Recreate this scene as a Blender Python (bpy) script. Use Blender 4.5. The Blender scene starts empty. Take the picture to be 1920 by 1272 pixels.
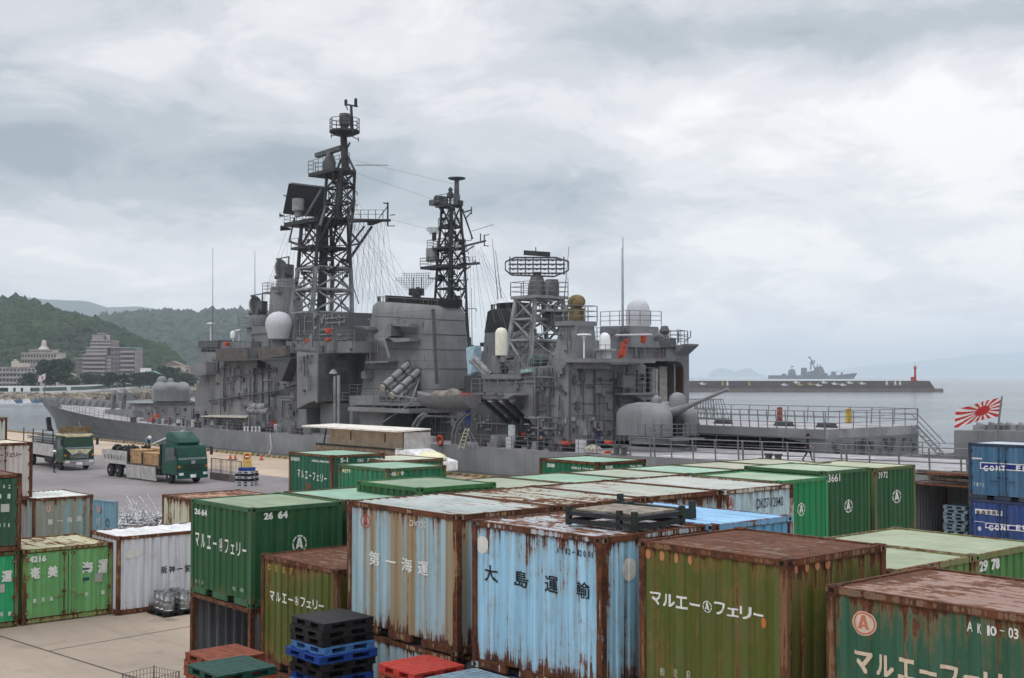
import bpy, bmesh, math, random
from mathutils import Vector, Matrix, noise as mnoise
random.seed(7)
SC = bpy.context.scene
COL = SC.collection
R = math.radians
# ------------------------------------------------------------------ camera
CAM_H, FPX, IMG_W, IMG_H, EYE_Y = 7.45, 2300.0, 1920.0, 1272.0, 706.0
PITCH = math.atan((EYE_Y - IMG_H / 2) / FPX)
cam_d = bpy.data.cameras.new('camera')
cam = bpy.data.objects.new('camera', cam_d); COL.objects.link(cam)
cam_d.sensor_width = 36.0; cam_d.lens = 36.0 * FPX / IMG_W
cam_d.clip_start = 0.5; cam_d.clip_end = 80000
cam.location = (0, 0, CAM_H); cam.rotation_euler = (math.pi / 2 + PITCH, 0, 0)
SC.camera = cam
# ------------------------------------------------------------------ exposure, sun, sky
SC.view_settings.view_transform = 'Standard'; SC.view_settings.look = 'None'
SC.view_settings.exposure = 0.0; SC.view_settings.gamma = 1.0
SC.cycles.use_denoising = True
SC.cycles.volume_bounces = 1
SC.cycles.max_bounces = 8
SC.cycles.volume_step_rate = 1.0
SUN_EL, SUN_AZ = 52.0, -140.0        # high, behind the camera to the left, behind cloud
sun_d = bpy.data.lights.new('sun', 'SUN'); sun = bpy.data.objects.new('sun', sun_d); COL.objects.link(sun)
sun_d.energy = 0.7; sun_d.angle = R(25); sun_d.color = (1.0, 0.97, 0.93)
_sd = Vector((math.sin(R(SUN_AZ)) * math.cos(R(SUN_EL)), math.cos(R(SUN_AZ)) * math.cos(R(SUN_EL)), math.sin(R(SUN_EL))))
sun.rotation_euler = (-_sd).to_track_quat('-Z', 'Y').to_euler()

def build_world():
    w = bpy.data.worlds.new('World'); SC.world = w; w.use_nodes = True
    nt = w.node_tree; nt.nodes.clear(); N = nt.nodes.new; L = nt.links.new
    def math_(op, a, b=None, c=None, clamp=False):
        n = N('ShaderNodeMath'); n.operation = op; n.use_clamp = clamp
        for i, x in enumerate((a, b, c)):
            if x is None: continue
            if isinstance(x, (int, float)): n.inputs[i].default_value = x
            else: L(x, n.inputs[i])
        return n.outputs[0]
    out = N('ShaderNodeOutputWorld'); bg = N('ShaderNodeBackground'); L(bg.outputs[0], out.inputs[0])
    sky = N('ShaderNodeTexSky'); sky.sky_type = 'NISHITA'; sky.sun_disc = False
    sky.sun_elevation = R(SUN_EL); sky.sun_rotation = R(SUN_AZ); sky.air_density = 1.0; sky.dust_density = 2.0
    tc = N('ShaderNodeTexCoord'); sep = N('ShaderNodeSeparateXYZ'); L(tc.outputs['Generated'], sep.inputs[0])
    x, y, z = sep.outputs
    az = math_('ARCTAN2', x, y)
    zz = math_('MAXIMUM', z, 0.0)
    el = math_('ARCSINE', zz)
    # cloud layer seen in perspective: direction projected on a high plane
    inv = math_('DIVIDE', 1.0, math_('ADD', zz, 0.30))
    comb = N('ShaderNodeCombineXYZ'); L(math_('MULTIPLY', x, inv), comb.inputs[0]); L(math_('MULTIPLY', y, inv), comb.inputs[1])
    comb.inputs[2].default_value = 3.7
    def noise(scale, detail, rough, dist=0.0, off=(0, 0, 0)):
        m = N('ShaderNodeMapping'); L(comb.outputs[0], m.inputs[0]); m.inputs[1].default_value = off
        n = N('ShaderNodeTexNoise'); L(m.outputs[0], n.inputs['Vector'])
        n.inputs['Scale'].default_value = scale; n.inputs['Detail'].default_value = detail
        n.inputs['Roughness'].default_value = rough; n.inputs['Distortion'].default_value = dist
        return n.outputs['Fac']
    n1 = noise(1.3, 4, 0.5, 0.3, (1.3, 0.4, 0)); n2 = noise(4.2, 10, 0.58, 0.5, (4.1, 2.2, 0)); n3 = noise(13.0, 8, 0.6, 0.4)
    def blob(a0, e0, wa, we, amp):
        da = math_('DIVIDE', math_('SUBTRACT', az, a0), wa); de = math_('DIVIDE', math_('SUBTRACT', el, e0), we)
        q = math_('ADD', math_('MULTIPLY', da, da), math_('MULTIPLY', de, de))
        return math_('MULTIPLY', math_('EXPONENT', math_('MULTIPLY', q, -1.0)), amp)
    t = math_('ADD', math_('MULTIPLY', math_('SUBTRACT', n1, 0.5), 0.8), math_('MULTIPLY', math_('SUBTRACT', n2, 0.5), 0.9))
    t = math_('ADD', t, math_('MULTIPLY', math_('SUBTRACT', n3, 0.5), 0.22))
    for b in BLOBS: t = math_('ADD', t, blob(*b))
    hz = math_('DIVIDE', el, 0.07)
    t = math_('ADD', t, math_('ADD', 0.53, math_('MULTIPLY', math_('EXPONENT', math_('MULTIPLY', math_('MULTIPLY', hz, hz), -1.0)), 0.34)))
    ramp = N('ShaderNodeValToRGB'); L(t, ramp.inputs[0])
    cr = ramp.color_ramp; cr.interpolation = 'EASE'
    stops = [(0.08, (0.36, 0.415, 0.465)), (0.30, (0.52, 0.575, 0.62)), (0.5, (0.735, 0.75, 0.79)), (0.66, (0.91, 0.91, 0.93)), (0.88, (1.12, 1.10, 1.08))]
    while len(cr.elements) < len(stops): cr.elements.new(0.5)
    for e, (p, c) in zip(cr.elements, stops): e.position = p; e.color = (*c, 1)
    # an overcast sky is brighter overhead than at the horizon
    up = math_('ADD', 1.0, math_('MULTIPLY', math_('SMOOTH_MIN', math_('MULTIPLY', math_('MAXIMUM', math_('SUBTRACT', zz, 0.3), 0.0), 1.6), 1.0, 0.2), ZENITH))
    sc = N('ShaderNodeVectorMath'); sc.operation = 'SCALE'; L(ramp.outputs[0], sc.inputs[0]); L(math_('MULTIPLY', up, 10.0), sc.inputs['Scale'])
    mix = N('ShaderNodeMixRGB'); mix.inputs[0].default_value = 0.93; L(sky.outputs[0], mix.inputs[1]); L(sc.outputs[0], mix.inputs[2])
    L(mix.outputs[0], bg.inputs[0]); bg.inputs[1].default_value = 0.1
ZENITH = 1.7
# soft light and dark banks of cloud: azimuth, elevation, half widths, amount
BLOBS = [(-0.34, 0.165, 0.20, 0.040, -0.40), (-0.13, 0.165, 0.13, 0.05, -0.30), (-0.36, 0.095, 0.2, 0.026, 0.16), (-0.22, 0.262, 0.20, 0.045, 0.12), (-0.40, 0.29, 0.12, 0.03, -0.08),
         (0.30, 0.272, 0.24, 0.028, -0.44), (0.10, 0.262, 0.07, 0.05, -0.14), (0.33, 0.185, 0.17, 0.05, 0.32), (0.12, 0.20, 0.07, 0.035, 0.18), (0.22, 0.10, 0.25, 0.05, 0.16),
         (0.02, 0.15, 0.07, 0.04, -0.16), (0.19, 0.145, 0.12, 0.02, -0.12)]
build_world()
# ------------------------------------------------------------------ pixel geometry (photo measurements to places in the world)
TH = R(41.0)
AX = Vector((-math.sin(TH), math.cos(TH), 0)); BX = Vector((math.cos(TH), math.sin(TH), 0))   # along the quay, and away from it
YAW = math.atan2(AX.y, AX.x)
def ray(px, py):
    x = (px - IMG_W / 2) / FPX; y = -(py - IMG_H / 2) / FPX
    return Vector((x, math.cos(PITCH) - y * math.sin(PITCH), math.sin(PITCH) + y * math.cos(PITCH)))
def G(px, py, z=0.0):
    d = ray(px, py); t = (z - CAM_H) / d.z
    return Vector((d.x * t, d.y * t, z))
def D(px, py, Y):
    d = ray(px, py); t = Y / d.y
    return Vector((d.x * t, Y, CAM_H + d.z * t))
P0 = Vector(((1000 - 960) / FPX * 90.0, 90.0, 0))
def S(px, py, v=0.0):
    d = ray(px, py); o = P0 - v * BX; k = d.x / d.y
    s = (k * o.y - o.x) / (AX.x - k * AX.y); Y = o.y + s * AX.y
    return s, CAM_H + d.z / d.y * Y
def P(px, py, v=0.0):
    s, z = S(px, py, v); return Vector((s, v, z))
# ------------------------------------------------------------------ objects
def link(o, parent=None):
    COL.objects.link(o)
    if parent is not None: o.parent = parent
    return o
def tag(o, label=None, cat=None, group=None, kind=None):
    if label: o['label'] = label
    if cat: o['category'] = cat
    if group: o['group'] = group
    if kind: o['kind'] = kind
    return o
def empty(name, loc, rz=0.0):
    o = bpy.data.objects.new(name, None); o.empty_display_size = 0.3
    COL.objects.link(o); o.location = loc; o.rotation_euler = (0, 0, rz); return o
def thing(name, label, cat, loc=(0, 0, 0), rz=0.0, group=None):
    return tag(empty(name, loc, rz), label, cat, group)
def copy_tree(o, parent=None):
    c = o.copy(); COL.objects.link(c); c.parent = parent
    for ch in list(o.children): copy_tree(ch, c)
    return c
class MB:
    def __init__(self): self.v = []; self.f = []; self.m = []
    def add(self, vs, fs, mi=0):
        b = len(self.v); self.v += [tuple(p) for p in vs]
        self.f += [tuple(b + i for i in f) for f in fs]; self.m += [mi] * len(fs); return self
    def box(self, x0, x1, y0, y1, z0, z1, mi=0):
        x0, x1 = min(x0, x1), max(x0, x1); y0, y1 = min(y0, y1), max(y0, y1); z0, z1 = min(z0, z1), max(z0, z1)
        return self.add([(x0, y0, z0), (x1, y0, z0), (x1, y1, z0), (x0, y1, z0), (x0, y0, z1), (x1, y0, z1), (x1, y1, z1), (x0, y1, z1)],
                        [(0, 3, 2, 1), (4, 5, 6, 7), (0, 1, 5, 4), (1, 2, 6, 5), (2, 3, 7, 6), (3, 0, 4, 7)], mi)
    def obox(self, c, h, rot, mi=0):
        c = Vector(c); vs = []
        for dz in (-1, 1):
            for dx, dy in ((-1, -1), (1, -1), (1, 1), (-1, 1)): vs.append(c + rot @ Vector((dx * h[0], dy * h[1], dz * h[2])))
        return self.add(vs, [(0, 3, 2, 1), (4, 5, 6, 7), (0, 1, 5, 4), (1, 2, 6, 5), (2, 3, 7, 6), (3, 0, 4, 7)], mi)
    def prism(self, pts, y0, y1, mi=0):            # pts (x, z) outline, extruded along y
        n = len(pts)
        area = sum(pts[i][0] * pts[(i + 1) % n][1] - pts[(i + 1) % n][0] * pts[i][1] for i in range(n))
        if area < 0: pts = pts[::-1]
        y0, y1 = min(y0, y1), max(y0, y1)
        vs = [(p[0], y0, p[1]) for p in pts] + [(p[0], y1, p[1]) for p in pts]
        fs = [tuple(range(n)), tuple(range(2 * n - 1, n - 1, -1))] + [(i, i + n, (i + 1) % n + n, (i + 1) % n) for i in range(n)]
        return self.add(vs, fs, mi)
    def prismx(self, pts, x0, x1, mi=0):           # pts (y, z), extruded along x
        n = len(pts); x0, x1 = min(x0, x1), max(x0, x1)
        area = sum(pts[i][0] * pts[(i + 1) % n][1] - pts[(i + 1) % n][0] * pts[i][1] for i in range(n))
        if area < 0: pts = pts[::-1]
        vs = [(x0, p[0], p[1]) for p in pts] + [(x1, p[0], p[1]) for p in pts]
        fs = [tuple(range(n - 1, -1, -1)), tuple(range(n, 2 * n))] + [(i, (i + 1) % n, (i + 1) % n + n, i + n) for i in range(n)]
        return self.add(vs, fs, mi)
    def prismz(self, pts, z0, z1, mi=0):
        n = len(pts)
        area = sum(pts[i][0] * pts[(i + 1) % n][1] - pts[(i + 1) % n][0] * pts[i][1] for i in range(n))
        if area < 0: pts = pts[::-1]
        vs = [(p[0], p[1], z0) for p in pts] + [(p[0], p[1], z1) for p in pts]
        fs = [tuple(range(n - 1, -1, -1)), tuple(range(n, 2 * n))] + [(i, (i + 1) % n, (i + 1) % n + n, i + n) for i in range(n)]
        return self.add(vs, fs, mi)
    def bar(self, p, q, r, n=6, r2=None, mi=0):
        p, q = Vector(p), Vector(q); d = q - p
        if d.length < 1e-6: return self
        r2 = r if r2 is None else r2
        u = d.orthogonal().normalized(); w = d.normalized().cross(u); vs = []
        for c, rr in ((p, r), (q, r2)):
            for i in range(n):
                a = 2 * math.pi * i / n; vs.append(c + rr * (math.cos(a) * u + math.sin(a) * w))
        fs = [(i, (i + 1) % n, (i + 1) % n + n, i + n) for i in range(n)] + [tuple(range(n - 1, -1, -1)), tuple(range(n, 2 * n))]
        return self.add(vs, fs, mi)
    def path(self, pts, r, n=6, mi=0):
        for a, b in zip(pts[:-1], pts[1:]): self.bar(a, b, r, n, mi=mi)
        return self
    def loft(self, rings, mi=0, cap0=True, cap1=True):
        n = len(rings[0]); vs = [p for r in rings for p in r]; fs = []
        for k in range(len(rings) - 1):
            for i in range(n):
                j = (i + 1) % n; fs.append((k * n + i, k * n + j, (k + 1) * n + j, (k + 1) * n + i))
        if cap0: fs.append(tuple(range(n - 1, -1, -1)))
        if cap1: fs.append(tuple(range((len(rings) - 1) * n, len(rings) * n)))
        return self.add(vs, fs, mi)
    def lathe(self, prof, c, n=20, rot=None, mi=0):   # prof (r, h)
        c = Vector(c); rings = []
        for r, h in prof:
            ring = []
            for i in range(n):
                a = 2 * math.pi * i / n; p = Vector((max(r, 1e-4) * math.cos(a), max(r, 1e-4) * math.sin(a), h))
                ring.append(c + (rot @ p if rot else p))
            rings.append(ring)
        return self.loft(rings, mi)
    def ball(self, c, r, n=14, sx=1, sy=1, sz=1, mi=0, z0=-1.0):
        k = max(4, n // 2); c = Vector(c); rings = []
        for j in range(k + 1):
            h = z0 + (1 - z0) * j / k; a0 = math.asin(max(-1, z0)); a = a0 + (math.pi / 2 - a0) * j / k
            rr = max(math.cos(a), 1e-3) * r; hh = math.sin(a) * r
            rings.append([c + Vector((rr * math.cos(2 * math.pi * i / n) * sx, rr * math.sin(2 * math.pi * i / n) * sy, hh * sz)) for i in range(n)])
        return self.loft(rings, mi)
    def rail(self, pts, h=1.0, nr=3, step=1.5, r=0.025):
        for a, b in zip(pts[:-1], pts[1:]):
            a, b = Vector(a), Vector(b); L = (b - a).length; k = max(1, int(round(L / step)))
            for i in range(k + 1):
                p = a.lerp(b, i / k); self.bar(p, p + Vector((0, 0, h)), r * 1.25, 5)
            for j in range(nr):
                dz = Vector((0, 0, h * (j + 1) / nr)); self.bar(a + dz, b + dz, r, 4)
        return self
    def build(self, name, mats, parent=None, smooth=None, bevel=0.0, loc=None, rz=None):
        me = bpy.data.meshes.new(name); me.from_pydata(self.v, [], self.f)
        if not isinstance(mats, (list, tuple)): mats = [mats]
        for m in mats: me.materials.append(m)
        if len(mats) > 1: me.polygons.foreach_set('material_index', self.m)
        if bevel > 0:
            bm = bmesh.new(); bm.from_mesh(me)
            bmesh.ops.bevel(bm, geom=[e for e in bm.edges if e.calc_face_angle(0) > 0.5], offset=bevel, segments=2, affect='EDGES', clamp_overlap=True)
            bm.to_mesh(me); bm.free()
        if smooth is not None:
            me.polygons.foreach_set('use_smooth', [True] * len(me.polygons))
            me.set_sharp_from_angle(angle=R(smooth))
        me.update()
        o = bpy.data.objects.new(name, me); link(o, parent)
        if loc is not None: o.location = loc
        if rz is not None: o.rotation_euler = (0, 0, rz)
        return o
# ------------------------------------------------------------------ materials
class NT:
    def __init__(self, name):
        self.mat = bpy.data.materials.new(name); self.mat.use_nodes = True
        self.t = self.mat.node_tree; self.t.nodes.clear()
        self.out = self.t.nodes.new('ShaderNodeOutputMaterial'); self.b = self.t.nodes.new('ShaderNodeBsdfPrincipled')
        self.t.links.new(self.b.outputs[0], self.out.inputs[0])
        self.b.inputs['Specular IOR Level'].default_value = 0.25
    def n(self, kind, **kw):
        nd = self.t.nodes.new(kind)
        for k, v in kw.items(): setattr(nd, k, v)
        return nd
    def l(self, a, b): self.t.links.new(a, b)
    def put(self, sock, x):
        if x is None: return
        if hasattr(x, 'is_output'): self.l(x, sock)
        elif isinstance(x, tuple) and len(x) == 3 and sock.type == 'RGBA': sock.default_value = (*x, 1)
        else: sock.default_value = x
    def m(self, op, a, b=None, clamp=False):
        nd = self.n('ShaderNodeMath', operation=op, use_clamp=clamp); self.put(nd.inputs[0], a); self.put(nd.inputs[1], b); return nd.outputs[0]
    def obj(self, scale=(1, 1, 1), rnd=True):
        tc = self.n('ShaderNodeTexCoord'); v = tc.outputs['Object']
        if rnd:
            oi = self.n('ShaderNodeObjectInfo'); ad = self.n('ShaderNodeVectorMath', operation='ADD')
            mu = self.n('ShaderNodeMath', operation='MULTIPLY'); self.l(oi.outputs['Random'], mu.inputs[0]); mu.inputs[1].default_value = 37.0
            self.l(v, ad.inputs[0]); self.l(mu.outputs[0], ad.inputs[1]); v = ad.outputs[0]
        mp = self.n('ShaderNodeMapping'); self.l(v, mp.inputs[0]); mp.inputs[3].default_value = scale
        return mp.outputs[0]
    def noise(self, vec, scale, detail=6, rough=0.55, dist=0.0):
        nd = self.n('ShaderNodeTexNoise'); self.l(vec, nd.inputs['Vector'])
        nd.inputs['Scale'].default_value = scale; nd.inputs['Detail'].default_value = detail
        nd.inputs['Roughness'].default_value = rough; nd.inputs['Distortion'].default_value = dist
        return nd.outputs['Fac']
    def step(self, x, a, b, lo=0.0, hi=1.0):
        nd = self.n('ShaderNodeMapRange', interpolation_type='SMOOTHSTEP'); self.put(nd.inputs[0], x)
        nd.inputs[1].default_value = a; nd.inputs[2].default_value = b; nd.inputs[3].default_value = lo; nd.inputs[4].default_value = hi
        return nd.outputs[0]
    def mix(self, f, a, b, blend='MIX'):
        nd = self.n('ShaderNodeMixRGB', blend_type=blend); self.put(nd.inputs[0], f); self.put(nd.inputs[1], a); self.put(nd.inputs[2], b); return nd.outputs[0]
    def bump(self, h, strength=0.3, dist=0.02):
        nd = self.n('ShaderNodeBump'); nd.inputs['Strength'].default_value = strength; nd.inputs['Distance'].default_value = dist
        self.l(h, nd.inputs['Height']); self.l(nd.outputs[0], self.b.inputs['Normal'])
    def done(self, color=None, rough=None, metal=None):
        self.put(self.b.inputs['Base Color'], color); self.put(self.b.inputs['Roughness'], rough); self.put(self.b.inputs['Metallic'], metal)
        return self.mat
_MC = {}
def plain(name, color, rough=0.6, var=0.15, scale=3.0, metal=0.0, bump=0.0):
    if name in _MC: return _MC[name]
    t = NT(name); v = t.obj(); f = t.noise(v, scale, 7, 0.6)
    d = tuple(c * (1 - var * 1.6) for c in color); h = tuple(min(1, c * (1 + var)) for c in color)
    if bump: t.bump(f, bump, 0.02)
    _MC[name] = t.done(t.mix(t.step(f, 0.3, 0.7), d, h), rough, metal); return _MC[name]
def ship_paint(name, color, streak=0.35, lines=2.2):
    t = NT(name); v = t.obj(rnd=False); tc = t.n('ShaderNodeTexCoord')
    big = t.noise(v, 0.35, 5, 0.6); fine = t.noise(v, 3.0, 8, 0.65); st = t.noise(t.obj((1.7, 1.7, 0.10), False), 1.0, 7, 0.65)
    c = t.mix(t.step(big, 0.3, 0.7), tuple(x * 0.8 for x in color), tuple(x * 1.15 for x in color))
    c = t.mix(t.m('MULTIPLY', t.step(st, 0.48, 0.72), streak), c, tuple(x * 0.5 for x in color))
    c = t.mix(t.m('MULTIPLY', t.step(fine, 0.6, 0.8), 0.25), c, tuple(min(1, x * 1.5) for x in color))
    rz = t.m('MULTIPLY', t.step(t.noise(t.obj((2.3, 2.3, 0.2), False), 1.3, 8, 0.7), 0.68, 0.8), 0.45)
    c = t.mix(rz, c, (0.09, 0.055, 0.035))
    # plate seams: narrow grooves every couple of metres
    sx = t.n('ShaderNodeSeparateXYZ'); t.l(tc.outputs['Object'], sx.inputs[0])
    fr = t.m('ABSOLUTE', t.m('SUBTRACT', t.m('FRACT', t.m('DIVIDE', sx.outputs[2], lines)), 0.5))
    fx = t.m('ABSOLUTE', t.m('SUBTRACT', t.m('FRACT', t.m('DIVIDE', sx.outputs[0], 4.6)), 0.5))
    ln = t.m('MAXIMUM', t.step(fr, 0.488, 0.496), t.step(fx, 0.494, 0.498))
    c = t.mix(t.m('MULTIPLY', ln, 0.6), c, tuple(x * 0.4 for x in color))
    t.bump(t.m('ADD', t.m('MULTIPLY', big, 0.6), t.m('ADD', t.m('MULTIPLY', fine, 0.1), t.m('MULTIPLY', ln, -0.25))), 0.25, 0.08)
    return t.done(c, t.step(fine, 0.3, 0.7, 0.45, 0.68))
# ================================================================== THE SETTING
def mat_concrete(name, base, stain=0.5, joint=0.0):
    t = NT(name); v = t.obj(rnd=False)
    a = t.noise(v, 0.12, 6, 0.6); b = t.noise(v, 1.1, 9, 0.65, 0.4); c = t.noise(v, 14.0, 6, 0.6); d = t.noise(t.obj((0.25, 1.6, 1), False), 0.6, 6, 0.6)
    col = t.mix(t.step(a, 0.3, 0.7), tuple(x * 0.78 for x in base), tuple(x * 1.12 for x in base))
    col = t.mix(t.m('MULTIPLY', t.step(b, 0.5, 0.75), stain), col, tuple(x * 0.5 for x in base))
    col = t.mix(t.m('MULTIPLY', t.step(d, 0.55, 0.75), stain * 0.7), col, tuple(x * 0.62 for x in base))
    col = t.mix(t.m('MULTIPLY', t.step(c, 0.55, 0.8), 0.35), col, tuple(x * 0.7 for x in base))
    tm = t.step(t.noise(t.obj((0.08, 3.2, 1), False), 0.9, 5, 0.5), 0.6, 0.7)
    col = t.mix(t.m('MULTIPLY', tm, stain * 0.55), col, tuple(x * 0.45 for x in base))
    oil = t.step(t.noise(v, 0.55, 3, 0.45), 0.68, 0.74)
    col = t.mix(t.m('MULTIPLY', oil, 0.55), col, tuple(x * 0.35 for x in base))
    wet = t.step(t.noise(v, 0.3, 4, 0.5), 0.55, 0.72)
    t.bump(c, 0.25, 0.01)
    return t.done(col, t.m('SUBTRACT', 0.85, t.m('MULTIPLY', wet, 0.25)))
M_CONC = mat_concrete('quay_concrete', (0.345, 0.28, 0.22), 0.65)
M_ASPH = mat_concrete('worn_asphalt', (0.205, 0.185, 0.185), 0.35)
M_APRON = mat_concrete('apron_concrete', (0.42, 0.335, 0.255), 0.25)
def mat_water():
    t = NT('sea_water'); v = t.obj((1, 1, 1), False)
    a = t.noise(t.obj((0.30, 0.62, 1), False), 1.0, 5, 0.62, 0.6); b = t.noise(t.obj((0.035, 0.06, 1), False), 1.0, 4, 0.55); c = t.noise(t.obj((0.004, 0.012, 1), False), 1.0, 3, 0.5)
    w = t.noise(t.obj((0.05, 0.16, 1), False), 1.0, 6, 0.6, 0.8); h = t.m('ADD', t.m('MULTIPLY', w, 1.6), t.m('ADD', t.m('MULTIPLY', a, 0.6), t.m('MULTIPLY', b, 1.4)))
    t.bump(h, 1.0, 1.6)
    col = t.mix(t.step(c, 0.35, 0.65), (0.10, 0.12, 0.13), (0.17, 0.19, 0.20))
    t.b.inputs['IOR'].default_value = 1.33; t.b.inputs['Specular IOR Level'].default_value = 0.5
    return t.done(col, 0.16)
M_WATER = mat_water()
SEA_Z = -1.5
mb = MB(); E_ = 24000.0
mb.add([(-E_, -E_, 0), (E_, -E_, 0), (E_, E_, 0), (-E_, E_, 0)], [(0, 1, 2, 3)])
tag(mb.build('sea', M_WATER, loc=(0, 0, SEA_Z)), kind='structure')
QE = 2.5                                           # quay edge in ship coordinates (v)
ship_frame = dict(loc=(P0.x, P0.y, 0), rz=YAW)
mb = MB(); mb.box(-150, 250, QE, 190, -4.0, 0.0)
tag(mb.build('quay', M_CONC, **ship_frame), kind='structure')
mb = MB(); mb.box(-20, 235, 13.5, 52, 0.0015, 0.004); tag(mb.build('road', M_ASPH, **ship_frame), kind='structure')
mb = MB(); mb.box(-140, 240, QE + 0.4, 13.2, 0.0015, 0.004); tag(mb.build('apron', M_APRON, **ship_frame), kind='structure')
# yellow and black wheel stop along the quay edge
t = NT('hazard_stripe'); tc = t.n('ShaderNodeTexCoord'); sx = t.n('ShaderNodeSeparateXYZ'); t.l(tc.outputs['Object'], sx.inputs[0])
q = t.step(t.m('FRACT', t.m('DIVIDE', t.m('ADD', sx.outputs[0], sx.outputs[2]), 1.0)), 0.48, 0.52)
M_HAZ = t.done(t.mix(t.m('MULTIPLY', t.step(t.noise(t.obj(), 2, 6), 0.35, 0.65), 0.75), t.mix(q, (0.05, 0.045, 0.04), (0.34, 0.23, 0.05)), (0.22, 0.175, 0.12)), 0.7)
for i in range(16):
    mb = MB(); mb.prismx([(-0.15, 0), (0.15, 0), (0.11, 0.22), (-0.11, 0.22)], -4.7, 4.7)
    o = mb.build('kerb', M_HAZ, loc=P0 + AX * (-20 + i * 10.0) - BX * (QE + 0.3), rz=YAW); o.location.z = 0.004
    tag(o, kind='structure')
# joints in the yard concrete
M_JOINT = plain('joint_tar', (0.075, 0.065, 0.055), 0.9)
mb = MB()
p, q = G(0, 1193), G(290, 1283)
dd = (q - p).normalized(); nn = Vector((-dd.y, dd.x, 0)) * 0.035
a, b = p - dd * 12, q + dd * 20
mb.add([a - nn, b - nn, b + nn, a + nn], [(0, 1, 2, 3)])
for off in (-9.0, 9.5):
    w = nn.normalized() * off
    mb.add([a - nn + w, b - nn + w, b + nn + w, a + nn + w], [(0, 1, 2, 3)])
for k in range(3):
    c = p.lerp(q, -0.4 + 0.75 * k); e = c + nn.normalized() * 9; f = dd * 0.03
    mb.add([c - f, c + f, e + f, e - f], [(0, 1, 2, 3)])
o = mb.build('pavement_joint', M_JOINT); o.location.z = 0.003; tag(o, kind='structure')

# ------------------------------------------------------------------ far shore: land, hills, woods
def mat_leaf(name, dark, light, sc=0.06, fine=0.5):
    t = NT(name); v = t.obj(rnd=False)
    a = t.noise(v, sc, 5, 0.6); b = t.noise(v, fine, 6, 0.7)
    c = t.mix(t.step(a, 0.35, 0.68), dark, light); c = t.mix(t.step(b, 0.45, 0.75), c, tuple(x * 1.7 for x in light))
    c = t.mix(t.step(b, 0.5, 0.25), c, tuple(x * 0.55 for x in dark))
    t.bump(b, 0.6, 0.6)
    t.b.inputs['Specular IOR Level'].default_value = 0.1
    return t.done(c, 0.9)
M_WOOD1 = mat_leaf('hill_foliage', (0.009, 0.022, 0.010), (0.030, 0.050, 0.017), 0.018, 0.22)
M_WOOD2 = mat_leaf('far_foliage', (0.010, 0.024, 0.014), (0.024, 0.043, 0.020), 0.008, 0.06)
M_LEAF = mat_leaf('tree_leaves', (0.010, 0.023, 0.010), (0.025, 0.045, 0.015), 0.2, 1.0)
M_BARK = plain('bark', (0.07, 0.05, 0.035), 0.9)
M_LAND = plain('shore_ground', (0.16, 0.14, 0.10), 0.9, 0.3, 0.05)
def interp(pts, x):
    if x <= pts[0][0]: return pts[0][1]
    for (a, b), (c, d) in zip(pts[:-1], pts[1:]):
        if x <= c: return b + (d - b) * (x - a) / (c - a)
    return pts[-1][1]
def hill(name, ridge, Yr, Yf, Yb, base, mat, nu=90, nv=20, amp=6.0, sub=0.0):
    x0, x1 = ridge[0][0], ridge[-1][0]; grid = []; mb = MB()
    for i in range(nu + 1):
        px = x0 + (x1 - x0) * i / nu; py = interp(ridge, px)
        hr = CAM_H + (EYE_Y - py) / FPX * Yr - sub
        row = []
        for j in range(nv + 1):
            t = j / nv * 1.5
            if t <= 1: Y = Yf + (Yr - Yf) * t; k = (math.sin((t - 0.5) * math.pi) * 0.5 + 0.5) ** 0.85
            else: Y = Yr + (Yb - Yr) * (t - 1) / 0.5; k = 1 - 0.5 * ((t - 1) / 0.5) ** 2
            X = (px - 960) / FPX * Y
            nz = mnoise.fractal(Vector((X / 220.0, Y / 220.0, Yr * 0.01)), 1.0, 2.0, 4) * amp * min(1, 4 * t) * (1.0 if t < 0.9 or t > 1.1 else 0.35)
            row.append(Vector((X, Y, max(base, base + (hr - base) * k + nz))))
        grid.append(row); mb.v += [tuple(p) for p in row]
    w = nv + 1
    for i in range(nu):
        for j in range(nv): mb.f.append((i * w + j, (i + 1) * w + j, (i + 1) * w + j + 1, i * w + j + 1)); mb.m.append(0)
    o = mb.build(name, mat, smooth=60); tag(o, kind='structure')
    return grid
_ico = None
def ico(sub=1):
    global _ico
    if _ico is None:
        bm = bmesh.new(); bmesh.ops.create_icosphere(bm, subdivisions=sub, radius=1.0)
        _ico = ([v.co.copy() for v in bm.verts], [tuple(v.index for v in f.verts) for f in bm.faces]); bm.free()
    return _ico
def woods(name, grid, n, r0, r1, mat, tmax=0.8, rnd=random.Random(5)):
    mb = MB(); V, F = ico(); nu = len(grid) - 1; nv = len(grid[0]) - 1
    for _ in range(n):
        u = rnd.random() * nu; j = (rnd.random() ** 0.8) * nv * tmax; i0 = min(int(u), nu - 1); j0 = min(int(j), nv - 1); fu, fv = u - i0, j - j0
        p = grid[i0][j0].lerp(grid[i0 + 1][j0], fu).lerp(grid[i0][j0 + 1].lerp(grid[i0 + 1][j0 + 1], fu), fv)
        r = r0 + (r1 - r0) * rnd.random(); sz = 0.75 + 0.6 * rnd.random(); s = rnd.random() * 50
        vs = [p + Vector((c.x, c.y, c.z * sz + 0.35)) * (r * (0.72 + 0.62 * rnd.random())) for c in V]
        mb.add(vs, F)
    o = mb.build(name, mat); tag(o, kind='stuff'); return o
h1 = hill('hill', [(-420, 600), (-200, 575), (-60, 566), (0, 566), (40, 563), (85, 578), (130, 593), (180, 603), (225, 625), (262, 643), (290, 658), (318, 668), (336, 690), (352, 716)], 1250, 830, 1600, 1.0, M_WOOD1, 110, 24, 9, 5.0)
woods('woods', h1, 5200, 3.2, 7.0, M_WOOD1)
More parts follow.
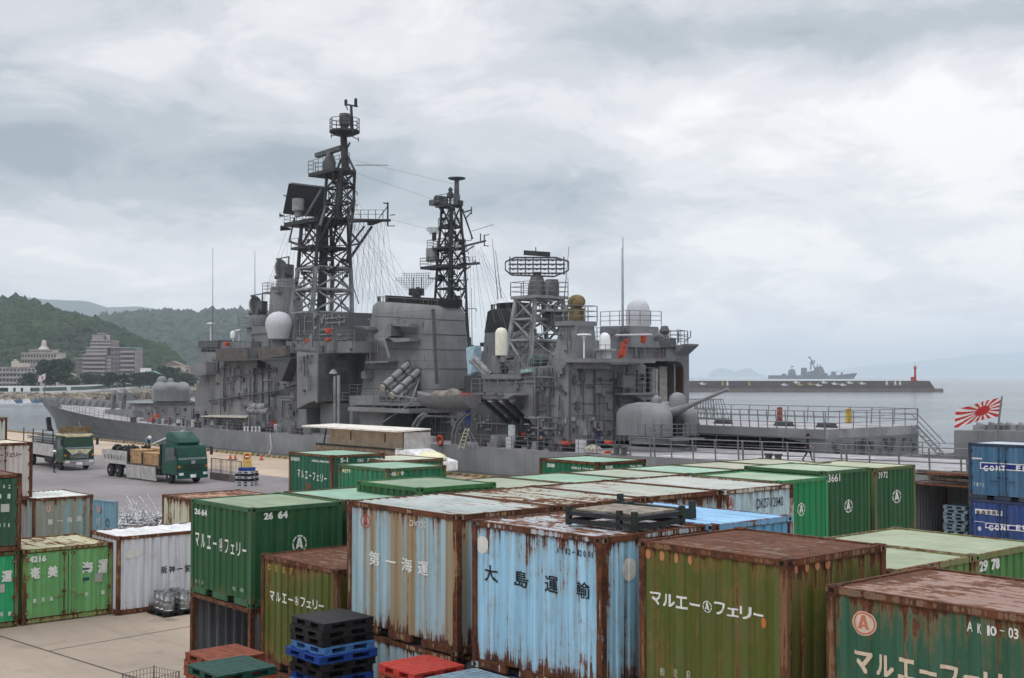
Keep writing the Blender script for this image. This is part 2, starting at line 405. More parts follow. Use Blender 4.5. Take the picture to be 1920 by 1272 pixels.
h2 = hill('hill', [(60, 640), (180, 602), (215, 596), (250, 592), (300, 588), (340, 590), (380, 591), (440, 592), (520, 600), (600, 606), (680, 612), (760, 632), (820, 650), (900, 672), (1000, 698), (1040, 708)], 2600, 1750, 3400, 1.0, M_WOOD2, 120, 18, 16, 7.0)
woods('woods', h2, 4200, 6.5, 13, M_WOOD2)
hill('mountain', [(-300, 590), (0, 566), (45, 558), (100, 563), (160, 566), (200, 577), (252, 575), (290, 582), (330, 592), (370, 589), (400, 583), (450, 584), (520, 592), (640, 600), (700, 612), (800, 640)], 6200, 4700, 7500, 1.0, M_WOOD2, 90, 14, 30)
hill('hill', [(1326, 706), (1338, 694), (1352, 689), (1366, 693), (1378, 698), (1398, 691), (1408, 691), (1420, 700), (1436, 706)], 15500, 15100, 15900, SEA_Z, M_WOOD2, 40, 10, 12)
hill('mountain', [(1500, 707), (1600, 690), (1700, 680), (1850, 664), (2000, 660), (2200, 672)], 21000, 19500, 22500, SEA_Z, M_WOOD2, 40, 10, 40)
# low land behind the harbour, with a rubble sea wall
LF = [(-260, 430), (0, 430), (75, 432), (200, 450), (300, 500), (420, 600), (700, 900), (1000, 1700)]
mb = MB(); fr = [((px - 960) / FPX * Y, Y) for px, Y in LF]; bk = [((px - 960) / FPX * 2000 * (1 if px < 900 else 1.0), 2000) for px, Y in LF]
n = len(fr); vs = [(x, y, 0.6) for x, y in fr] + [(x, y, 1.2) for x, y in bk] + [(x, y, -3) for x, y in fr]
mb.add(vs, [(i, i + 1, n + i + 1, n + i) for i in range(n - 1)] + [(2 * n + i, 2 * n + i + 1, i + 1, i) for i in range(n - 1)])
tag(mb.build('land', M_LAND), kind='structure')
M_ROCK = plain('rubble_rock', (0.20, 0.17, 0.13), 0.9, 0.45, 0.35)
mb = MB(); V, F = ico(); rn = random.Random(3)
for _ in range(2600):
    k = rn.random() ** 1.3 * 5.6; i0 = min(int(k), n - 2); f = k - i0
    x = fr[i0][0] + (fr[i0 + 1][0] - fr[i0][0]) * f; y = fr[i0][1] + (fr[i0 + 1][1] - fr[i0][1]) * f
    u = rn.random(); r = 0.5 + rn.random() * 0.9; c = Vector((x, y - 5 + 7 * u, -1.6 + 2.6 * u))
    mb.add([c + Vector((q.x * r * 1.2, q.y * r, q.z * r * 0.8)) * (0.65 + 0.6 * rn.random()) for q in V], F)
tag(mb.build('rubble', M_ROCK), kind='stuff')

# trees on the far shore
def make_tree(label, loc, h, w, seed, group=None, leaf=None, cone=False, nleaf=1500):
    rn = random.Random(seed); t = thing('tree', label, 'tree', loc, rn.random() * 6, group)
    mb = MB(); top = Vector((0, 0, h * 0.6)); r = h * 0.03
    mb.bar((0, 0, 0), (0, 0, h * 0.3), r, 8, r * 0.75); mb.bar((0, 0, h * 0.3), top, r * 0.75, 7, r * 0.3)
    lumps = []
    for i in range(11):
        a = i * 2.4; q = (0.35 + 0.65 * rn.random()) * w * 0.36; z = h * (0.32 + 0.55 * rn.random())
        if cone: q *= max(0.15, 1.25 - z / h * 1.1)
        c = Vector((math.cos(a) * q, math.sin(a) * q, z)); lumps.append((c, (0.2 + 0.16 * rn.random()) * w))
        mb.bar((0, 0, h * (0.22 + 0.25 * rn.random())), c, r * 0.4, 5, r * 0.1)
    lumps.append((Vector((0, 0, h * 0.8)), w * 0.25))
    mb.build('trunk', M_BARK, t)
    lf = MB()
    for _ in range(nleaf):
        c, q = lumps[rn.randrange(len(lumps))]
        d = Vector((rn.gauss(0, 1), rn.gauss(0, 1), rn.gauss(0, 1))).normalized() * q * (0.45 + 0.55 * rn.random() ** 0.5)
        d.z *= 0.75; p = c + d
        if p.z < h * 0.12: continue
        s = h * (0.03 + 0.03 * rn.random()); u = Vector((rn.gauss(0, 1), rn.gauss(0, 1), rn.gauss(0, 1))).normalized(); v = u.orthogonal().normalized()
        lf.add([p - u * s - v * s * 0.6, p + u * s - v * s * 0.5, p + u * s * 0.8 + v * s * 0.6, p - u * s * 0.7 + v * s * 0.7], [(0, 1, 2, 3)])
    lf.build('crown', leaf or M_LEAF, t)
    return t
def at(px, py, Y): return D(px, py, Y)
GT = 'trees on the far shore'
make_tree('big dark round tree between the two cream hotels on the far shore', at(103, 729, 620), 14.5, 17, 1, nleaf=4200)
for i, (px, hgt, w, Y, lab) in enumerate([
    (57, 7, 11, 590, 'low dark bush at the foot of the stepped cream hotel'), (165, 6.5, 10, 560, 'short bushy tree left of the pale tower block entrance'),
    (176, 5.8, 9, 575, 'small dark tree right beside the bushy tree below the tower block'), (205, 7.4, 9.5, 575, 'dark tree below the gap between the two tower blocks'),
    (233, 6.5, 9, 590, 'round tree at the foot of the tall plain block'), (262, 8.5, 9, 640, 'tree just right of the tall plain block'),
    (283, 9, 12, 700, 'spreading tree beside the white hoarding on the shore'), (318, 13, 16, 760, 'tall tree behind the foredeck gun turret'),
    (136, 5, 9, 560, 'low hedge like tree in front of the tower block car park'), (20, 9, 12, 760, 'tree behind the low cream hotel wing'),
    (300, 8, 10, 720, 'tree left of the turret dome near the brown roofs'), (350, 9, 12, 700, 'tree right of the turret below the bridge wing')]):
    make_tree(lab, at(px, 729, Y), hgt, w, 20 + i, GT, nleaf=1500)

# hotels and blocks
M_CREAM = plain('cream_render', (0.47, 0.42, 0.365), 0.8, 0.12, 0.3); M_MAUVE = plain('mauve_grey_render', (0.25, 0.215, 0.22), 0.8, 0.12, 0.3)
M_MAUVE2 = plain('dark_mauve_render', (0.185, 0.155, 0.165), 0.8, 0.12, 0.3); M_WIN = plain('far_window', (0.09, 0.09, 0.10), 0.25)
M_SLAB = plain('pale_balcony', (0.33, 0.295, 0.29), 0.8); M_TEAL = plain('teal_roof', (0.18, 0.33, 0.29), 0.7)
_win = {}
def wing(root, x0, x1, y0, y1, z0, z1, mat, floors, bays, roofm=None, band=False):
    mb = MB(); mb.box(x0, x1, y0, y1, z0, z1); mb.build('wall', mat, root)
    mb = MB(); mb.box(x0 - 0.25, x1 + 0.25, y0 - 0.5, y1 + 0.25, z1, z1 + 0.55); mb.build('roof', roofm or M_SLAB, root)
    fh = (z1 - z0) / floors; bw = (x1 - x0) / bays
    for f in range(floors):
        zb = z0 + f * fh
        if band:
            mb = MB(); mb.box(x0 + 0.1, x1 - 0.1, y0 - 1.25, y0 - 0.003, zb - 0.12, zb + 0.12); mb.box(x0 + 0.1, x1 - 0.1, y0 - 1.25, y0 - 1.12, zb + 0.12, zb + 1.0)
            mb.build('balcony', M_SLAB, root)
        for b in range(bays):
            key = (round(bw, 2), round(fh, 2))
            if key not in _win:
                m2 = MB(); m2.box(-bw * 0.36, bw * 0.36, -0.05, 0.3, fh * 0.3, fh * 0.82); _win[key] = m2.build('window', M_WIN, root)
                w_ = _win[key]
            else:
                w_ = _win[key].copy(); COL.objects.link(w_); w_.parent = root
            w_.location = (x0 + (b + 0.5) * bw, y0 - 0.01, zb)
def building(label, px, Y, py=729, rz=0.0): return thing('apartment_building', label, 'building', at(px, py, Y), rz)
k = 1 / FPX
# stepped cream hotel with spire
Y = 760; m = Y * k
b = building('cream stepped hotel with a white spire on its roof', 72, Y)
wing(b, -32 * m, 33 * m, 0, 16, 0, 66 * m, M_CREAM, 6, 12, band=True); wing(b, -22 * m, 22 * m, 3, 14, 66 * m + 0.6, 72 * m, M_CREAM, 1, 8)
sp = MB(); sp.loft([[Vector((sx * w_, 8 + sy * w_, z_)) for sx, sy in ((-1, -1), (1, -1), (1, 1), (-1, 1))] for w_, z_ in ((9 * m, 72 * m), (7 * m, 76 * m), (4 * m, 80 * m), (3.2 * m, 89 * m), (1 * m, 92 * m))]); sp.build('spire', M_CREAM, b)
b = building('long low cream hotel wing with a domed corner tower', 30, 700)
m = 700 * k
wing(b, -60 * m, 35 * m, 0, 14, 0, 39 * m, M_CREAM, 4, 14, band=True)
tw = MB(); tw.box(-12 * m, -3 * m, 2, 7, 39 * m + 0.6, 52 * m); tw.build('corner_tower', M_CREAM, b); dm = MB(); dm.ball((-7.5 * m, 4.5, 52 * m), 3.6 * m, 14); dm.build('dome', M_SLAB, b, smooth=60)
tw = MB(); tw.box(-3 * m, 14 * m, 2, 9, 39 * m + 0.6, 48 * m); tw.build('roof_house', M_CREAM, b)
# mauve tower group
Y = 740; m = Y * k
b = building('mauve grey tower block with a tall stepped top and pale balconies', 173, Y)
wing(b, -34 * m, -18 * m, 2, 14, 0, 56 * m, M_MAUVE2, 8, 3); wing(b, -18 * m, 25 * m, 0, 16, 0, 63 * m, M_MAUVE, 8, 9, band=True); wing(b, 25 * m, 35 * m, 1, 14, 0, 60 * m, M_CREAM, 9, 3)
wing(b, -17 * m, 23 * m, 5, 18, 63 * m + 0.6, 76 * m, M_MAUVE, 2, 8, band=True); wing(b, -11 * m, 29 * m, 7, 20, 76 * m + 0.6, 90 * m, M_MAUVE, 2, 8, band=True)
wing(b, -10 * m, 12 * m, 9, 18, 90 * m + 0.6, 100 * m, M_MAUVE, 2, 5, band=True); wing(b, -3 * m, 8 * m, 11, 17, 100 * m + 0.6, 104 * m, M_MAUVE2, 1, 2)
tk = MB(); tk.lathe([(1.4, 0), (1.4, 2.4), (0.6, 3.2)], (16 * m, 12, 90 * m + 0.55), 12); tk.build('water_tank', M_SLAB, b, smooth=40)
b = building('tall plain mauve block with a teal edged roof right of the stepped tower', 230, Y)
wing(b, -23 * m, -3 * m, 0, 16, 0, 76 * m, M_MAUVE2, 9, 3); wing(b, -3 * m, 23 * m, -0.8, 15, 0, 76 * m, M_MAUVE, 9, 6, M_TEAL, band=True)
tw = MB(); tw.box(-26 * m, -18 * m, 3, 9, 76 * m + 0.6, 86 * m); tw.build('stair_tower', M_MAUVE2, b)
# smaller things on the shore
M_WHITE = plain('white_paint', (0.72, 0.73, 0.74), 0.55); M_BRROOF = plain('brown_roof', (0.19, 0.14, 0.12), 0.8)
def house(label, px, py, Y, w, d, h, wallm, roofm, rz=0):
    b = thing('house', label, 'house', at(px, py, Y), rz)
    mb = MB(); mb.box(-w / 2, w / 2, 0, d, 0, h); mb.build('wall', wallm, b)
    mb = MB(); mb.prism([(-w / 2 - 0.5, h), (w / 2 + 0.5, h), (0, h + w * 0.22)], -0.4, d + 0.4); mb.build('roof', roofm, b)
    for i in range(3):
        mb = MB(); mb.box(-w / 2 + (i + 0.25) * w / 3, -w / 2 + (i + 0.75) * w / 3, -0.05, 0.2, h * 0.35, h * 0.75); mb.build('window', M_WIN, b)
house('brown roofed house partly behind the foredeck turret', 322, 700, 800, 14, 9, 5, M_CREAM, M_BRROOF); house('second brown roofed house right of the turret dome', 341, 702, 820, 11, 9, 4, M_CREAM, M_BRROOF)
house('small white building at the foot of the mauve blocks', 218, 729, 690, 9, 7, 2.6, M_WHITE, M_SLAB); house('teal walled shed right of the mauve blocks', 283, 722, 720, 12, 8, 5.5, M_TEAL, M_TEAL)
house('pale house between the cream hotel and the tower block', 128, 727, 700, 10, 7, 6.0, M_CREAM, M_BRROOF)
mb = MB(); mb.box(-3.2, 3.2, 0, 0.3, 2.0, 4.2); mb.bar((-2.5, 0.2, -9), (-2.5, 0.2, 2), 0.12); mb.bar((2.5, 0.2, -9), (2.5, 0.2, 2), 0.12)
tag(mb.build('hoarding', M_WHITE, loc=at(273, 704, 720)), 'white hoarding on posts above the far shore', 'hoarding')
# long low white building with window band
M_GRBAND = plain('dark_green_glazing', (0.03, 0.075, 0.06), 0.25)
tm = thing('terminal_building', 'long low white building with a dark green window band along the far shore', 'building', (0, 0, 0))
pts = [D(-180, 741, 455), D(60, 739, 470), D(150, 736, 520), D(215, 733, 620), D(282, 730, 800)]
for nm, z0, z1, off, m_ in (('wall', -0.3, 0.9, 0, M_WHITE), ('window_band', 0.9, 2.4, 0.2, M_GRBAND), ('roof', 2.4, 3.0, -0.6, M_WHITE)):
    mb = MB(); k_ = len(pts); dx = Vector((0, 1, 0))
    vs = [(p.x, p.y + off, 0.7 + z0) for p in pts] + [(p.x, p.y + off, 0.7 + z1) for p in pts] + [(p.x, p.y + 6 - off, 0.7 + z0) for p in pts] + [(p.x, p.y + 6 - off, 0.7 + z1) for p in pts]
    fs = []
    for i in range(k_ - 1):
        fs += [(i, i + 1, k_ + i + 1, k_ + i), (k_ + i, k_ + i + 1, 3 * k_ + i + 1, 3 * k_ + i), (2 * k_ + i + 1, 2 * k_ + i, 3 * k_ + i, 3 * k_ + i + 1), (i + 1, i, 2 * k_ + i, 2 * k_ + i + 1)]
    mb.add(vs, fs); mb.build(nm, m_, tm)
for i, (px, Y) in enumerate([(20, 466.5), (34, 467.2), (48, 468.0), (52, 468.4), (75, 477), (92, 489), (128, 505), (170, 547), (190, 577)]):
    p = D(px, 735, Y); mb = MB(); mb.box(-0.9, 0.9, -0.25, 0.1, 0, 1.5); mb.build('wall_panel', M_WHITE, tm, loc=(p.x, p.y + 0.1, 1.6))
# small boats moored under the sea wall
M_GRP = plain('white_hull', (0.66, 0.67, 0.68), 0.4); M_BLUEG = plain('blue_cover', (0.08, 0.14, 0.22), 0.7)
def small_boat(label, px, Y, L, rz, cov):
    b = thing('motor_boat', label, 'boat', D(px, 760, Y), rz, 'small boats moored under the sea wall'); b.location.z = SEA_Z
    mb = MB(); rings = []
    for s_, w_, zt in ((-0.5, 0.8, 0.75), (-0.2, 0.95, 0.75), (0.15, 0.85, 0.85), (0.38, 0.45, 1.0), (0.5, 0.04, 1.15)):
        rings.append([Vector((s_ * L, -w_, zt)), Vector((s_ * L, -w_ * 0.7, -0.3)), Vector((s_ * L, w_ * 0.7, -0.3)), Vector((s_ * L, w_, zt))])
    mb.loft(rings); mb.build('hull', M_GRP, b)
    mb = MB(); mb.prism([(-0.2 * L, 0.76), (-0.2 * L, 1.9), (0.0, 1.95), (0.14 * L, 0.86)], -0.6, 0.6); mb.build('cabin', cov, b)
    mb = MB(); mb.bar((-0.1 * L, 0, 1.9), (-0.1 * L, 0, 3.2), 0.05); mb.build('mast', M_GRP, b)
for i, (px, Y, L, rz, c, lab) in enumerate([(8, 372, 6.5, 0.4, M_GRP, 'leftmost white motor boat under the rubble sea wall'), (22, 366, 7.5, 0.2, M_GRP, 'larger white cabin boat second from the left under the sea wall'),
    (37, 372, 6.0, 0.6, M_BLUEG, 'white boat with a blue cabin under the sea wall'), (52, 380, 6.5, 0.1, M_GRP, 'white boat moored between the blue cabin boat and the bow'),
    (66, 376, 7.2, 2.9, M_BLUEG, 'white boat with blue cabin closest to the destroyer bow')]): small_boat(lab, px, Y, L, rz, c)
# wind turbines on the far ridge
for i, (px, py) in enumerate([(12, 560), (27, 560), (43, 556), (98, 563), (131, 565)]):
    p = D(px, py + 3, 6200); t_ = thing('wind_turbine', ['wind turbine farthest left on the hazy ridge', 'second wind turbine from the left on the ridge', 'middle wind turbine on the far ridge', 'fourth wind turbine on the hazy ridge', 'wind turbine farthest right on the ridge'][i], 'wind turbine', p, 0, 'wind turbines on the far ridge')
    mb = MB(); mb.bar((0, 0, -8), (0, 0, 34), 1.1, 8, 0.7); mb.build('tower', M_WHITE, t_)
    for j in range(3):
        a = 0.5 * i + j * 2.094; mb = MB(); mb.bar((0, -1.5, 34), (math.sin(a) * 17, -1.5, 34 + math.cos(a) * 17), 0.7, 5, 0.2); mb.build('blade', M_WHITE, t_)
# ------------------------------------------------------------------ breakwater, beacon, destroyer out at sea
M_BW1 = mat_concrete('breakwater_concrete', (0.16, 0.135, 0.125), 0.4); M_BW2 = mat_concrete('breakwater_wall', (0.105, 0.09, 0.088), 0.4)
YB = 690.0
def bx(px): return (px - 960) / FPX * YB
bw = thing('breakwater', 'long dark concrete breakwater with painted birds on its wall', 'breakwater', (0, YB, 0))
mb = MB(); z1 = D(1500, 729, YB).z; z0 = SEA_Z - 2; zt = D(1500, 714.5, YB).z
mb.prism([(bx(900), z0), (bx(1768), z0), (bx(1768), z1), (bx(900), z1)], 0, 14); mb.build('base', M_BW1, bw)
mb = MB(); mb.prism([(bx(900), z1), (bx(1756), z1), (bx(1746), zt), (bx(900), zt)], 3, 8); mb.build('wall', M_BW2, bw)
M_BIRDW = plain('white_mural', (0.62, 0.62, 0.58), 0.8); M_BIRDY = plain('yellow_mural', (0.42, 0.31, 0.09), 0.8)
def bird(px, py, yel, tall, s=1.0):
    c = D(px, py, YB); mb = MB()
    pts = [(-2.4, 0.7), (-1.2, 0.45), (-0.6, 1.1), (0.3, 1.0), (0.2, 0.3), (1.6, 0.35), (2.3, 0.05), (1.4, -0.25), (-0.4, -0.5), (-1.3, -0.1)] if not tall else [(-0.3, 1.7), (0.4, 1.5), (0.3, 0.5), (0.8, -0.9), (0.1, -0.6), (-0.5, -1.6), (-0.6, -0.2), (-1.0, 0.1), (-0.4, 0.6)]
    mb.prism([(x * s, z * s) for x, z in pts], 0, 0.06); mb.build('painted_bird', M_BIRDY if yel else M_BIRDW, bw, loc=(c.x, 2.93, c.z))
for a_ in [(1319, 720.5, 0, 0), (1357, 720, 1, 1), (1366, 720, 0, 1), (1407, 720, 1, 1), (1473, 722.5, 0, 0), (1496, 718, 0, 0), (1502, 722, 1, 0), (1522, 721, 1, 0), (1537, 723, 0, 0), (1548, 718, 0, 0), (1568, 720.5, 0, 0), (1583, 722.5, 0, 0), (1596, 718.5, 0, 0), (1620, 720, 0, 0), (1666, 719, 0, 1), (1682, 719, 0, 1), (1691, 719, 0, 1)]: bird(*a_)
M_RED = plain('beacon_red', (0.42, 0.035, 0.025), 0.5)
c = D(1722, 714.6, YB); bc = thing('harbour_beacon', 'red harbour light standing on the end of the breakwater', 'beacon', (c.x, YB + 5.5, c.z))
mm = YB * k; bc.scale = (0.86, 0.86, 0.86)
mb = MB(); mb.lathe([(1.3, 0), (1.3, 0.5), (0.75, 0.8), (0.62, 8.0), (1.15, 8.3), (1.15, 8.6), (0.5, 8.65), (0.5, 9.6), (0.1, 10.2)], (0, 0, 0), 16); mb.build('tower', M_RED, bc, smooth=40)
mb = MB(); mb.box(-2.6, -0.9, -1.2, 1.2, 0, 2.6); mb.build('base_house', M_RED, bc)
mb = MB(); mb.bar((0, 0, 10), (0, 0, 12.2), 0.08); mb.rail([(1.25 * math.cos(a), 1.25 * math.sin(a), 8.6) for a in [i * math.pi / 4 for i in range(9)]], 0.9, 2, 1, 0.04); mb.build('gallery_rail', M_RED, bc)
M_FARSHIP = plain('far_ship_grey', (0.17, 0.19, 0.215), 0.6, 0.1, 0.05)
YF = 2050.0; mf = YF * k
c = D(1524, 709.5, YF); fs = thing('destroyer', 'small grey destroyer at anchor out at sea beyond the breakwater', 'warship', (c.x, YF, SEA_Z)); hz = lambda py: D(1524, py, YF).z - SEA_Z
def fpoly(pts, y0, y1, nm): 
    mb = MB(); mb.prism([((px - 1524) * mf, hz(py)) for px, py in pts], y0, y1); mb.build(nm, M_FARSHIP, fs)
fpoly([(1442, 711), (1442, 704), (1570, 704), (1606, 699.5), (1598, 711)], -7, 7, 'hull')
fpoly([(1478, 704.2), (1480, 693), (1489, 693), (1492, 704.2)], -5, 5, 'hangar'); fpoly([(1502, 704.2), (1503, 690), (1512, 690), (1513, 704.2)], -3, 3, 'funnel')
fpoly([(1512, 704.2), (1516, 697), (1530, 694), (1544, 693), (1545, 704.2)], -5.5, 5.5, 'superstructure'); fpoly([(1528, 694), (1530, 688), (1541, 688), (1543, 693.4)], -4, 4, 'bridge')
fpoly([(1466, 704.2), (1467, 701), (1473, 701), (1474, 704.2)], -2, 2, 'gun_turret'); fpoly([(1558, 704.2), (1559, 697), (1566, 697), (1568, 704.2)], -2, 2, 'gun_turret')
fpoly([(1546, 704.2), (1546, 700), (1551, 700), (1551, 704.2)], -2, 2, 'missile_launcher'); fpoly([(1576, 704), (1577, 698.5), (1580, 698.5), (1580, 704)], -1, 1, 'missile_launcher')
mb = MB(); b_ = lambda px, py, y=0: ((px - 1524) * mf, y, hz(py))
for p_, q_, r_ in [((1520, 694), (1522, 676), 1.2), ((1528, 694), (1523, 676), 1.0), ((1522, 676), (1517, 669), 0.9), ((1515, 671), (1520, 670), 0.8), ((1520, 682), (1528, 680), 0.9), ((1527, 680), (1527, 675), 1.0), ((1518, 681), (1526, 681), 0.8), ((1533, 688), (1533, 683), 0.9), ((1538, 688), (1538, 684), 0.9), ((1485, 693), (1485, 687), 0.7), ((1482, 688), (1489, 687.5), 0.7), ((1560, 698), (1571, 697), 0.4)]: mb.bar(b_(*p_), b_(*q_), r_, 5)
mb.build('mast', M_FARSHIP, fs)
# ================================================================== FREIGHT CONTAINERS
def cont_paint(paint, rust=0.3, fade=0.3, tan=0.0, roof=False, stripes=0.0, seed=0.0):
    key = ('cont', paint, rust, fade, tan, roof, stripes, seed)
    if key in _MC: return _MC[key]
    t = NT('container_paint'); v = t.obj(); tc = t.n('ShaderNodeTexCoord'); sg = t.n('ShaderNodeSeparateXYZ'); t.l(tc.outputs['Generated'], sg.inputs[0])
    big = t.noise(v, 0.9, 6, 0.6); med = t.noise(v, 4.5, 9, 0.68, 0.3); fine = t.noise(v, 26, 5, 0.6)
    if roof: st = t.noise(t.obj((0.5, 7.0, 1.0)), 1.6, 8, 0.7)
    else: st = t.noise(t.obj((8.0, 8.0, 0.28)), 1.0, 9, 0.72)
    c = t.mix(t.m('MULTIPLY', t.step(big if roof else t.noise(t.obj((3.4, 3.4, 0.12)), 1.0, 5, 0.6), 0.36, 0.66), fade), paint, tuple(min(0.9, x * 1.25 + 0.07) for x in paint))
    c = t.mix(t.m('MULTIPLY', t.step(st, 0.42, 0.7), 0.6), c, tuple(x * 0.52 for x in paint))
    gr = t.noise(v, 1.7, 8, 0.7, 0.6); c = t.mix(t.m('MULTIPLY', t.step(gr, 0.48, 0.72), 0.4 if roof else 0.22), c, (0.12, 0.10, 0.075))
    c = t.mix(t.m('MULTIPLY', t.step(fine, 0.55, 0.8), 0.25), c, tuple(min(0.95, x * 1.3 + 0.02) for x in paint))
    if tan > 0:                                     # broad stained bands running down the ribs
        sb = t.noise(t.obj((2.6, 2.6, 0.03)), 1.0, 3, 0.5)
        c = t.mix(t.m('MULTIPLY', t.step(sb, 0.41, 0.53), tan), c, (0.27, 0.20, 0.105))
    z = sg.outputs[2]
    if roof: edge = t.m('MULTIPLY', t.m('POWER', t.m('ABSOLUTE', t.m('SUBTRACT', t.m('MULTIPLY', sg.outputs[0], 2.0), 1.0)), 10.0), 0.10)
    else:
        e1 = t.m('POWER', z, 7.0); e2 = t.m('POWER', t.m('SUBTRACT', 1.0, z), 9.0); edge = t.m('ADD', t.m('MULTIPLY', e1, 0.09), t.m('MULTIPLY', e2, 0.13))
    f = t.m('ADD', t.m('MULTIPLY', big, 0.3 if roof else 0.26), t.m('ADD', t.m('MULTIPLY', med, 0.32 if roof else 0.2), t.m('MULTIPLY', st, (0.38 if roof else 0.54) + stripes)))
    f = t.m('ADD', f, edge)
    th = 0.70 - 0.24 * rust + 0.5 * stripes
    mask = t.step(f, th - 0.012, th + 0.02); halo = t.step(f, th - 0.075, th + 0.02)
    c = t.mix(t.m('MULTIPLY', halo, 0.45), c, (0.30, 0.15, 0.06))
    rc = t.mix(t.step(med, 0.35, 0.65), (0.042, 0.018, 0.012), (0.125, 0.046, 0.022)); rc = t.mix(t.step(fine, 0.55, 0.75), rc, (0.185, 0.08, 0.036))
    c = t.mix(mask, c, rc)
    t.bump(t.m('ADD', t.m('MULTIPLY', fine, 0.4), t.m('ADD', t.m('MULTIPLY', mask, -0.3), t.m('MULTIPLY', big, 2.5))), 0.35, 0.012)
    t.b.inputs['Specular IOR Level'].default_value = 0.2
    _MC[key] = t.done(c, t.m('ADD', 0.5, t.m('MULTIPLY', mask, 0.35))); return _MC[key]
M_DARK = plain('hole_shade_black', (0.006, 0.006, 0.006), 0.9)
M_STEEL = plain('dull_steel', (0.16, 0.15, 0.145), 0.5, 0.3, 6)
def letter_mat(col, wear=0.35):
    key = ('lett', col, wear)
    if key in _MC: return _MC[key]
    t = NT('lettering_paint'); v = t.obj(); a = t.noise(v, 9.0, 8, 0.7); b = t.noise(t.obj((8, 8, 0.6)), 1.0, 7, 0.7)
    w = t.m('MAXIMUM', t.step(a, 0.68 - wear * 0.25, 0.74 - wear * 0.2), t.step(b, 0.72 - wear * 0.22, 0.78 - wear * 0.2))
    if wear > 0.05: t.l(t.m('SUBTRACT', 1.0, w), t.b.inputs['Alpha'])
    _MC[key] = t.done(t.mix(t.step(a, 0.3, 0.7), tuple(x * 0.8 for x in col), col), 0.65); return _MC[key]
_gl = {}
def glyph(ch, bold=0.02):
    key = (ch, bold)
    if key not in _gl:
        cu = bpy.data.curves.new('glyph', 'FONT'); cu.body = ch; cu.offset = 0 if ord(ch[0]) > 0x2e80 else bold; cu.resolution_u = 4
        o = bpy.data.objects.new('glyph', cu); COL.objects.link(o)
        dg = bpy.context.evaluated_depsgraph_get(); me = bpy.data.meshes.new_from_object(o.evaluated_get(dg))
        vs = [v.co.copy() for v in me.vertices]; fs = [tuple(p.vertices) for p in me.polygons]
        bpy.data.objects.remove(o); bpy.data.curves.remove(cu); bpy.data.meshes.remove(me)
        _gl[key] = (vs, fs)
    return _gl[key]
def text2d(st, u0, u1, z0, z1, bold=0.02):
    """flat letters fitted to a rectangle: list of (verts2d, faces)"""
    vs, fs = glyph(st, bold)
    if not vs: return ([], [])
    x0 = min(v.x for v in vs); x1 = max(v.x for v in vs); y0 = min(v.y for v in vs); y1 = max(v.y for v in vs)
    if st in 'ーー一-': y0, y1 = y0 - 0.35, y1 + 0.35
    return ([(u0 + (v.x - x0) / max(1e-6, x1 - x0) * (u1 - u0), z0 + (v.y - y0) / max(1e-6, y1 - y0) * (z1 - z0)) for v in vs], fs)
def ring2d(cu, cz, ru, rz, w=0.2, gaps=0, n=40):
    vs, fs = [], []
    for i in range(n):
        a = 2 * math.pi * i / n; vs += [(cu + ru * math.cos(a), cz + rz * math.sin(a)), (cu + ru * (1 - w) * math.cos(a), cz + rz * (1 - w) * math.sin(a))]
    for i in range(n):
        j = (i + 1) % n
        if gaps and (i % (n // gaps)) == 0: continue
        fs.append((2 * i, 2 * j, 2 * j + 1, 2 * i + 1))
    return (vs, fs)
def disc2d(cu, cz, ru, rz, n=28): return ([(cu + ru * math.cos(2 * math.pi * i / n), cz + rz * math.sin(2 * math.pi * i / n)) for i in range(n)], [tuple(range(n))])
def rect2d(u0, u1, z0, z1): return ([(u0, z0), (u1, z0), (u1, z1), (u0, z1)], [(0, 1, 2, 3)])
def a_logo(cu, cz, ru, rz, kind):
    out = [ring2d(cu, cz, ru, rz, 0.17, 6 if kind == 'white' else 0)]
    out.append(([(cu - .52 * ru, cz - .5 * rz), (cu - .2 * ru, cz - .5 * rz), (cu, cz + .25 * rz), (cu + .2 * ru, cz - .5 * rz), (cu + .52 * ru, cz - .5 * rz), (cu + .16 * ru, cz + .72 * rz), (cu - .16 * ru, cz + .72 * rz)], [(0, 1, 2, 6), (2, 5, 6), (2, 3, 4, 5)]))
    out.append(rect2d(cu - .2 * ru, cu + .2 * ru, cz - .28 * rz, cz - .1 * rz)); return out
RIB_D = 0.03
def ribs(width, pitch, margin=0.06):
    n = max(2, int(round((width - 2 * margin) / pitch))); p = (width - 2 * margin) / n; pts = [(0.0, 0.0), (margin, 0.0)]
    for i in range(n):
        b = margin + i * p; pts += [(b + 0.30 * p, 0.0), (b + 0.40 * p, RIB_D), (b + 0.70 * p, RIB_D), (b + 0.80 * p, 0.0)]
    return pts + [(width - margin, 0.0), (width, 0.0)]
def prof(pts, u):
    for (a, b), (c, d) in zip(pts[:-1], pts[1:]):
        if u <= c: return b + (d - b) * (0 if c == a else (u - a) / (c - a))
    return 0.0
class Face:
    def __init__(s, o, u, n): s.o, s.u, s.n = Vector(o), Vector(u), Vector(n)
    def at(s, u, z, d): return s.o + s.u * u + Vector((0, 0, z)) - s.n * d      # d = depth behind the outer plane
def face_px(root_m, face, px, py):
    """photo pixel -> (u, z) on a face"""
    o = root_m @ face.o; n = (root_m.to_3x3() @ face.n); u = (root_m.to_3x3() @ face.u); d = ray(px, py); c = Vector((0, 0, CAM_H))
    t = (o - c).dot(n) / d.dot(n); p = c + d * t - o
    return p.dot(u), p.z
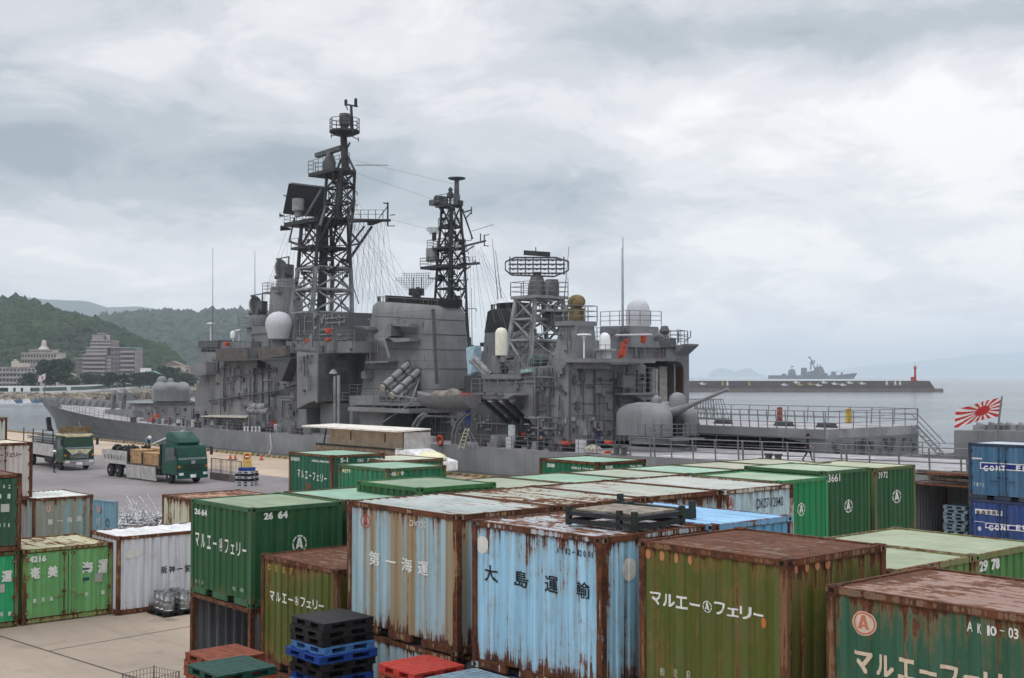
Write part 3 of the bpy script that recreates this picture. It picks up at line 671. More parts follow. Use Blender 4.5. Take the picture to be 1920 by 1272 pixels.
def lay(parent, face, shapes, mat, pts, off=0.004, name='lettering', inset=0.03, follow=1.0):
    """paint flat shapes on a ribbed face, following its ribs"""
    if not shapes: return
    bm = bmesh.new()
    for k_, (vs, fs) in enumerate(shapes):
        bv = [bm.verts.new((x, z, (k_ % 5) * 0.0003)) for x, z in vs]
        for f in fs:
            try: bm.faces.new([bv[i] for i in f])
            except ValueError: pass
    if pts:
        lo = min(v.co.x for v in bm.verts); hi = max(v.co.x for v in bm.verts)
        for u, _ in pts:
            if lo < u < hi: bmesh.ops.bisect_plane(bm, geom=bm.verts[:] + bm.edges[:] + bm.faces[:], plane_co=(u, 0, 0), plane_no=(1, 0, 0), dist=1e-5)
    for v in bm.verts: v.co = face.at(v.co.x, v.co.y, inset + (prof(pts, v.co.x) * follow if pts else 0.0) - off - v.co.z)
    me = bpy.data.meshes.new(name); bm.to_mesh(me); bm.free(); me.materials.append(mat)
    o = bpy.data.objects.new(name, me); link(o, parent); return o
WHITE_L, BLACK_L, RED_L, ORANGE_L, BLUE_L = (0.70, 0.71, 0.68), (0.015, 0.022, 0.026), (0.38, 0.06, 0.05), (0.46, 0.19, 0.09), (0.02, 0.035, 0.22)
PALE_L = (0.62, 0.50, 0.38)
def container(label, near, LA=2.99, LB=2.43, h=2.25, paint=(0.03, 0.12, 0.05), roof=None, rust=0.3, frame=None, frust=None, doors=None, opened=None, letters=(), yaw=0.0,
              pitch=0.27, ridged=False, tan=0.0, fade=0.3, group='freight containers stacked in the yard', stripes=0.0, cat='container', plates=(), rrust=None, framed=True, seed=0.0):
    """near = base corner where the long (L) face and the end (R) face meet"""
    rt = thing('shipping_container', label, cat, near, YAW + yaw, group)
    rm = Matrix.Translation(Vector(near)) @ Matrix.Rotation(YAW + yaw, 4, 'Z')
    FC = {'L': (Face((LA, 0, 0), (-1, 0, 0), (0, 1, 0)), LA), 'R': (Face((0, 0, 0), (0, -1, 0), (-1, 0, 0)), LB), 'M': (Face((0, -LB, 0), (1, 0, 0), (0, -1, 0)), LA), 'Q': (Face((LA, -LB, 0), (0, 1, 0), (1, 0, 0)), LB)}
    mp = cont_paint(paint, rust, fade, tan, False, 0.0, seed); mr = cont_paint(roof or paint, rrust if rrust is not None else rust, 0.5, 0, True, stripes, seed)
    mf = cont_paint(frame or tuple(x * 0.9 for x in paint), (rust * 1.5 + 0.35) if frust is None else frust, 0.2, 0, False, 0.0, seed)
    pw = 0.12; zb, zt = 0.16, h - 0.11
    prf = {}
    for k, (fc, W) in FC.items():
        if opened == k: continue
        if doors == k: continue
        pts = ribs(W - 2 * pw, pitch); prf[k] = [(u + pw, d) for u, d in pts]
        mb = MB(); vs = []; fs = []
        for u, d in prf[k]: vs += [fc.at(u, zb, 0.03 + d), fc.at(u, zt, 0.03 + d)]
        for i in range(len(prf[k]) - 1): fs.append((2 * i, 2 * i + 2, 2 * i + 3, 2 * i + 1))
        mb.add(vs, fs); mb.build('side_panel' if k in 'LM' else 'end_panel', mp, rt)
    for dk in ([doors] if doors else []):
        fc, W = FC[dk]; prf[dk] = None; half = W / 2
        for sgn in (0, 1):
            u0 = pw + 0.01 if sgn == 0 else half + 0.012; u1 = half - 0.012 if sgn == 0 else W - pw - 0.01
            pts = [(u + u0, d) for u, d in ribs(u1 - u0, 0.25, 0.09)]; mb = MB(); vs = []; fs = []
            for u, d in pts: vs += [fc.at(u, zb + 0.02, 0.035 + d * 0.8), fc.at(u, zt - 0.02, 0.035 + d * 0.8)]
            for i in range(len(pts) - 1): fs.append((2 * i, 2 * i + 2, 2 * i + 3, 2 * i + 1))
            mb.add(vs, fs); dr = mb.build('door', mp, rt)
            rod = MB()
            for f_ in ((0.9,) if sgn == 0 else (0.1,)):
                u = u0 + (u1 - u0) * f_
                rod.bar(fc.at(u, zb, 0.0), fc.at(u, zt, 0.0), 0.02, 6)
                for zz in (zb + 0.1, h * 0.4, h * 0.7, zt - 0.1): 
                    c = fc.at(u, zz, 0.012); rod.box(c.x - 0.045, c.x + 0.045, c.y - 0.045, c.y + 0.045, c.z - 0.04, c.z + 0.04)
            hz_ = h * 0.33; ua = u0 + (u1 - u0) * (0.9 if sgn == 0 else 0.1); ub = u0 + (u1 - u0) * (0.6 if sgn == 0 else 0.4); rod.bar(fc.at(ua, hz_, -0.02), fc.at(ub, hz_ + 0.03, -0.02), 0.018, 5)
            rod.build('lock_rod', mf, dr)
            hg = MB(); ue = u0 + 0.0 if sgn == 0 else u1; hg.box(-0.045, 0.045, -0.045, 0.045, -0.045, 0.045); h0 = None
            for q in range(4):
                if h0 is None: h1 = h0 = hg.build('hinge', mf, dr)
                else: h1 = h0.copy(); COL.objects.link(h1); h1.parent = dr
                h1.location = fc.at(ue, zb + 0.2 + q * (zt - zb - 0.4) / 3, 0.005)
    if opened:
        mb = MB(); mb.box(0.1, LA - 0.1, -LB + 0.1, -0.06, 0.1, 0.16); mb.build('floor_board', M_STEEL, rt)
    # roof, with ridges running lengthwise on some types
    mb = MB(); zr = h - 0.035
    if ridged:
        n = 11; w = (LB - 0.16) / n; vs = []; fs = []
        pr = [(0, 0)]
        for i in range(n): pr += [(i * w + 0.35 * w, 0), (i * w + 0.5 * w, 0.022), (i * w + 0.75 * w, 0.022), (i * w + 0.9 * w, 0)]
        pr.append((n * w, 0))
        for u, d in pr: vs += [(0.08, -LB + 0.08 + u, zr + d), (LA - 0.08, -LB + 0.08 + u, zr + d)]
        for i in range(len(pr) - 1): fs.append((2 * i, 2 * i + 2, 2 * i + 3, 2 * i + 1))
        mb.add([Vector(v) for v in vs], [f[::-1] for f in fs])
    else:
        nx, ny = 10, 8
        for i in range(nx + 1):
            for j in range(ny + 1):
                x = 0.08 + (LA - 0.16) * i / nx; y = -LB + 0.08 + (LB - 0.16) * j / ny
                e = 0 if i in (0, nx) or j in (0, ny) else 1
                mb.v.append((x, y, zr + e * 0.016 * mnoise.noise(Vector((near[0] + x * 1.3, near[1] + y * 1.3, 3.0)))))
        for i in range(nx):
            for j in range(ny): a = i * (ny + 1) + j; mb.f.append((a, a + ny + 1, a + ny + 2, a + 1)); mb.m.append(0)
    mb.build('roof_panel', mr, rt)
    mr2 = cont_paint(frame or paint, 0.55 if frust is None else frust, 0.2, 0, True, 0.0, seed)
    mb = MB(); g = 0.17                              # top rails
    for y0, y1 in ((-0.075, -0.012), (-LB + 0.012, -LB + 0.075)): mb.box(g, LA - g, y0, y1, zt, h - 0.012)
    for x0, x1 in ((0.012, 0.075), (LA - 0.075, LA - 0.012)): mb.box(x0, x1, -LB + g, -g, zt, h - 0.012)
    mb.build('top_rail', mf, rt)
    mb = MB()
    def split(a, b, fn):
        c = (a + b) / 2; q = 0.52; w = 0.17
        for s0, s1 in ((a, c - q - w), (c - q + w, c + q - w), (c + q + w, b)): fn(s0, s1)
    for y0, y1 in ((-0.08, -0.01), (-LB + 0.01, -LB + 0.08)): split(g, LA - g, lambda a, b: mb.box(a, b, y0, y1, 0.02, zb))
    for x0, x1 in ((0.01, 0.08), (LA - 0.08, LA - 0.01)): mb.box(x0, x1, -LB + g, -g, 0.02, zb)
    mb.build('bottom_rail', mf, rt)
    mb = MB(); mb.box(0.1, LA - 0.1, -LB + 0.1, -0.1, 0.03, 0.1); mb.build('underframe_shade', M_DARK, rt)  # near-black so the forklift pockets look deep, their shade is in the colour
    cs_h = 0.115; pm = MB(); pm.box(-0.06, 0.06, -0.055, 0.055, cs_h, h - cs_h)
    cm = MB()
    cm.box(-0.085, 0.085, -0.078, 0.078, 0, cs_h)
    for s in (-1, 1): cm.box(s * 0.085, s * 0.0875, -0.03, 0.03, 0.03, 0.085, 1); cm.box(-0.035, 0.035, s * 0.078, s * 0.0805, 0.03, 0.085, 1)  # near-black plates on the faces, painting the shade of the casting holes
    cm.box(-0.055, 0.055, -0.028, 0.028, cs_h, cs_h + 0.0025, 1)
    first = None
    for x, y in ((0.085, -0.078), (LA - 0.085, -0.078), (0.085, -LB + 0.078), (LA - 0.085, -LB + 0.078)):
        if first is None:
            a = pm.build('corner_post', mf, rt); b = cm.build('corner_casting', [mf, M_DARK], rt); first = (a, b)
        else:
            a = first[0].copy(); b = first[1].copy(); COL.objects.link(a); COL.objects.link(b); a.parent = rt; b.parent = rt
        a.location = (x - (0.022 if x < LA / 2 else -0.022), y + (0.02 if y > -LB / 2 else -0.02), 0); b.location = (x, y, 0); b2 = b.copy(); COL.objects.link(b2); b2.parent = rt; b2.location = (x, y, h - cs_h)
    # painted marks: (kind/text, x0, y0, x1, y1, colour, face[, bold]) measured on the photo
    groups = {}
    for it in letters:
        st, x0, y0, x1, y1, col, fk = it[:7]; bold = it[7] if len(it) > 7 else 0.02; wear = it[8] if len(it) > 8 else 0.0
        fc, W = FC[fk]; u0, zA = face_px(rm, fc, x0, y0); u1, zB = face_px(rm, fc, x1, y1); z1, z0 = max(zA, zB), min(zA, zB)
        if st == '#ring': sh = a_logo((u0 + u1) / 2, (z0 + z1) / 2, (u1 - u0) / 2, (z1 - z0) / 2, 'white')
        elif st == '#logo': sh = a_logo((u0 + u1) / 2, (z0 + z1) / 2, (u1 - u0) / 2, (z1 - z0) / 2, 'red')
        elif st == '#disc': sh = [disc2d((u0 + u1) / 2, (z0 + z1) / 2, (u1 - u0) / 2, (z1 - z0) / 2)]
        elif st == '#rect': sh = [rect2d(u0, u1, z0, z1)]
        else:
            sh = [text2d(st, u0, u1, z0, z1, bold)]
            if ord(st[0]) > 0x2e80 and bold > 0.012:      # heavier brush: the same strokes a little to each side
                du, dw = (u1 - u0) * bold * 0.7, (z1 - z0) * bold * 0.7
                sh += [([(a + p_ * du, b + q_ * dw) for a, b in sh[0][0]], sh[0][1]) for p_, q_ in ((1, 1), (-1, 1), (1, -1), (-1, -1))]
        groups.setdefault((fk, col, st[0] == '#' and st != '#ring', wear), []).extend(sh)
    order = 0
    for (fk, col, pl, wear), sh in groups.items():
        fc, W = FC[fk]; pts = prf.get(fk)
        lay(rt, fc, sh, letter_mat(col, wear), pts, 0.004 + 0.002 * order + (0.008 if pts is None else 0), 'painted_mark' if pl else 'lettering', 0.03, 0.75 if near[1] < 19.8 else 0.25); order += 1
    return rt
def row_text(st, x0, y0, x1, y1, hpx, wfrac, col, fk, bold=0.03, wear=0.0):
    """letters spread along a slanting row of the photo: centre of the first and of the last letter"""
    out = []; n = len(st); step = (x1 - x0) / max(1, n - 1)
    for i, ch in enumerate(st):
        f = i / max(1, n - 1); cx = x0 + (x1 - x0) * f; cy = y0 + (y1 - y0) * f; w = step * wfrac / 2; hh = hpx / 2
        if ch == ' ': continue
        if ch in '@&': out.append(('#ring' if ch == '@' else '#logo', cx - w, cy - hh, cx + w, cy + hh, col, fk)); continue
        if ch in 'ェュ': hh *= 0.72; cy += hpx * 0.12
        out.append((ch, cx - w, cy - hh, cx + w, cy + hh, col, fk, bold, wear))
    return out
GREEN_D, GREEN_M, GREEN_B, OLIVE = (0.017, 0.082, 0.030), (0.026, 0.13, 0.06), (0.013, 0.20, 0.07), (0.070, 0.086, 0.011)
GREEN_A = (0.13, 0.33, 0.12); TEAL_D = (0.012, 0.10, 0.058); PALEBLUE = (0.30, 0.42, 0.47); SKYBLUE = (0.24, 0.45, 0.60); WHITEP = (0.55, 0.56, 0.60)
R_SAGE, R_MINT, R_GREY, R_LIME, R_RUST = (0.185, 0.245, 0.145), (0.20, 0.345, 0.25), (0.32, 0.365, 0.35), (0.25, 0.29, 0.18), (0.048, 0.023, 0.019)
H10 = 2.25
def base(p, t, h): return Vector((p.x, p.y, t - h))
GP = G(857, 966, 5.0); GP.z = 0                      # near corner of the front grey container
def lane(a, b, z=0.0): q = GP + AX * a + BX * b; return Vector((q.x, q.y, z))
# -- the big front row
g1 = lane(0, 0, 2.5)
container('pale blue grey container with tan streaks and four faded white characters', g1, 3.5, 2.43, 2.5, PALEBLUE, R_GREY, 0.40, (0.25, 0.17, 0.10), 0.95, tan=0.9, ridged=True, stripes=0.05, rrust=0.5,
          letters=[('#logo', 674, 963, 692, 993, RED_L, 'L')] + row_text('第一海運', 700, 1048, 791, 1066, 29, 0.62, (0.74, 0.74, 0.70), 'L', 0.018, 0.1) + [('0K07', 765, 975, 800, 992, (0.6, 0.6, 0.56), 'L', 0.01, 0.8)] + row_text('第一海運株式会社', 866.5, 1000, 867.5, 1120, 9, 9, (0.55, 0.5, 0.42), 'R', 0.01, 0.6))
container('pale rusty container below the tan streaked one, mostly hidden by pallets', lane(0.05, 0.02, 0.0), 3.5, 2.43, 2.49, PALEBLUE, R_GREY, 0.5, (0.3, 0.22, 0.14), 0.9)
for i, (b, lab, st, rr) in enumerate([(2.45, 'container with rust striped grey roof just behind the tan streaked front one', 0.22, 0.75), (4.9, 'container with a pale roof and rust patches, left of the DK07 one', 0.12, 0.6)]):
    container(lab, lane(0.0 + 0.05 * i, b, 2.5), 3.5, 2.43, 2.5, PALEBLUE, (0.33, 0.37, 0.32), 0.7, (0.22, 0.13, 0.08), 1.0, ridged=(i == 0), stripes=st * 0.4, rrust=rr)
container('pale grey container marked DK07-12040 with a red A badge', lane(-0.05, 7.35, 2.5), 3.5, 2.43, 2.5, (0.40, 0.52, 0.56), (0.37, 0.39, 0.35), 0.25, (0.45, 0.45, 0.42), 0.75,
          letters=[('#logo', 1365, 934, 1379, 955, RED_L, 'R'), ('DK07-12040', 1421, 936, 1470, 949, BLACK_L, 'R', 0.005)])
o_l = G(1128, 1008, 5.0)
container('rust streaked sky blue container with four big black characters', base(o_l, 5.0, 2.5), 3.13, 2.43, 2.5, SKYBLUE, (0.36, 0.42, 0.47), 0.5, (0.34, 0.42, 0.48), 0.98, ridged=True, stripes=0.12, rrust=0.8, fade=0.8,
          letters=[('#disc', 890, 1004, 912, 1040, (0.66, 0.66, 0.62), 'L')] + row_text('大島運輸', 917, 1076, 1089, 1107, 35, 0.42, BLACK_L, 'L', 0.02, 0.0) + row_text('AT12-12008', 1044, 1032, 1108, 1041, 12, 0.6, (0.03, 0.04, 0.045), 'L', 0.02, 0.5) + [('#disc', 1168, 1049, 1196, 1088, (0.66, 0.66, 0.62), 'R')])
container('container with a bright light blue ridged roof beside the folded flat rack', lane(-3.9, 2.32, 2.5), 3.2, 2.15, 2.5, (0.10, 0.27, 0.46), (0.22, 0.41, 0.60), 0.05, (0.13, 0.30, 0.50), 0.6, ridged=True, rrust=0.05)
o2 = G(1475, 1050, 5.0)
container('big olive green container with a dark brown roof and round orange marks', base(o2, 5.0, 2.5), 2.7, 2.4, 2.5, OLIVE, R_RUST, 0.5, (0.14, 0.075, 0.04), 0.95, rrust=1.0, pitch=0.3, seed=1.0,
          letters=row_text('マルエー@フェリー', 1227, 1123, 1419, 1154, 26, 0.8, WHITE_L, 'L', 0.045, 0.25) + [('#disc', 1208 + 26 * i, 1029 + 4 * i, 1218 + 26 * i, 1049 + 4 * i, ORANGE_L, 'L') for i in range(4)] + [('#disc', 1492 + 20 * i, 1057 - 3 * i, 1499 + 20 * i, 1076 - 3 * i, ORANGE_L, 'R') for i in range(4)] + [('#disc', 1426, 1158, 1434, 1180, (0.5, 0.16, 0.04), 'L')] + row_text('鹿児島', 1240, 1260, 1288, 1266, 17, 0.4, (0.5, 0.52, 0.4), 'L', 0.01, 0.5))
ak = G(1548, 1096, 4.75) - AX * 3.7
container('dark green container with a brown roof marked AK10-03 in the corner', base(ak, 4.75, 2.5), 3.7, 2.43, 2.5, (0.02, 0.085, 0.048), (0.22, 0.14, 0.12), 0.5, (0.13, 0.085, 0.06), 0.9, rrust=0.85, pitch=0.33, seed=2.0,
          letters=[('#disc', 1594, 1143, 1640, 1197, (0.62, 0.50, 0.40), 'L')] + [('#logo', 1596, 1145, 1638, 1195, (0.50, 0.17, 0.11), 'L')] + [('A', 1811, 1166, 1820, 1186, WHITE_L, 'L', 0.02), ('K', 1829, 1170, 1839, 1190, WHITE_L, 'L', 0.02), ('1', 1849, 1173, 1854, 1193, WHITE_L, 'L', 0.02), ('0', 1855, 1174, 1866, 1194, WHITE_L, 'L', 0.02), ('-', 1871, 1178, 1880, 1190, WHITE_L, 'L', 0.02), ('0', 1889, 1177, 1898, 1198, WHITE_L, 'L', 0.02), ('3', 1899, 1179, 1908, 1200, WHITE_L, 'L', 0.02)]
          + row_text('マルエーフェリー', 1616, 1243, 1900, 1290, 44, 0.78, PALE_L, 'L', 0.06, 0.35))
o1 = lane(3.7, -0.11)
OT = 3.61
container('olive green container with a brown roof behind the black pallet stack', Vector((o1.x, o1.y, 1.21)), 3.0, 2.43, 2.4, OLIVE, R_RUST, 0.4, (0.10, 0.06, 0.035), 0.9, rrust=0.95, seed=3.0,
          letters=row_text('マルエー@フェリー', 508, 1118, 600, 1137, 19, 0.72, WHITE_L, 'L', 0.04, 0.1) + row_text('0557', 503, 1064, 544, 1072, 13, 0.5, (0.32, 0.24, 0.05), 'L', 0.03, 0.4))
container('low half height container under the olive one behind the black pallets', o1, 3.0, 2.43, 1.2, OLIVE, R_RUST, 0.4, (0.10, 0.06, 0.035), 0.9)
c26 = G(471, 953, 4.5)
container('dark green container numbered 2664 on top of the open container', base(c26, 4.5, H10), 2.95, 2.43, H10, GREEN_D, R_SAGE, 0.02, (0.03, 0.10, 0.045), 0.2, rrust=0.05, pitch=0.3, fade=0.12,
          letters=[('26', 363, 953, 374, 966, WHITE_L, 'L', 0.04), ('64', 376, 955, 386, 969, WHITE_L, 'L', 0.04)] + row_text('マルエー@フェリー', 368, 1012, 456, 1033, 26, 0.55, WHITE_L, 'L', 0.03, 0.1) + [('26', 496, 962, 513, 974, WHITE_L, 'R', 0.05), ('64', 522, 959, 541, 972, WHITE_L, 'R', 0.05), ('#ring', 549, 1005, 576, 1036, WHITE_L, 'R')]
          + row_text('鹿児島', 366, 1090, 378, 1093, 8, 0.5, (0.35, 0.45, 0.35), 'L', 0.01, 0.5) + row_text('奄美', 437, 1104, 452, 1107, 10, 0.5, (0.35, 0.45, 0.35), 'L', 0.01, 0.5))
container('open fronted rusty container under the green 2664 one', base(c26, H10, H10 - 0.01), 2.95, 2.43, H10 - 0.01, (0.16, 0.17, 0.19), R_RUST, 0.45, (0.10, 0.05, 0.03), 1.0, opened='L', pitch=0.22)
# -- single lower containers that carry the upper ones
def lower(label, near, LA, LB, t, paint, n=0):
    container(label, Vector((near.x, near.y, 0)), LA, LB, t, paint, None, 0.5, None, 0.9, group='containers in the bottom layer under other containers')
LOWL = 'container in the bottom layer carrying another one'
lower('blue container under the rust streaked sky blue one', o_l, 3.13, 2.43, 2.49, SKYBLUE)
lower('olive container under the big olive one with round orange marks', o2, 2.7, 2.4, 2.49, OLIVE)
lower('green container under the AK10-03 one', ak, 3.7, 2.43, 2.24, GREEN_M)
for b in (2.45, 4.9, 7.35): lower(LOWL, lane(0, b), 3.5, 2.43, 2.49, PALEBLUE)
lower(LOWL, lane(-3.9, 2.32), 3.2, 2.15, 2.49, SKYBLUE)
# -- pair of lime roofed containers at the right
nb = G(1829, 1041, 4.5)
container('green container numbered 29 78 with a pale lime roof', base(nb, 4.5, H10), 2.99, 2.43, H10, (0.055, 0.17, 0.045), R_LIME, 0.1, (0.12, 0.17, 0.06), 0.55, rrust=0.12,
          letters=[('29', 1839, 1053, 1855, 1071, WHITE_L, 'R', 0.05), ('78', 1862, 1049, 1878, 1067, WHITE_L, 'R', 0.05)])
na = nb - BX * 2.46
container('green container with a lime roof between the olive one and number 29 78', base(na, 4.5, H10), 2.99, 2.43, H10, (0.10, 0.20, 0.05), R_LIME, 0.25, (0.16, 0.18, 0.07), 0.6, rrust=0.2)
lower(LOWL, na, 2.99, 2.43, 2.24, GREEN_M); lower(LOWL, nb, 2.99, 2.43, 2.24, GREEN_M)
# -- green row behind the pale roofs
bg = G(1461, 902, 4.5)
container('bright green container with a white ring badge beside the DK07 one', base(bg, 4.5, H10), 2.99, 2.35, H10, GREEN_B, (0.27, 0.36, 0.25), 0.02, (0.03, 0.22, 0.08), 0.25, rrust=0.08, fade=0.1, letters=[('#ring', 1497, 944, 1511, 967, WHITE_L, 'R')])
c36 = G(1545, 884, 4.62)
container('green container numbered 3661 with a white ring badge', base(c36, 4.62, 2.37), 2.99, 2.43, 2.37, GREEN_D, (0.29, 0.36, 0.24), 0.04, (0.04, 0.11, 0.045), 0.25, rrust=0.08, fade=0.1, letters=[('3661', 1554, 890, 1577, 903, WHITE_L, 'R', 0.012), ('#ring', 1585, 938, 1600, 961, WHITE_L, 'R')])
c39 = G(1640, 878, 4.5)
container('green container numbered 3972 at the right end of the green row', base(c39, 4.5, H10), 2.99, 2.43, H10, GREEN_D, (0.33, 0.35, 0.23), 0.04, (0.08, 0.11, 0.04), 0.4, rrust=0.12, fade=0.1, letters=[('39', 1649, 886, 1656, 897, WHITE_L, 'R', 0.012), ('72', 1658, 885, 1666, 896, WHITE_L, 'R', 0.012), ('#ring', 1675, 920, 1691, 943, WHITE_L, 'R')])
for q in (bg, c36, c39): lower(LOWL, q, 2.99, 2.35, 2.24, GREEN_D)
def a_b(p): d = p - GP; return d.dot(AX), d.dot(BX)
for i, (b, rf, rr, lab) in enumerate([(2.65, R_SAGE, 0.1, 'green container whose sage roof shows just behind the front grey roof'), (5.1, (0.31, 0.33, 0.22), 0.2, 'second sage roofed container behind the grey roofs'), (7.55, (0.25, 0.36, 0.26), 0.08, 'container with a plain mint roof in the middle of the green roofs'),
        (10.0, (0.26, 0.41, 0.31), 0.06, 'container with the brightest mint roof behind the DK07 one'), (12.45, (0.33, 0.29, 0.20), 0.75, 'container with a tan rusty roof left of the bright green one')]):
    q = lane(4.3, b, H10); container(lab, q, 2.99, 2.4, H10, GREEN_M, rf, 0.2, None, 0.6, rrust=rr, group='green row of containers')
    lower(LOWL, q, 2.99, 2.4, 2.24, GREEN_M)
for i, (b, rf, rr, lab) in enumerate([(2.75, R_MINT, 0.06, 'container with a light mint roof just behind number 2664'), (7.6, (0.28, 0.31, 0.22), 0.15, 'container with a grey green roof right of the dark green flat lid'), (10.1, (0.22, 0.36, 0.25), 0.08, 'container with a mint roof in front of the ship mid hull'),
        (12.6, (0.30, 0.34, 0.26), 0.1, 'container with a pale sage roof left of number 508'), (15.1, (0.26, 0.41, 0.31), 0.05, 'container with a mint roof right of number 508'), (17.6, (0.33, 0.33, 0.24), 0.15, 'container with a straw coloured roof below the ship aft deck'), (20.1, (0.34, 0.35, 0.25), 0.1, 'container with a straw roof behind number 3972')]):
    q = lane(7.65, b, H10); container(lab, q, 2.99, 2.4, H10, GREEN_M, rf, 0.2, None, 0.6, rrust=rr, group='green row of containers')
    lower(LOWL, q, 2.99, 2.4, 2.24, GREEN_M)
lid = G(787, 915, 4.75)
container('taller dark green container with a flat green lid behind the grey roofs', base(lid, 4.75, 2.5), 2.72, 2.43, 2.5, GREEN_D, (0.17, 0.24, 0.15), 0.05, (0.03, 0.13, 0.04), 0.1, rrust=0.05)
lower(LOWL, lid, 2.72, 2.43, 2.24, GREEN_D)
rr_ = G(357, 936, 2.5)
container('pale container with a rusty red roof behind number 2664', base(rr_, 2.5, 2.5), 2.6, 3.6, 2.5, (0.50, 0.50, 0.38), (0.42, 0.22, 0.14), 0.6, (0.3, 0.15, 0.08), 0.9, rrust=0.9)
# -- greens in front of the ship
c55 = G(622, 854, 4.5)
container('dark green container numbered 5501 in front of the white wing truck', base(c55, 4.5, H10), 3.1, 2.43, H10, TEAL_D, R_MINT, 0.05, (0.07, 0.06, 0.03), 0.8, rrust=0.05,
          letters=[('5501', 544, 857, 560, 865, WHITE_L, 'L', 0.03), ('OSLU40151', 583, 862, 616, 869, WHITE_L, 'L', 0.03)] + row_text('マルエーフェリー', 559, 888, 609, 898, 14, 0.62, WHITE_L, 'L', 0.04, 0.3) + [('#logo', 573, 905, 582, 919, RED_L, 'L'), ('5-1', 639, 859, 653, 867, WHITE_L, 'R', 0.04), ('OSLU', 671, 861, 682, 866, WHITE_L, 'R', 0.03), ('746183 8', 689, 860, 718, 865, WHITE_L, 'R', 0.03)])
c45 = G(726, 879, 4.5)
container('green container with a mint roof numbered 4579', base(c45, 4.5, H10), 2.85, 2.4, H10, (0.022, 0.17, 0.08), R_MINT, 0.15, (0.04, 0.13, 0.06), 0.5, rrust=0.1,
          letters=[('4579', 640, 879, 656, 888, (0.6, 0.62, 0.4), 'L', 0.04), ('45', 734, 885, 744, 893, WHITE_L, 'R', 0.06), ('7', 745, 885, 750, 893, (0.55, 0.4, 0.05), 'R', 0.06), ('9', 752, 884, 758, 892, WHITE_L, 'R', 0.06)])
cbk = G(735, 864, 4.3)
container('green container with a grey roof half hidden behind number 4579', base(cbk, 4.3, H10), 2.85, 2.43, H10, GREEN_M, (0.44, 0.46, 0.36), 0.2, (0.12, 0.08, 0.05), 0.7)
c50 = G(1121, 867, 4.5)
container('green container numbered 508 with a mint roof below the gun turret', base(c50, 4.5, H10), 3.0, 2.43, H10, (0.012, 0.13, 0.06), R_MINT, 0.05, (0.11, 0.045, 0.025), 0.9, rrust=0.05,
          letters=[('508', 1025, 869, 1039, 877, WHITE_L, 'L', 0.05), ('OSLU', 1070, 875, 1088, 881, WHITE_L, 'L', 0.03), ('746186', 1091, 877, 1112, 882, WHITE_L, 'L', 0.03), ('508', 1136, 874, 1150, 881, WHITE_L, 'R', 0.05), ('746186', 1182, 873, 1205, 878, WHITE_L, 'R', 0.03)])
for q in (c55, c45, cbk, c50): lower(LOWL, q, 2.85, 2.4, 2.04 if q is cbk else 2.24, GREEN_D)
# -- left hand containers
l4 = G(43.5, 1032, H10); l4.z = 0
container('light green container with doors, numbered 4216, by the white one', l4, 2.99, 2.77, H10, GREEN_A, (0.42, 0.42, 0.25), 0.08, (0.16, 0.24, 0.08), 0.7, doors='R', rrust=0.75,
          letters=[('4216', 55, 1044, 87, 1053, WHITE_L, 'R', 0.05), ('奄', 57.5, 1065, 75, 1084, WHITE_L, 'R', 0.05), ('美', 90.5, 1063, 108, 1081, WHITE_L, 'R', 0.05), ('海', 155, 1055, 174, 1073, WHITE_L, 'R', 0.05), ('運', 185, 1051, 202, 1073, WHITE_L, 'R', 0.05)]
          + row_text('鹿児島', 65, 1127, 97, 1123, 7, 0.4, WHITE_L, 'R', 0.03, 0.4) + row_text('名瀬', 162, 1115, 193, 1111, 7, 0.22, WHITE_L, 'R', 0.03, 0.4) + [('#rect', 178, 1076, 193, 1091, (0.35, 0.34, 0.30), 'R'), ('#rect', 156, 1084, 168, 1088, (0.02, 0.06, 0.10), 'R'), ('#rect', 156, 1066, 168, 1068, (0.02, 0.06, 0.10), 'R')])
l1 = lambda_ = l4 - BX * 2.55
container('bright green container with doors at the left edge of the picture', l1, 2.99, 2.43, H10, (0.02, 0.30, 0.12), (0.25, 0.2, 0.12), 0.08, (0.06, 0.15, 0.06), 0.7, doors='R',
          letters=[('運', 4.5, 1072, 22.5, 1090, WHITE_L, 'R', 0.05), ('#rect', -4, 1097, 9, 1111, (0.4, 0.4, 0.36), 'R')] + row_text('名瀬', 3, 1152, 18, 1151, 7, 0.4, WHITE_L, 'R', 0.03, 0.4))
container('dark green container with doors stacked on the bright green one', l1 + Vector((0, 0, H10)), 2.99, 2.47, 2.3, (0.03, 0.09, 0.05), R_RUST, 0.12, (0.12, 0.055, 0.035), 0.85, doors='R', rrust=0.85, yaw=R(-1.5),
          letters=row_text('マルエ', -2, 912, 18, 913, 6, 0.4, WHITE_L, 'R', 0.05) + row_text('海運', 0, 931, 17, 931, 8, 0.35, WHITE_L, 'R', 0.05) + [('#rect', 2, 946, 18, 960, (0.45, 0.46, 0.42), 'R')] + row_text('鹿児島', 0, 985, 17, 985, 7, 0.3, WHITE_L, 'R', 0.05) + row_text('4105', 33, 913, 38, 916, 6, 0.5, WHITE_L, 'R', 0.05))
wl = G(221, 1007, 2.45); wl.z = 0
container('long white container with rusty corners behind the steel kegs', wl, 2.2, 6.05, 2.45, WHITEP, (0.58, 0.58, 0.58), 0.22, (0.32, 0.2, 0.12), 0.95, ridged=True, rrust=0.2, pitch=0.28,
          letters=row_text('阪神一宮急', 309, 1069, 367, 1065, 12, 0.68, BLACK_L, 'R', 0.03, 0.3) + [('#rect', 234, 1034, 264, 1045, (0.62, 0.62, 0.6), 'R')])
ls = G(62, 935, 2.5); ls.z = 0
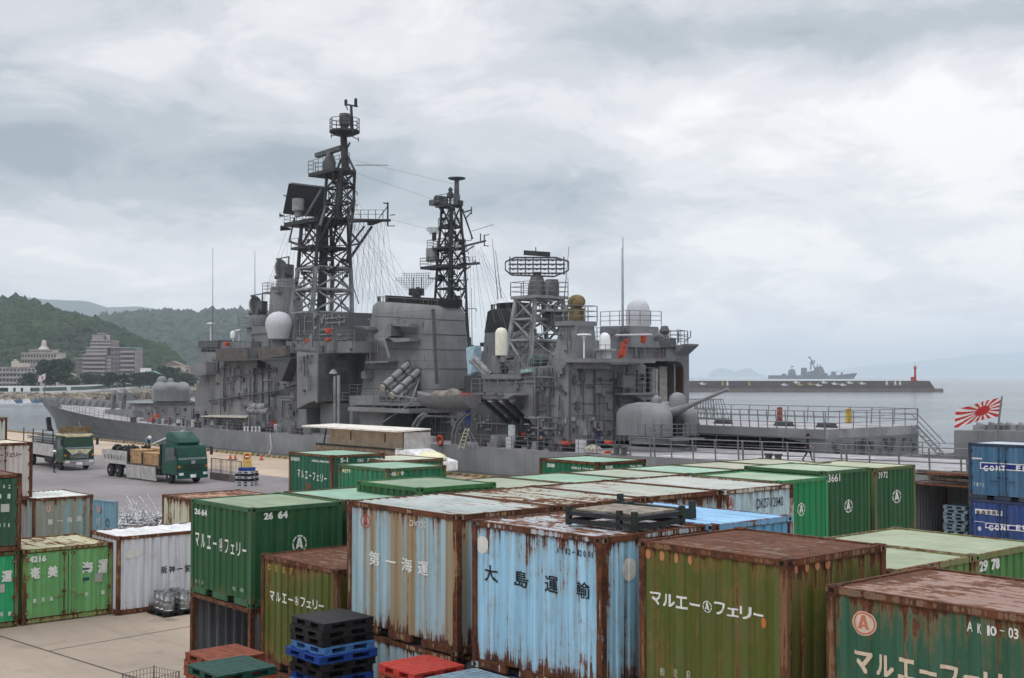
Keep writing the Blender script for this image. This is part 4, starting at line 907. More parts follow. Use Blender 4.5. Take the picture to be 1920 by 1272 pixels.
TS = container('teal blue container with tan rust stains and one door swung open', ls, 3.2, 2.5, 2.5, (0.22, 0.38, 0.41), (0.60, 0.63, 0.60), 0.45, (0.24, 0.14, 0.08), 1.0, tan=0.6, rrust=0.35, ridged=True,
          letters=row_text('第一海運', 95, 979, 149, 973, 9, 0.55, WHITE_L, 'R', 0.02, 0.3) + [('#disc', 86.5, 948, 96, 961, (0.6, 0.55, 0.45), 'R'), ('#logo', 87, 949, 95.5, 960, RED_L, 'R')])
M_SLATE = cont_paint((0.16, 0.29, 0.36), 0.1, 0.3)
da, db = G(176, 936, 2.4), G(220, 940.5, 2.4); dd_ = db - da; dl = dd_.length; dm = TS.matrix_basis.inverted() @ (Matrix.Translation(Vector((da.x, da.y, 0))) @ Matrix.Rotation(math.atan2(dd_.y, dd_.x), 4, 'Z'))
mb = MB(); pts_ = ribs(dl - 0.16, 0.27, 0.05); vs_ = []
for u, d in pts_: vs_ += [(u + 0.08, d * 0.7 - 0.03, 0.2), (u + 0.08, d * 0.7 - 0.03, 2.33)]
mb.add(vs_, [(2 * i, 2 * i + 2, 2 * i + 3, 2 * i + 1) for i in range(len(pts_) - 1)])
for x0, x1, z0, z1 in ((0, 0.08, 0.12, 2.4), (dl - 0.08, dl, 0.12, 2.4), (0.08, dl - 0.08, 0.12, 0.2), (0.08, dl - 0.08, 2.33, 2.4)): mb.box(x0, x1, -0.05, 0.05, z0, z1)
od = mb.build('door', M_SLATE, TS); od.matrix_local = dm; od['label'] = 'slate blue door swung open with a red badge'
for sh_, c_ in (([disc2d(dl * 0.26, 2.0, 0.13, 0.16)], (0.55, 0.5, 0.48)), (a_logo(dl * 0.26, 2.0, 0.12, 0.15, 'red'), RED_L), ([ring2d(dl * 0.64, 1.5, 0.14, 0.17, 0.3)], (0.04, 0.07, 0.09)), ([text2d('英', dl * 0.14, dl * 0.38, 1.35, 1.65, 0.02)], (0.45, 0.48, 0.48))):
    mb = MB()
    for v2, f2 in sh_: mb.add([(u, -0.056 - 0.002 * (c_ == RED_L), z) for u, z in v2], f2)
    mb.build('painted_mark', letter_mat(c_, 0.1), od)
le = G(62, 829, 4.75) - BX * 2.45
container('grey white container with rusty doors and black lettering, top of its stack', base(le, 4.75, 2.4), 2.99, 2.45, 2.4, (0.50, 0.45, 0.42), (0.55, 0.48, 0.36), 0.25, (0.22, 0.12, 0.07), 1.0, doors='R', rrust=0.4, letters=row_text('マルエーフェリー', -22, 855, 38, 852, 8, 0.75, BLACK_L, 'R', 0.03))
container('grey white rusty container at the bottom of the left hand stack', base(le, 2.35, 2.34), 2.99, 2.45, 2.34, (0.42, 0.36, 0.34), R_RUST, 0.4, (0.20, 0.10, 0.06), 1.0, doors='R')
lf = G(14, 783, 5.0) - BX * 2.43
container('pale rusty container farthest back at the left edge', base(lf, 5.0, 2.5), 2.99, 2.43, 2.5, (0.50, 0.52, 0.45), R_RUST, 0.5, (0.3, 0.17, 0.1), 1.0); lower(LOWL, lf, 2.99, 2.43, 2.49, WHITEP)
# -- blue containers at the right edge
cb = G(1815, 830, 4.65) - AX * 2.99
def plate(x0, y0, x1, y1, fk): return [('#rect', x0, y0, x1, y1, (0.66, 0.68, 0.70), fk)]
def conteco(xs, y, dx=0):
    out = []
    for ch, x in zip('CONTECO', xs): out.append((ch, x - 4.2, y - 5.5, x + 4.2, y + 5.5, (0.70, 0.71, 0.72), 'L', 0.045, 0.05))
    return out
container('faded blue container with doors, top of the blue stack at right', base(cb, 4.65, 2.35), 2.99, 2.43, 2.35, (0.045, 0.125, 0.225), (0.36, 0.42, 0.47), 0.06, (0.02, 0.04, 0.08), 0.25, doors='L', rrust=0.05, fade=0.5,
          letters=[('#rect', 1837, 866.5, 1955, 886.5, (0.62, 0.64, 0.66), 'L', 0, 0.0), ('#rect', 1839, 868.5, 1954, 884.5, (0.012, 0.02, 0.17), 'L', 0, 0.0), ('#rect', 1822, 858, 1841, 862, (0.6, 0.6, 0.6), 'L', 0, 0.0)] + conteco([1848, 1859.5, 1871, 1881, 1909, 1921, 1933], 878.5) + row_text('VITE', 1827, 908, 1844, 910, 7, 0.6, (0.4, 0.5, 0.55), 'L', 0.02, 0.5))
container('deep blue container with a white name plate under the faded blue one', base(cb, 2.30, 2.29), 2.99, 2.43, 2.29, (0.018, 0.05, 0.185), None, 0.04, (0.02, 0.04, 0.10), 0.25, doors='L',
          letters=[('#rect', 1828, 954, 1879, 968, (0.68, 0.69, 0.70), 'L', 0, 0.0), ('#rect', 1847, 980, 1955, 1001, (0.62, 0.64, 0.66), 'L', 0, 0.0), ('#rect', 1849, 982.0, 1954, 999.0, (0.012, 0.02, 0.17), 'L', 0, 0.0), ('#rect', 1827, 977, 1846, 980, (0.6, 0.6, 0.6), 'L', 0, 0.0), ('#disc', 1833, 987, 1840, 996, (0.5, 0.55, 0.6), 'L', 0, 0.0)] + row_text('㈱森栄商種', 1834, 961, 1873, 962, 9, 0.85, BLACK_L, 'L', 0.02, 0.1) + conteco([1858, 1869.5, 1881, 1890, 1909, 1921, 1933], 990))
# ================================================================== THE TWO DESTROYERS
GREY = (0.176, 0.180, 0.185)
M_SHIP = ship_paint('haze_grey_paint', GREY); M_HULL = ship_paint('hull_grey_paint', (0.215, 0.218, 0.222), 0.4, 9.0); M_SHIPD = ship_paint('dark_grey_and_shade', (0.072, 0.074, 0.078), 0.2)  # darker grey serves trim and also paints recess shade on set-back blocks
M_MAST = plain('mast_grey', (0.10, 0.103, 0.108), 0.6, 0.25, 1.0); M_MASTL = plain('mast_light_grey', (0.225, 0.23, 0.235), 0.6, 0.25, 0.8); M_BLACK = plain('soot_black', (0.014, 0.014, 0.016), 0.7)
M_MASTD = plain('sooty_mast', (0.035, 0.036, 0.04), 0.6, 0.3, 0.8)
M_DECK = plain('deck_grey', (0.29, 0.28, 0.295), 0.8, 0.2, 0.4); M_RAIL = plain('guard_rail', (0.16, 0.16, 0.168), 0.55); M_RDOME = plain('radome_white', (0.70, 0.71, 0.72), 0.45, 0.05); M_RDOMEG = plain('radome_grey', (0.46, 0.465, 0.485), 0.5, 0.05)
M_CREAMD = plain('ciws_cream', (0.66, 0.64, 0.55), 0.5, 0.05); M_CANVAS = plain('taupe_canvas', (0.105, 0.095, 0.088), 0.9, 0.2, 2.0, bump=0.2); M_TAN = plain('tan_cover', (0.17, 0.125, 0.06), 0.9, 0.3, 2.5, bump=0.4)
M_AWN = plain('beige_awning', (0.46, 0.42, 0.36), 0.85); M_ORANGE = plain('orange_gear', (0.50, 0.07, 0.03), 0.6); M_PANEL = plain('radar_panel_black', (0.012, 0.013, 0.018), 0.5); M_MARK = plain('deck_white', (0.60, 0.60, 0.60), 0.7, 0.2)
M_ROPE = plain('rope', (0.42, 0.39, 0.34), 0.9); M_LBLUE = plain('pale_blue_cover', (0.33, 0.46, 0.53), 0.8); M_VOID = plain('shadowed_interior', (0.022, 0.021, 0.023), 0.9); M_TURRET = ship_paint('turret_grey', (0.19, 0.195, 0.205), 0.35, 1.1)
def bk(mb, v, depth, pts, mi=0): return mb.prism([S(px, py, v) for px, py in pts], v - depth, v, mi)
def part(root, name, mat, v, depth, pts, bevel=0.0, smooth=None):
    mb = MB(); bk(mb, v, depth, pts); return mb.build(name, mat, root, bevel=bevel, smooth=smooth)
def sup(c, a, b, z, n=28, e=3.2):
    out = []
    for i in range(n):
        t = 2 * math.pi * i / n; co, si = math.cos(t), math.sin(t)
        out.append(Vector((c[0] + a * math.copysign(abs(co) ** (2 / e), co), c[1] + b * math.copysign(abs(si) ** (2 / e), si), z)))
    return out
def dome_box(mb, c, a, b, h0, h1, e=3.5, k=8, n=28):
    rings = [sup(c, a, b, c[2], n, e), sup(c, a, b, c[2] + h0, n, e)]
    for i in range(1, k + 1):
        t = i / k * 0.985; q = (1 - t ** 2.3) ** (1 / 2.3); rings.append(sup(c, a * max(q, 0.05), b * max(q, 0.05), c[2] + h0 + (h1 - h0) * t, n, e))
    return mb.loft(rings)
def lev(py, pxl, pxn, vn, vf):
    sl, z = S(pxl, py, vn); sn, z = S(pxn, py, vn); return [Vector((sn, vn, z)), Vector((sl, vn, z)), Vector((sl, vf, z)), Vector((sn, vf, z))]
def lattice(mb, L, rl=0.22, rb=0.1, rh=0.13, x=True, alt=False):
    for k in range(len(L) - 1):
        for i in range(4):
            j = (i + 1) % 4; mb.bar(L[k][i], L[k + 1][i], rl, 7); mb.bar(L[k + 1][i], L[k + 1][j], rh, 6)
            if x or (k + i) % 2: mb.bar(L[k][i], L[k + 1][j], rb, 5)
            if x or not (k + i) % 2: mb.bar(L[k][j], L[k + 1][i], rb, 5)
    for i in range(4): mb.bar(L[0][i], L[0][(i + 1) % 4], rh, 6)
def plat(mb, c, a, b, th=0.18, rail=1.0, n=8, r=0.03):
    """platform with a guard rail round it"""
    mb.box(c[0] - a, c[0] + a, c[1] - b, c[1] + b, c[2] - th, c[2])
    mb.rail([(c[0] - a, c[1] - b, c[2]), (c[0] + a, c[1] - b, c[2]), (c[0] + a, c[1] + b, c[2]), (c[0] - a, c[1] + b, c[2]), (c[0] - a, c[1] - b, c[2])], rail, 3, 1.3, r)
def fittings(root, v, x0, y0, x1, y1, n, seed, mat, big=1.0, name='wall_fittings'):
    rn = random.Random(seed); mb = MB()
    sa, za = S(x0, y0, v); sb, zb = S(x1, y1, v); s0, s1, z0, z1 = min(sa, sb), max(sa, sb), min(za, zb), max(za, zb)
    for i in range(n):
        s = s0 + (s1 - s0) * rn.random(); z = z0 + (z1 - z0) * rn.random(); k = rn.random()
        if k < 0.28:
            h = (0.8 + 2.6 * rn.random()) * big; mb.bar((s, v + 0.1, z), (s, v + 0.1, min(z1, z + h)), 0.035 + 0.03 * rn.random(), 5)
        elif k < 0.42:
            h = (0.8 + 3 * rn.random()) * big; mb.bar((s, v + 0.1, z), (min(s1, s + h), v + 0.1, z), 0.035 + 0.03 * rn.random(), 5)
        elif k < 0.55:
            h = min(z1 - z, 1.4 + 1.6 * rn.random())
            for q in (-0.2, 0.2): mb.bar((s + q, v + 0.12, z), (s + q, v + 0.12, z + h), 0.025, 4)
            for q in range(int(h / 0.3)): mb.bar((s - 0.2, v + 0.12, z + q * 0.3), (s + 0.2, v + 0.12, z + q * 0.3), 0.02, 4)
        else:
            w, h, d = (0.06 + 0.2 * rn.random() ** 2) * big, (0.07 + 0.26 * rn.random() ** 2) * big, 0.05 + 0.16 * rn.random(); mb.box(s - w, s + w, v, v + d, z, z + 2 * h)
    o = mb.build(name, mat, root); o['kind'] = 'stuff'; return o
def stack_drum(mb, c, r, h, n=16): mb.lathe([(r, 0), (r, h * 0.93), (r * 0.96, h)], c, n)
# ------------------------------------------------------------------ inner ship
DS = thing('destroyer', 'grey guided missile destroyer moored along the quay with a tall lattice mast', 'warship', (P0.x, P0.y, 0), YAW)
CV = -8.0
def hw(s): return interp([(-36, 6.6), (-20, 7.5), (0, 8.0), (55, 8.0), (68, 7.85), (80, 7.2), (90, 6.0), (100, 4.3), (110, 2.2), (116, 0.8), (119.5, 0.08)], s)
def fw(s): return min(hw(s), interp([(-36, 3.2), (50, 3.2), (82, 7.2)], s)) if s < 82 else hw(s)   # outboard side
def dz(s): return interp([(-36, 2.35), (-20, 2.2), (0, 2.0), (55, 2.0), (70, 2.1), (80, 2.3), (90, 2.6), (100, 2.9), (110, 3.15), (119.5, 3.35)], s)
st = [-36, -30, -20, -10, 0, 15, 30, 45, 55, 62, 68, 74, 80, 85, 90, 95, 100, 105, 110, 113, 116, 118, 119.5]
rings = []
for s in st:
    sb = s if s < 60 else 60 + (s - 60) * (111.5 - 60) / 59.5; w, z = hw(s), dz(s); wb = w if s < 45 else w * interp([(45, 1), (80, 0.78), (100, 0.5), (119.5, 0.6)], s)
    sm = s if s < 60 else (s * 0.42 + sb * 0.58); wm = w * 0.3 + wb * 0.7
    rings.append([Vector((s, CV + w, z)), Vector((sm, CV + wm, z * 0.4 - 0.2)), Vector((sb, CV + wb, -3.0)), Vector((sb, CV - wb * fw(s) / w, -3.0)), Vector((sm, CV - wm * fw(s) / w, z * 0.4 - 0.2)), Vector((s, CV - fw(s), z))])
mb = MB(); mb.loft(rings); mb.build('hull', M_HULL, DS, smooth=35)
mb = MB(); vs = []
for s in st: vs += [(s, CV + hw(s) - 0.02, dz(s) + 0.006), (s, CV - fw(s) + 0.02, dz(s) + 0.006)]
mb.add(vs, [(2 * i, 2 * i + 1, 2 * i + 3, 2 * i + 2) for i in range(len(st) - 1)]); mb.build('deck', M_DECK, DS)
# raised bulwark round the bow with stiffeners on its inside
for side, s0 in ((1, 105.0), (-1, 84.0)):
    mb = MB(); n = 22; vs = []
    for i in range(n + 1):
        s = s0 + (119.5 - s0) * i / n; h = interp([(84, 0.55), (95, 0.85), (105, 1.05), (119.5, 0.95)], s) * (1 if i else 0.2); fl = 0.05 + 0.25 * h
        w = hw(s); vs += [(s, CV + side * (w - 0.01), dz(s)), (s + 0.2, CV + side * (w + fl * 0.5), dz(s) + h), (s + 0.2, CV + side * (w + fl * 0.5 - 0.12), dz(s) + h), (s, CV + side * (w - 0.13), dz(s))]
    fs = []
    for i in range(n):
        a, b = 4 * i, 4 * i + 4; fs += [(a + k, a + (k + 1) % 4, b + (k + 1) % 4, b + k) for k in range(4)]
    mb.add(vs, fs)
    for i in range(1, n):
        s = s0 + (119.0 - s0) * i / n; w = hw(s); h = 0.95 if s > 95 else 0.6
        mb.add([(s - .05, CV + side * (w - 0.12), dz(s)), (s - .05, CV + side * (w - 0.75), dz(s)), (s - .05, CV + side * (w + 0.05), dz(s) + h), (s + .05, CV + side * (w - 0.12), dz(s)), (s + .05, CV + side * (w - 0.75), dz(s)), (s + .05, CV + side * (w + 0.05), dz(s) + h)], [(0, 1, 2), (5, 4, 3), (0, 3, 4, 1), (1, 4, 5, 2)])
    mb.build('bulwark', M_SHIP, DS)
an = MB(); c = P(92, 797, CV + 0.9); an.obox(c, (0.35, 0.25, 1.1), Matrix.Rotation(0.35, 3, 'Y')); an.obox(c + Vector((0.1, 0, -1.0)), (1.0, 0.3, 0.28), Matrix.Rotation(0.2, 3, 'Y')); an.obox(c + Vector((-.5, .1, -.6)), (0.25, 0.22, 0.5), Matrix.Rotation(-0.6, 3, 'Y')); an.build('anchor', M_BLACK, DS)
# foredeck: missile launcher, gear, deckhouse, gun
mb = MB(); c = P(222, 772, CV); s0, z0 = c.x, c.z; mb.lathe([(1.3, -0.6), (1.3, 0.2), (0.8, 0.5)], (s0, CV, z0), 18)
for dv in (-0.9, 0.9):
    mb.prism([(s0 + 0.5, z0 + 0.4), (s0 - 0.1, z0 + 0.4), (s0 - 0.6, z0 + 2.6), (s0 - 1.6, z0 + 3.2), (s0 - 1.8, z0 + 2.0), (s0 - 3.0, z0 + 2.0), (s0 - 3.0, z0 + 3.3), (s0 - 1.4, z0 + 3.9), (s0 + 0.2, z0 + 3.1)], CV + dv - 0.3, CV + dv + 0.3)
o = mb.build('missile_launcher', M_SHIP, DS, bevel=0.06); o.scale = (0.8, 0.8, 0.8); o.location = (s0 * 0.2, CV * 0.2, z0 * 0.2 - 0.1)
part(DS, 'deck_locker', M_SHIP, -5.0, 3.2, [(196, 768), (229, 768), (229, 787), (194, 787)], 0.08); part(DS, 'deck_locker', M_SHIP, -4.6, 2.2, [(229, 770), (249, 770), (250, 795), (228, 793)], 0.08)
part(DS, 'deck_locker', M_SHIP, -2.2, 2.0, [(262, 786), (283, 786), (283, 802), (262, 801)], 0.06)
part(DS, 'gun_deckhouse', M_SHIP, -3.0, 10.0, [(246, 759), (374, 757), (376, 806), (270, 802), (268, 775)], 0.05)
part(DS, 'deckhouse_edge', M_SHIPD, -2.7, 10.6, [(244, 756.5), (374, 754.5), (374, 757), (244, 759)])
def turret(name, s, v, z, sc, heading, elev, mat, flip=1):
    t = empty(name, (s, v, z), heading); t.parent = DS
    dr = MB(); dr.lathe([(2.15, -0.55), (2.15, 0), (1.9, 0.02)], (0, 0, 0), 28); dr.build('turret_base', mat, t, smooth=35)
    for sg in (-1, 1):
        m2 = MB(); dome_box(m2, (-0.2, sg * 1.38, 0.02), 2.35, 0.92, 1.25, 2.4, 3.6); m2.build('gunhouse', mat, t, smooth=40)
    m2 = MB(); dome_box(m2, (-1.15, 0, 0.02), 1.35, 2.1, 1.25, 2.34, 3.6); m2.build('gunhouse_rear', mat, t, smooth=40)
    m2 = MB(); dome_box(m2, (-0.75, 0, 0.02), 1.75, 0.75, 1.6, 2.38, 4.5); m2.build('gunhouse_middle', mat, t, smooth=40)
    m2 = MB(); m2.lathe([(0.38, -0.1), (0.38, 0.18), (0.32, 0.34), (0.2, 0.46), (0.02, 0.52)], (-0.35, 0.1, 2.36), 16); m2.build('sight_dome', mat, t, smooth=50)
    m2 = MB(); m2.lathe([(0.62, 0), (0.62, 0.6), (0.54, 0.9), (0.3, 1.1), (0.02, 1.17)], (0.75, 1.15, 1.95), 18); m2.build('director_dome', mat, t, smooth=50)
    d = Vector((math.cos(elev), 0, math.sin(elev))); o = Vector((0.9, 0, 1.5)); b = MB()
    b.bar(o, o + d * 1.6, 0.42, 14, 0.28); b.bar(o + d * 1.6, o + d * 2.6, 0.2, 12, 0.17); b.bar(o + d * 2.6, o + d * 5.6, 0.14, 12, 0.105); b.bar(o + d * 5.6, o + d * 5.8, 0.13, 12); b.build('barrel', mat, t, smooth=40)
    sl = MB(); sl.box(1.2, 2.0, -0.42, 0.42, 0.05, 1.2); sl.build('gun_port', M_BLACK, t)
    return t
gs, gz = S(321, 757, CV); turret('gun_turret', gs, CV, gz + 0.3, 1, R(-25), R(4), M_TURRET)
gs, gz = S(1236, 828, -6.4); tr = turret('gun_turret', gs, -6.4, gz + 0.45, 1, math.pi, R(19), M_TURRET)
rl = MB(); rl.rail([(2.9 * math.cos(a), 2.9 * math.sin(a), 0.0) for a in [i * math.pi / 8 - math.pi / 2 for i in range(9)]], 0.9, 3, 0.7, 0.03); rl.box(1.9, 3.1, -1.4, 1.4, -0.25, -0.12); rl.build('turret_rail', M_RAIL, tr)
mb = MB(); mb.lathe([(2.7, 0), (2.7, 0.3), (2.5, 0.36)], (gs, -6.4, dz(gs)), 32); mb.build('gun_ring', M_SHIP, DS, smooth=40)
# ------------ bridge superstructure
part(DS, 'superstructure', M_SHIP, -1.8, 12.4, [(378, 662), (575, 657), (575, 813), (368, 806), (364, 738), (378, 702)], 0.06)
part(DS, 'superstructure', M_SHIPD, -5.0, 9.0, [(570, 655), (705, 655), (700, 818), (570, 815)])  # set-back block, recess shade put into its darker grey
part(DS, 'bridge_wing', M_SHIP, -0.6, 14.8, [(354, 684), (386, 679), (386, 704), (371, 706), (356, 700)], 0.05)
part(DS, 'bridge', M_SHIP, -3.0, 10.0, [(374, 642), (470, 640), (470, 664), (376, 666)], 0.05); part(DS, 'bridge_top', M_SHIPD, -2.6, 10.8, [(371, 640), (408, 638.5), (408, 651), (372, 653)], 0.04)
mb = MB(); 
for i in range(9):
    x = 377 + i * 6; bk(mb, -2.96, 0.1, [(x, 655), (x + 4.4, 655), (x + 4.4, 660), (x, 660)])
mb.build('bridge_window', M_BLACK, DS)
part(DS, 'canvas_dodger_and_shade', M_CANVAS, -0.7, 0.5, [(405, 654), (462, 652), (464, 674), (404, 676)], 0.05); part(DS, 'canvas_dodger_and_shade', M_CANVAS, -0.5, 0.5, [(481, 651), (536, 648), (536, 669), (484, 674)], 0.05)
part(DS, 'canvas_dodger_and_shade', M_SHIPD, -0.9, 6.0, [(462, 653), (482, 652), (482, 690), (464, 690)])  # not canvas: dark filler painting the shaded gap between the two dodgers
mb = MB(); bk(mb, -0.5, 5.5, [(398, 674.5), (545, 671), (545, 674), (398, 678)]); mb.build('wing_deck', M_SHIPD, DS)
mb = MB(); bk(mb, -0.6, 4.0, [(484, 675), (546, 672), (540, 684), (528, 715), (524, 715), (520, 690), (500, 680)]); mb.build('sponson_bracket', M_SHIPD, DS)
mb = MB(); mb.bar(P(410, 676, -0.7), P(408, 700, -1.6), 0.12); mb.bar(P(392, 752, -1.5), P(556, 728, -1.5), 0.1); mb.bar(P(420, 709, -1.5), P(520, 694, -1.5), 0.07); mb.bar(P(506, 741, -1.5), P(556, 720, -1.5), 0.07); mb.build('boat_boom', M_SHIPD, DS)
mb = MB()
for x in (421, 477, 492, 504): mb.bar(P(x, 684, -1.72), P(x, 772, -1.72), 0.09, 6)
mb.build('standpipe', M_SHIPD, DS)
# decks above the bridge
part(DS, 'upper_deckhouse', M_SHIP, -4.2, 7.6, [(470, 640), (472, 612), (500, 612), (500, 590), (552, 590), (552, 655), (470, 655)], 0.05)
part(DS, 'upper_deckhouse', M_SHIPD, -4.6, 6.8, [(548, 588), (655, 586), (660, 655), (548, 655)], 0.05); part(DS, 'signal_deck', M_SHIP, -1.6, 3.2, [(536, 640), (665, 640), (665, 662), (536, 664)], 0.05)
fittings(DS, -4.6, 552, 594, 655, 648, 46, 3, M_MASTL); fittings(DS, -1.55, 540, 640, 664, 660, 26, 4, M_MAST); fittings(DS, -4.2, 472, 595, 550, 650, 22, 9, M_MAST)
mb = MB(); mb.rail([P(538, 640, -1.7), P(665, 640, -1.7)], 1.0, 3, 1.2); mb.rail([P(500, 590, -4.4), P(552, 590, -4.4)], 1.0, 3, 1.2); mb.rail([P(372, 640, -2.7), P(408, 638.5, -2.7)], 0.8, 2, 1.2); mb.build('guard_rail', M_RAIL, DS)
def director(x, y, rpx, ybase, v, wpx):
    t = empty('fire_control_radar', P(x, y, v), R(25)); t.parent = DS; _, z0 = S(x, ybase, v); zc = t.location.z; _, zr = S(x, y - rpx, v); r = zr - zc
    mb = MB(); m = Matrix.Rotation(R(-78), 3, 'Y'); mb.lathe([(0.05, 0.42 * r), (0.5 * r, 0.36 * r), (0.85 * r, 0.16 * r), (r, -0.05 * r), (1.02 * r, -0.12 * r), (0.85 * r, 0.02 * r), (0.4 * r, 0.2 * r), (0.05, 0.24 * r)], (0.5 * r, 0, 0), 26, Matrix.Rotation(R(102), 3, 'Y')); mb.build('dish', M_MASTL, t, smooth=50)
    mb = MB(); mb.box(-0.5 * r, 0.4 * r, -0.45 * r, 0.45 * r, -0.5 * r, 0.5 * r); mb.box(-0.3 * r, 0.15 * r, -0.7 * r, 0.7 * r, -1.0 * r, -0.2 * r); mb.bar((0.3 * r, 0.3 * r, -0.6 * r), (0.95 * r, 0.3 * r, -0.62 * r), 0.2 * r, 10); mb.bar((0.3 * r, -0.25 * r, -0.7 * r), (1.0 * r, -0.25 * r, -0.72 * r), 0.17 * r, 10); mb.bar((-0.2 * r, 0, 0.4 * r), (-0.25 * r, 0, 1.22 * r), 0.07 * r, 6); mb.bar((-0.25 * r, 0, 1.2 * r), (0.9 * r, 0, 1.05 * r), 0.06 * r, 6); mb.box(0.8 * r, 1.05 * r, -0.1 * r, 0.1 * r, 0.9 * r, 1.1 * r); mb.build('mount', M_MAST, t)
    wp = abs(S(x - wpx, ybase, v)[0] - S(x + wpx, ybase, v)[0]) / 2 * 0.8
    mb = MB(); mb.lathe([(wp, z0 - zc), (wp * 0.9, (z0 - zc) * 0.35), (wp * 0.62, (z0 - zc) * 0.33), (wp * 0.55, -0.8 * r)], (0, 0, 0), 20); mb.build('pedestal', M_SHIP, t, smooth=40)
director(488, 575, 20, 640, -6.5, 16); director(537, 507, 21, 600, -8.5, 21)
mb = MB(); plat(mb, P(533, 548, -8.5) , 1.7, 1.7, 0.2, 1.0); plat(mb, P(489, 612, -6.5), 1.6, 1.8, 0.2, 0.9); mb.build('director_platform', M_SHIP, DS)
mb = MB(); c = P(523, 615, -3.2); r = abs(S(505, 615, -3.2)[0] - S(541, 615, -3.2)[0]) / 2 * 0.72; mb.lathe([(r * 0.78, -1.1), (r * 0.98, 0.1), (r, 0.45), (r * 0.93, 0.9), (r * 0.72, 1.3), (r * 0.42, 1.55), (0.02, 1.66)], c, 26); mb.build('radome', M_RDOMEG, DS, smooth=60)
mb = MB(); mb.bar(c + Vector((0, 0, -2.6)), c + Vector((0, 0, -1.08)), 0.7, 14); mb.lathe([(1.25, -1.2), (1.25, -1.1)], c, 18); mb.build('radome_stand', M_SHIP, DS)
for px, y0, y1, v, big in ((437, 622, 642, -4, 1), (395, 606, 640, -4, 0), (448, 619, 640, -5, 0)):
    mb = MB(); c = P(px, y1, v); t_ = P(px, y0, v); mb.bar(c, t_, 0.06, 6)
    if big: mb.lathe([(0.28, -0.7), (0.3, -0.2), (0.2, 0.02), (0.02, 0.1)], t_, 14)
    else: mb.lathe([(0.1, -0.2), (0.42, -0.12), (0.42, 0.0), (0.05, 0.06)], t_, 14)
    mb.build('satellite_antenna', M_RDOME, DS, smooth=50)
# louvred intake house
part(DS, 'intake_house', M_SHIP, -0.7, 5.0, [(556, 660), (592, 664), (592, 752), (578, 756), (556, 768)], 0.05)
IS = S(592, 700, -0.7)[0]; iz0 = S(625, 752, -3)[1]; iz1 = S(625, 665, -3)[1]; mb = MB(); mb.box(IS - 0.14, IS - 0.003, -5.6, -0.75, iz0, iz1)
for i in range(30):
    z = iz0 + (iz1 - iz0) * (i + 0.5) / 30; mb.add([(IS - 0.14, -5.6, z - 0.03), (IS - 0.14, -0.75, z - 0.03), (IS - 0.26, -0.75, z + 0.05), (IS - 0.26, -5.6, z + 0.05), (IS - 0.14, -5.6, z + 0.06), (IS - 0.14, -0.75, z + 0.06)], [(0, 1, 2, 3), (3, 2, 5, 4)])
mb.build('intake_louvre', M_MASTL, DS)
mb = MB(); mb.box(IS - 0.3, IS - 0.004, -5.75, -5.6, iz0 - 0.1, iz1 + 0.1); mb.box(IS - 0.3, IS - 0.004, -0.85, -0.68, iz0 - 0.1, iz1 + 0.1); mb.box(IS - 0.3, IS - 0.004, -5.6, -0.85, iz1, iz1 + 0.12); mb.build('intake_frame', M_SHIP, DS)
mb = MB(); mb.bar(P(628, 706, 0.0), P(628, 826, 0.0), 0.14, 8); mb.bar(P(635, 704, 0.0), P(635, 826, 0.0), 0.14, 8); mb.lathe([(0.1, 0), (0.42, 0.1), (0.12, 0.5)], P(625, 703, 0.0), 10); mb.build('boat_boom', M_MASTL, DS)
fittings(DS, -0.65, 560, 668, 588, 745, 12, 25, M_SHIPD, 0.7); fittings(DS, -1.74, 390, 676, 560, 805, 44, 26, M_MASTL, 0.7); fittings(DS, -1.75, 400, 690, 560, 800, 60, 5, M_SHIPD); fittings(DS, -1.76, 385, 670, 556, 720, 24, 15, M_SHIP, 0.8); fittings(DS, -4.9, 600, 756, 690, 812, 40, 6, M_SHIP); fittings(DS, -2.95, 275, 762, 370, 800, 34, 7, M_SHIPD, 0.7)
part(DS, 'deckhouse', M_SHIP, -2.4, 6.0, [(600, 757), (624, 757), (624, 818), (600, 816)], 0.05); part(DS, 'deckhouse', M_SHIP, -1.5, 8.0, [(655, 742), (712, 742), (712, 824), (655, 820)], 0.05)
mb = MB(); bk(mb, -1.46, 0.12, [(661, 768), (673, 768), (673, 812), (661, 811)]); mb.build('door', M_SHIPD, DS)
# triple torpedo tubes
mb = MB()
for i, (dx, dy) in enumerate(((0, 0), (5, 8), (-5, 8))):
    c = P(485 + dx, 763 + dy, -0.7); mb.bar(c + Vector((1.4, 0, 0)), c + Vector((-1.5, 0, 0)), 0.34, 14)
    for q in (-1.0, 0.2, 1.1): mb.bar(c + Vector((q, 0, 0)), c + Vector((q - 0.12, 0, 0)), 0.4, 14)
for x in (466, 480, 490, 502): mb.bar(P(x, 776, -0.4), P(x, 806, -0.4), 0.07, 6)
mb.build('torpedo_tube', M_MASTL, DS, smooth=40)
mb = MB()
for x in (459, 465, 473, 480, 487): mb.bar(P(x, 803, -0.2), P(x, 814, -0.2), 0.1, 6); mb.bar(P(x, 800, -0.2), P(x, 803, -0.2), 0.13, 6)
mb.build('white_stanchion', M_RDOME, DS)
